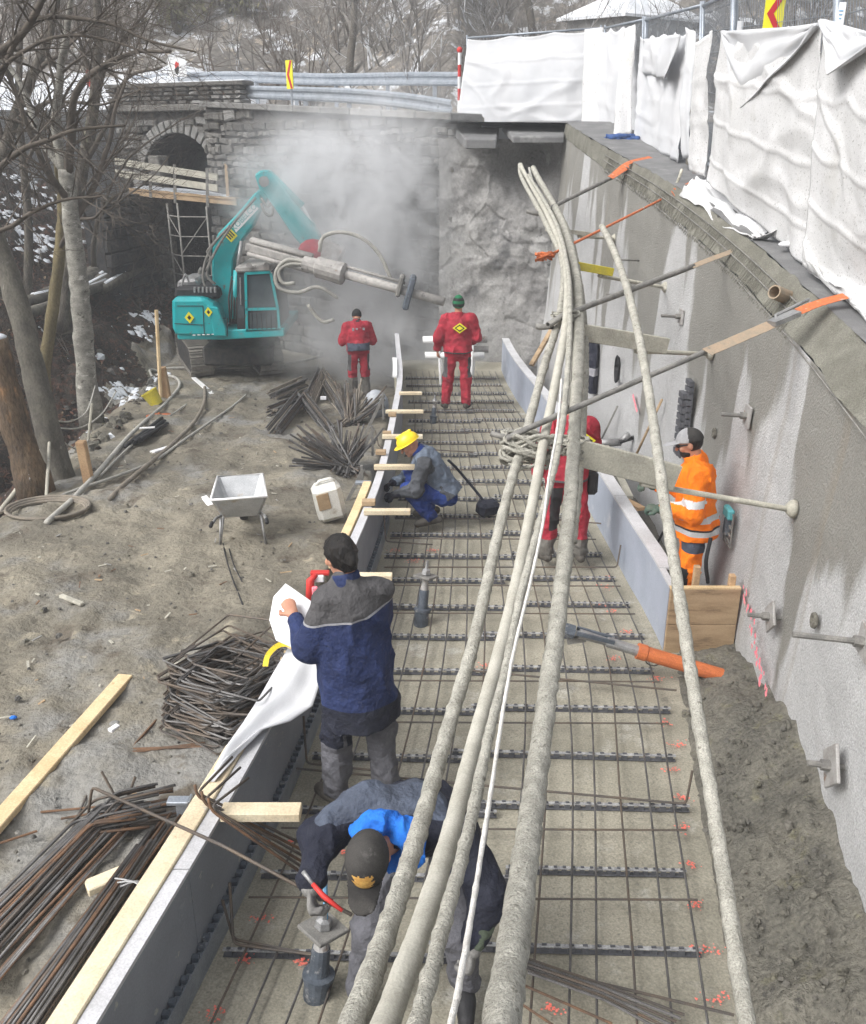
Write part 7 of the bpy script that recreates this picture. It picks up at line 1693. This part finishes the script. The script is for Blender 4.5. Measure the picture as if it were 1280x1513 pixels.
mesh_np('sunglasses', [surf([('c', hc + ax[1] * .092 + ax[2] * .012 - ax[0] * .035, hc + ax[1] * .092 + ax[2] * .012 + ax[0] * .035, .020, .020), ('c', hc + ax[2] * .016 - ax[0] * .078, hc + ax[1] * .08 + ax[2] * .014 - ax[0] * .06, .007, .007)], .007, .008)], ['black'], t, Mo)
b = MB(); bp_ = [Mo @ Vector((x, y, z)) for x, y, z in ((-.20, -.12, .90), (-.24, -.10, .70), (-.22, -.14, .50))]; b.tube(spline(bp_, .05), .018, 7); b.build('lanyard', MT['black'], t, smooth=True)

# ================================================================ HILLSIDE BEHIND, TREES
line = [(-60, 40), (-22, 30), (-11.5, 27.6), (-9.6, 27.3), (-5.4, 25.8), (.6, 19.3), (3, 24), (14, 24), (60, 24)]
lz = [(-60, 7), (-22, 5), (-9, 4.9), (-5.4, zt0 + .02), (.6, zt1 + .02), (3, 4.42), (60, 4.42)]
U_ = np.concatenate([np.linspace(-60, -14, 30), np.linspace(-13.5, 10, 80), np.linspace(11, 60, 26)]); V_ = np.concatenate([np.linspace(0, 9, 26), np.linspace(9.8, 60, 64)])
P = np.zeros((len(U_), len(V_), 3))
def hill(u, v):
    z0 = lerp_tab(lz, u); z = z0 + .10 * min(v, 5) + .62 * max(0, v - 5.5 - .0 * u)
    if u < -9: z += .15 * min(v, 20) * min(1, (-9 - u) / 6)
    return z
for i, u in enumerate(U_):
    for j, v in enumerate(V_): P[i, j] = (u, lerp_tab(line, u) + v, hill(u, v))
nz = fbm(P[..., 0] * .12, P[..., 1] * .12, 0, 5, 81); P[..., 2] += np.clip(V_ / 12, 0, 1)[None, :] * 2.2 * nz + .05 * np.clip(V_ / 3, 0, 1)[None, :] * fbm(P[..., 0], P[..., 1], 0, 4, 82)
M_('hill_ground', (.20, .185, .165), (.13, .12, .108), sc=.25, bump=.6, bsc=3, bdist=.2, fine=.3, spots=[((.55, .565, .59), .22, .58, .70), ((.55, .565, .59), 1.3, .55, .63), ((.30, .26, .21), 2.2, .56, .66)])
g = MB().grid(P); fc = []
for f in g.f:
    q = np.mean([g.v[i] for i in f], axis=0); v = q[1] - lerp_tab(line, q[0]); fc.append(0 if v < 4.6 + .9 * math.sin(q[0] * .7) + .5 * math.sin(q[0] * 2.1) and q[0] < 2 else 1)
g.m = fc; g.build('hillside', [MT['snow'], MT['hill_ground']], smooth=True, kind='structure')
def hz(u, v):
    z = hill(u, v); y = lerp_tab(line, u) + v; return y, z + min(1, v / 12) * 2.2 * float(fbm(u * .12, y * .12, 0, 5, 81))
def twig(b, p, d, L_, r_, lv, rr, n=4, droop=0.0, mi=0, kids=(3, 4), ang=(.4, .9), shrink=(.5, .72)):
    pts = [p]; dd = d.copy(); rad = [r_]
    for k in range(n):
        dd = (dd + Vector((rr.uniform(-.2, .2), rr.uniform(-.2, .2), rr.uniform(-.15, .18) - droop))).normalized(); pts.append(pts[-1] + dd * (L_ / n)); rad.append(r_ * (1 - .75 * (k + 1) / n))
    b.tube(pts, rad, 5 if r_ > .04 else (4 if r_ > .015 else 3), caps=False, mi=mi)
    if lv <= 0: return
    for k in range(rr.randint(*kids)):
        t = rr.uniform(.3, 1) * n; i = min(int(t), n - 1); q = pts[i].lerp(pts[i + 1], t - i); base = (pts[i + 1] - pts[i]).normalized()
        ax_ = base.orthogonal().normalized(); ax_.rotate(Matrix.Rotation(rr.uniform(0, 6.28), 3, base)); nd = base.copy(); nd.rotate(Matrix.Rotation(rr.uniform(*ang), 3, ax_))
        twig(b, q, nd, L_ * rr.uniform(*shrink), max(.003, rad[i] * .55), lv - 1, rr, n if lv > 1 else 3, droop, mi, kids, ang, shrink)
# the far wood as one mass
rr = random.Random(77); b = MB()
for k in range(640):
    u = rr.uniform(-30, 22); v = 4.8 + 32 * rr.random() ** 1.4
    y, z = hz(u, v)
    mi = 0 if (u + rr.uniform(-4, 4) > -5) else 1
    hgt = rr.uniform(.9, 3.2)
    for s_ in range(rr.randint(2, 4)):
        twig(b, Vector((u + rr.uniform(-.3, .3), y + rr.uniform(-.3, .3), z - .1)), Vector((rr.uniform(-.5, .5), rr.uniform(-.4, .4), 1)).normalized(), hgt * rr.uniform(.6, 1), rr.uniform(.02, .045), 2, rr, 3, 0, mi, (4, 6))
b.build('undergrowth', [MT['twig_pale'], MT['twig_brown']], kind='stuff')
# single bare trees on the slope
def bare_tree(seed, hgt, r0, mats):
    rr = random.Random(seed); t = thing('bare_tree', 'x', 'tree'); tr = MB(); pts = [Vector((0, 0, -.4))]; d = Vector((rr.uniform(-.1, .1), rr.uniform(-.1, .1), 1)).normalized()
    for k in range(7): d = (d + Vector((rr.uniform(-.12, .12), rr.uniform(-.12, .12), .1))).normalized(); pts.append(pts[-1] + d * hgt / 7)
    tr.tube(pts, [r0 * (1 - .11 * i) for i in range(8)], 7); tr.build('trunk', MT[mats[0]], t, smooth=True)
    cr = MB()
    for k in range(15):
        f_ = rr.uniform(1.4, 7); i = min(int(f_), 6); q = pts[i].lerp(pts[i + 1], f_ - i); a = rr.uniform(0, 6.28)
        twig(cr, q, Vector((math.cos(a), math.sin(a), rr.uniform(.4, 1.2))).normalized(), hgt * rr.uniform(.22, .42) * (1.15 - .08 * i), r0 * (.5 - .05 * i), 3, rr, 4, 0, 0, (3, 4))
    cr.build('crown', MT[mats[1]], t); return t
protos = [bare_tree(5, 7.5, .13, ('bark', 'twig_pale')), bare_tree(6, 6.2, .10, ('bark', 'twig_brown')), bare_tree(8, 8.5, .15, ('bark', 'twig_pale'))]
spots = [(-2.6, 8, 0, 'bare snow dusted tree standing just above the middle of the far guardrail'), (3.5, 11, 2, 'bare grey tree rising behind the widest white sheet'), (-7, 9, 1, 'bare brown tree behind the yellow delineator, to its left'), (1, 16, 2, 'tall bare grey tree high on the slope above the dust cloud'), (-13, 10, 1, 'bare brown tree on the slope behind the bridge parapet'), (-17, 12, 2, 'bare tree on the snowy slope left of the bridge'), (8.5, 16, 0, 'bare grey tree behind the hut, half hidden by its roof'), (-5, 17, 0, 'bare snow dusted tree higher up behind the white warning sign'), (15, 12, 1, 'bare brown tree behind the fence mesh right of the arrow board'), (11.5, 9, 0, 'bare pale tree behind the fence between hut and arrow board'), (-10, 20, 2, 'tall bare tree at the top of the slope above the bridge arch'), (6, 22, 0, 'bare pale tree at the top edge above the white sheets')]
used = set()
for (u, v, k, lab) in spots:
    y, z = hz(u, v)
    if k in used: dup(protos[k], (u, y, z), rr.uniform(0, 6.28), lab, rr.uniform(.8, 1.1))['group'] = 'bare trees on the far slope'
    else:
        protos[k].location = (u, y, z); tag(protos[k], lab, 'tree', 'bare trees on the far slope'); used.add(k)
# olive shrubs
def shrub(seed):
    rr = random.Random(seed); t = thing('olive_shrub', 'x', 'shrub'); st = MB(); cr = MB()
    for k in range(7):
        d = Vector((rr.uniform(-.5, .5), rr.uniform(-.5, .5), 1)).normalized(); L_ = rr.uniform(1.6, 2.8); st.tube([Vector((0, 0, -.2)), d * L_ * .5, d * L_ * .8 + Vector((0, 0, .1))], [.05, .035, .015], 5)
        for j in range(190):
            q = d * L_ * rr.uniform(.25, 1.05) + Vector((rr.gauss(0, .32), rr.gauss(0, .32), rr.gauss(0, .28))); a = Vector((rr.uniform(-1, 1), rr.uniform(-1, 1), rr.uniform(-1, 1))).normalized(); c = a.orthogonal().normalized(); s_ = rr.uniform(.04, .09)
            cr.add([q - a * s_ * 1.7, q + c * s_ * .6, q + a * s_ * 1.7, q - c * s_ * .6], [(0, 1, 2, 3)])
    st.build('stem', MT['bark'], t); cr.build('crown', MT['shrub_olive'], t); return t
s0 = shrub(3)
for i, (u, v, sc_, lab) in enumerate([(-8.6, 7.5, 1.15, 'largest olive green shrub above the bridge parapet, right of the warning sign'), (-6.4, 9, 1.0, 'olive green shrub left of the yellow delineator on the slope'), (-10.6, 10, 1.1, 'olive green shrub behind the white warning sign')]):
    y, z = hz(u, v)
    if i == 0: s0.location = (u, y, z); s0.scale = (sc_,) * 3; tag(s0, lab, 'shrub', 'olive shrubs on the slope')
    else: dup(s0, (u, y, z), i * 2.0, lab, sc_)['group'] = 'olive shrubs on the slope'

# ---------------------------------------------------------------- trees at the gully, left
def limb(pts, step=.12): return spline([A(x, y, Y) for x, y, Y in pts], step)
def gully_tree(lab, trunk, rad, limbs, mats, seed, lv=2, dens=1.0, extra=None):
    rr = random.Random(seed); S = limb(trunk); base = Vector(S[0]); t = thing('bare_tree', lab, 'tree', base)
    S[0][2] -= .3
    R_ = np.interp(np.linspace(0, 1, len(S)), np.linspace(0, 1, len(rad)), rad); R_[:3] *= (1.18, 1.1, 1.04)
    MB().tube(S, R_, 16, lump=.11, lsc=7, seed=seed).build('trunk', MT[mats[0]], t, smooth=True)
    for li, (pts, r0, r1, n) in enumerate(limbs):
        L_ = limb(pts, .14); L_ = L_ + np.stack([.02 * vnoise(np.arange(len(L_)) * .5, li * 3.3, k, 5) for k in range(3)], 1); b = MB(); rads = np.linspace(r0, r1, len(L_)); b.tube(L_, rads, 7, lump=.06, lsc=8)
        b.build('branch', MT[mats[0] if r0 > .07 else mats[1]], t, smooth=True); b = MB()
        for k in range(int(n * dens)):
            f_ = rr.uniform(.12, 1); i = min(int(f_ * (len(L_) - 1)), len(L_) - 2); p = Vector(L_[i]); d = Vector(L_[i + 1] - L_[i]).normalized()
            ax_ = d.orthogonal().normalized(); ax_.rotate(Matrix.Rotation(rr.uniform(0, 6.28), 3, d)); nd = d.copy(); nd.rotate(Matrix.Rotation(rr.uniform(.45, 1.1), 3, ax_))
            twig(b, p, (nd + Vector((0, 0, .1))).normalized(), rr.uniform(.5, 1.25), max(.006, rads[i] * .42), lv, rr, 4, .02, 0, (3, 4), (.35, .8))
        if b.v: b.build('twigs', MT[mats[1]], t)
    return t, S
gully_tree('pale spotted birch with dark knots standing at the gully edge', [(132, 604, 14.6), (124, 510, 14.6), (117, 420, 14.6), (106, 330, 14.6), (98, 250, 14.6)], [.175, .15, .145, .125, .11],
    [([(98, 256, 14.6), (84, 190, 14.6), (88, 110, 14.4), (100, 40, 14.2), (112, -30, 14)], .085, .03, 12), ([(100, 262, 14.6), (106, 190, 14.3), (112, 140, 14), (140, 105, 13.6), (187, 80, 13.2), (252, 74, 12.8)], .07, .018, 16), ([(98, 258, 14.6), (62, 205, 14.8), (28, 120, 15), (-10, 70, 15)], .075, .03, 10), ([(106, 330, 14.6), (140, 270, 14.8), (160, 215, 15), (172, 150, 15.2), (200, 90, 15.3)], .06, .018, 14), ([(104, 300, 14.6), (70, 250, 14.2), (40, 180, 14), (5, 95, 13.8)], .06, .02, 10)], ('bark_birch', 'twig'), 1)
gully_tree('dark trunk with lichen, between the birch and the bridge, forking over the parapet', [(92, 470, 19.5), (104, 360, 19.5), (118, 270, 19.5), (137, 170, 19.4), (146, 60, 19.3), (140, -30, 19.2)], [.15, .14, .12, .11, .09, .06],
    [([(122, 250, 19.5), (150, 200, 19.2), (185, 120, 19), (240, 100, 18.8)], .06, .02, 14), ([(142, 120, 19.4), (120, 70, 19.2), (112, 10, 19)], .05, .02, 8), ([(140, 150, 19.4), (165, 80, 19.3), (215, 20, 19.2), (235, -20, 19)], .05, .015, 12), ([(110, 320, 19.5), (142, 285, 19), (168, 300, 18.8), (195, 255, 18.5)], .05, .015, 10)], ('bark', 'twig'), 2)
gully_tree('slender olive brown trunk close behind the big grey trunk', [(62, 566, 16), (76, 470, 16), (87, 385, 16), (92, 300, 16), (82, 200, 15.9), (88, 100, 15.8)], [.11, .10, .095, .08, .06, .04], [([(88, 370, 16), (112, 330, 15.6), (140, 320, 15.3), (170, 290, 15)], .04, .012, 8), ([(92, 300, 16), (70, 240, 15.8), (50, 180, 15.6)], .04, .012, 8)], ('bark_olive', 'twig'), 3)
gully_tree('thin grey trunk standing far left above the snow patches', [(36, 480, 20), (42, 390, 20), (40, 300, 20), (28, 170, 20), (30, 40, 20)], [.10, .09, .08, .07, .05], [([(38, 250, 20), (70, 180, 19.6), (120, 140, 19.2)], .045, .014, 10), ([(30, 150, 20), (5, 90, 19.8), (-20, 20, 19.6)], .045, .014, 8)], ('bark', 'twig'), 4)
gully_tree('thick grey trunk leaning left over the gully edge', [(100, 742, 10.8), (72, 640, 10.9), (52, 560, 11), (34, 480, 11.1), (12, 405, 11.2), (-22, 310, 11.3)], [.185, .155, .145, .135, .125, .115], [([(-30, 290, 11.3), (10, 240, 11.2), (70, 205, 11.1), (130, 190, 11), (186, 186, 10.9)], .045, .012, 12), ([(-30, 360, 11.3), (30, 325, 11), (90, 298, 10.8), (150, 290, 10.6)], .035, .01, 12), ([(-30, 180, 11.4), (10, 95, 11.3), (50, 30, 11.2), (155, 33, 11), (218, 60, 10.8), (290, 76, 10.6)], .04, .01, 16), ([(-25, 90, 11.4), (30, 50, 11.2), (62, 0, 11), (90, -30, 11)], .05, .03, 6), ([(-30, 120, 11.4), (60, 62, 11), (140, 55, 10.8), (200, 70, 10.6), (245, 95, 10.4)], .028, .008, 14)], ('bark_grey', 'twig'), 5)
t, S = gully_tree('broken brown trunk with torn bark and snow on its stump end', [(52, 716, 10.2), (26, 640, 10.2), (8, 570, 10.2), (-8, 500, 10.2)], [.19, .165, .155, .14], [], ('bark_brown', 'twig'), 6)
q = Vector(S[-1]); MB().sphere(q + Vector((0, 0, .01)), .13, 12, sc=(1, 1, .35)).build('snow_cap', MT['snow'], t, smooth=True)
gully_tree('small branching bush reaching up in front of the bridge platform', [(136, 372, 20), (146, 320, 19.8), (160, 296, 19.6), (190, 280, 19.4)], [.05, .045, .035, .02], [([(150, 312, 19.7), (185, 240, 19.2), (250, 190, 18.8), (300, 160, 18.5)], .03, .008, 14), ([(146, 320, 19.8), (175, 300, 19.2), (220, 265, 18.8), (250, 230, 18.6)], .03, .008, 14), ([(140, 350, 20), (120, 290, 19.5), (165, 230, 19), (200, 150, 18.8)], .03, .01, 12)], ('bark', 'twig'), 7)
gully_tree('leaning thin tree crossing the upper left corner', [(-40, 330, 17), (0, 240, 17), (30, 150, 17), (70, 60, 17), (90, -30, 17)], [.11, .10, .09, .07, .05], [([(20, 180, 17), (80, 150, 16.6), (150, 155, 16.3), (215, 130, 16)], .04, .01, 14), ([(50, 110, 17), (110, 60, 16.8), (180, 10, 16.6)], .04, .012, 12), ([(5, 220, 17), (-10, 120, 16.8), (10, 20, 16.6)], .04, .012, 8)], ('bark', 'twig'), 8)
# brushwood on the bank
rr = random.Random(91); b = MB()
for k in range(150):
    y = rr.uniform(13, 26); x = edge_x(y) - rr.uniform(1.5, 9); z = terrain_z(x, y)
    for s_ in range(2): twig(b, Vector((x, y, z)), Vector((rr.uniform(-.7, .7), rr.uniform(-.7, .5), 1)).normalized(), rr.uniform(.5, 1.5), rr.uniform(.008, .018), 2, rr, 4, 0, 0, (3, 4))
b.build('brushwood', MT['twig'], kind='stuff')
# snow lying in patches on the bank
rr = random.Random(17); b = MB()
for (cx, cy, w_, h_, n, Y0) in [(30, 300, 45, 45, 60, 23.5), (140, 355, 30, 20, 26, 22.5), (90, 345, 60, 30, 24, 23), (45, 360, 45, 30, 16, 22), (215, 480, 18, 25, 18, 20), (165, 585, 26, 14, 22, 16.6)]:
    for k in range(n * 4):
        px, py = rr.gauss(cx, w_ * .55), rr.gauss(cy, h_ * .4); d = ray(px, py); q = None
        for wq in np.arange(12, 40, .1):
            x, y, z = d[0] * wq, d[1] * wq, CAM_H + d[2] * wq
            if z <= terrain_z(x, y): q = (x, y, terrain_z(x, y)); break
        if q is None: continue
        s_ = rr.uniform(.03, .13); m_ = [(q[0] + math.cos(a) * s_ * rr.uniform(.5, 1.2), q[1] + math.sin(a) * s_ * rr.uniform(.5, 1.2)) for a in np.linspace(0, 5.6, 8)]
        ring = [(x, y, terrain_z(x, y) + .04) for x, y in m_]; mid = [(q[0] + (x - q[0]) * .55, q[1] + (y - q[1]) * .55, q[2] + .075) for x, y in m_]
        b.add(ring + mid, [(i, (i + 1) % 8, 8 + (i + 1) % 8, 8 + i) for i in range(8)] + [tuple(range(8, 16))])
b.build('snow', MT['snow'], smooth=True, kind='stuff')
# log pile with snow on top
def bank_hit(px, py):
    d = ray(px, py)
    for wq in np.arange(10, 45, .05):
        x, y, z = d[0] * wq, d[1] * wq, CAM_H + d[2] * wq
        if z <= terrain_z(x, y): return Vector((x, y, terrain_z(x, y)))
    return Vector((x, y, z))
lp = thing('log_crib', 'stepped pile of dark snow topped logs on the bank left of the bridge', 'logs', A(120, 430, 21))
rr = random.Random(5)
for (p0, p1, Y0, Y1) in [((30, 458), (118, 436), 20.6, 21.4), ((34, 474), (120, 452), 20.3, 21.1), ((60, 446), (150, 414), 21, 21.8), ((75, 462), (168, 424), 20.6, 21.6), ((100, 430), (176, 394), 21.6, 22.2), ((110, 446), (192, 402), 21.1, 22), ((130, 412), (190, 376), 22, 22.6), ((140, 425), (205, 385), 21.6, 22.5), ((150, 436), (206, 405), 21.2, 22)]:
    a, c = bank_hit(*p0) + Vector((.25, -.6, .22)), bank_hit(*p1) + Vector((.25, -.6, .22)); lg = MB().tube([a, a.lerp(c, .5) + Vector((0, 0, .02)), c], .115, 9, lump=.08, lsc=6).build('log', MT['bark_grey'], lp, smooth=True)
    if rr.random() < .9:
        s0, s1 = rr.uniform(0, .3), rr.uniform(.6, 1); MB().tube([a.lerp(c, s0) + Vector((0, 0, .085)), a.lerp(c, s1) + Vector((0, 0, .085))], .06, 7).build('snow_cap', MT['snow'], lg, smooth=True)
# ================================================================ AIR
def volume(name, dens, color, mesh_builder, aniso=.2):
    m = bpy.data.materials.new(name); m.use_nodes = True; N = m.node_tree.nodes; Lk = m.node_tree.links; N.remove(N['Principled BSDF'])
    v = N.new('ShaderNodeVolumePrincipled'); v.inputs['Color'].default_value = (*color, 1); v.inputs['Density'].default_value = dens; v.inputs['Anisotropy'].default_value = aniso
    Lk.new(v.outputs[0], N['Material Output'].inputs['Volume']); return m, N, Lk, v
mv, N, Lk, v = volume('dust_volume', 1.0, (.96, .97, .985), None)
tc = N.new('ShaderNodeTexCoord')
def vmath(op, a, c=None):
    n = N.new('ShaderNodeMath'); n.operation = op
    for i, q in enumerate((a, c)):
        if q is None: continue
        if isinstance(q, (int, float)): n.inputs[i].default_value = q
        else: Lk.new(q, n.inputs[i])
    return n.outputs[0]
nz_ = N.new('ShaderNodeTexNoise'); nz_.inputs['Scale'].default_value = .85; nz_.inputs['Detail'].default_value = 4; nz_.inputs['Roughness'].default_value = .6; nz_.inputs['Distortion'].default_value = 1.4; Lk.new(tc.outputs['Object'], nz_.inputs['Vector'])
tot = None
for (c, rad, k) in DUST if 'DUST' in globals() else [((-2.0, 19.2, 3.1), (2.3, 1.1, 1.7), .85), ((-.9, 18.8, 2.6), (1.9, 1.0, 1.9), .9), ((-1.4, 18.8, .7), (2.2, 1.1, 1.5), .8), ((-.3, 18.1, .1), (1.7, 1.1, 1.1), .5), ((-.4, 18.6, 4.2), (1.8, .8, 1.0), .35)]:
    mp = N.new('ShaderNodeMapping'); mp.vector_type = 'TEXTURE'; mp.inputs['Location'].default_value = c; mp.inputs['Scale'].default_value = rad; Lk.new(tc.outputs['Object'], mp.inputs[0])
    ln = N.new('ShaderNodeVectorMath'); ln.operation = 'LENGTH'; Lk.new(mp.outputs[0], ln.inputs[0])
    mr = N.new('ShaderNodeMapRange'); mr.interpolation_type = 'SMOOTHSTEP'; mr.inputs[1].default_value = .15; mr.inputs[2].default_value = 1.25; mr.inputs[3].default_value = k; mr.inputs[4].default_value = 0; Lk.new(ln.outputs['Value'], mr.inputs[0])
    tot = mr.outputs[0] if tot is None else vmath('ADD', tot, mr.outputs[0])
n2 = N.new('ShaderNodeMapRange'); n2.inputs[1].default_value = .40; n2.inputs[2].default_value = .66; n2.inputs[3].default_value = .10; n2.inputs[4].default_value = 1.0; Lk.new(nz_.outputs['Fac'], n2.inputs[0])
Lk.new(vmath('MULTIPLY', vmath('MULTIPLY', tot, n2.outputs[0]), 3.6), v.inputs['Density'])
b = MB(); b.box((-1.4, 18.75, 2.0), (6.4, 3.2, 6.6)); o = b.build('dust_cloud', mv, kind='stuff')
mh, N, Lk, v = volume('haze_volume', .0032, (.90, .93, .97), None, .1)
b = MB(); b.box((0, 47, 24), (150, 118, 58.5)); o = b.build('haze', mh, kind='stuff')
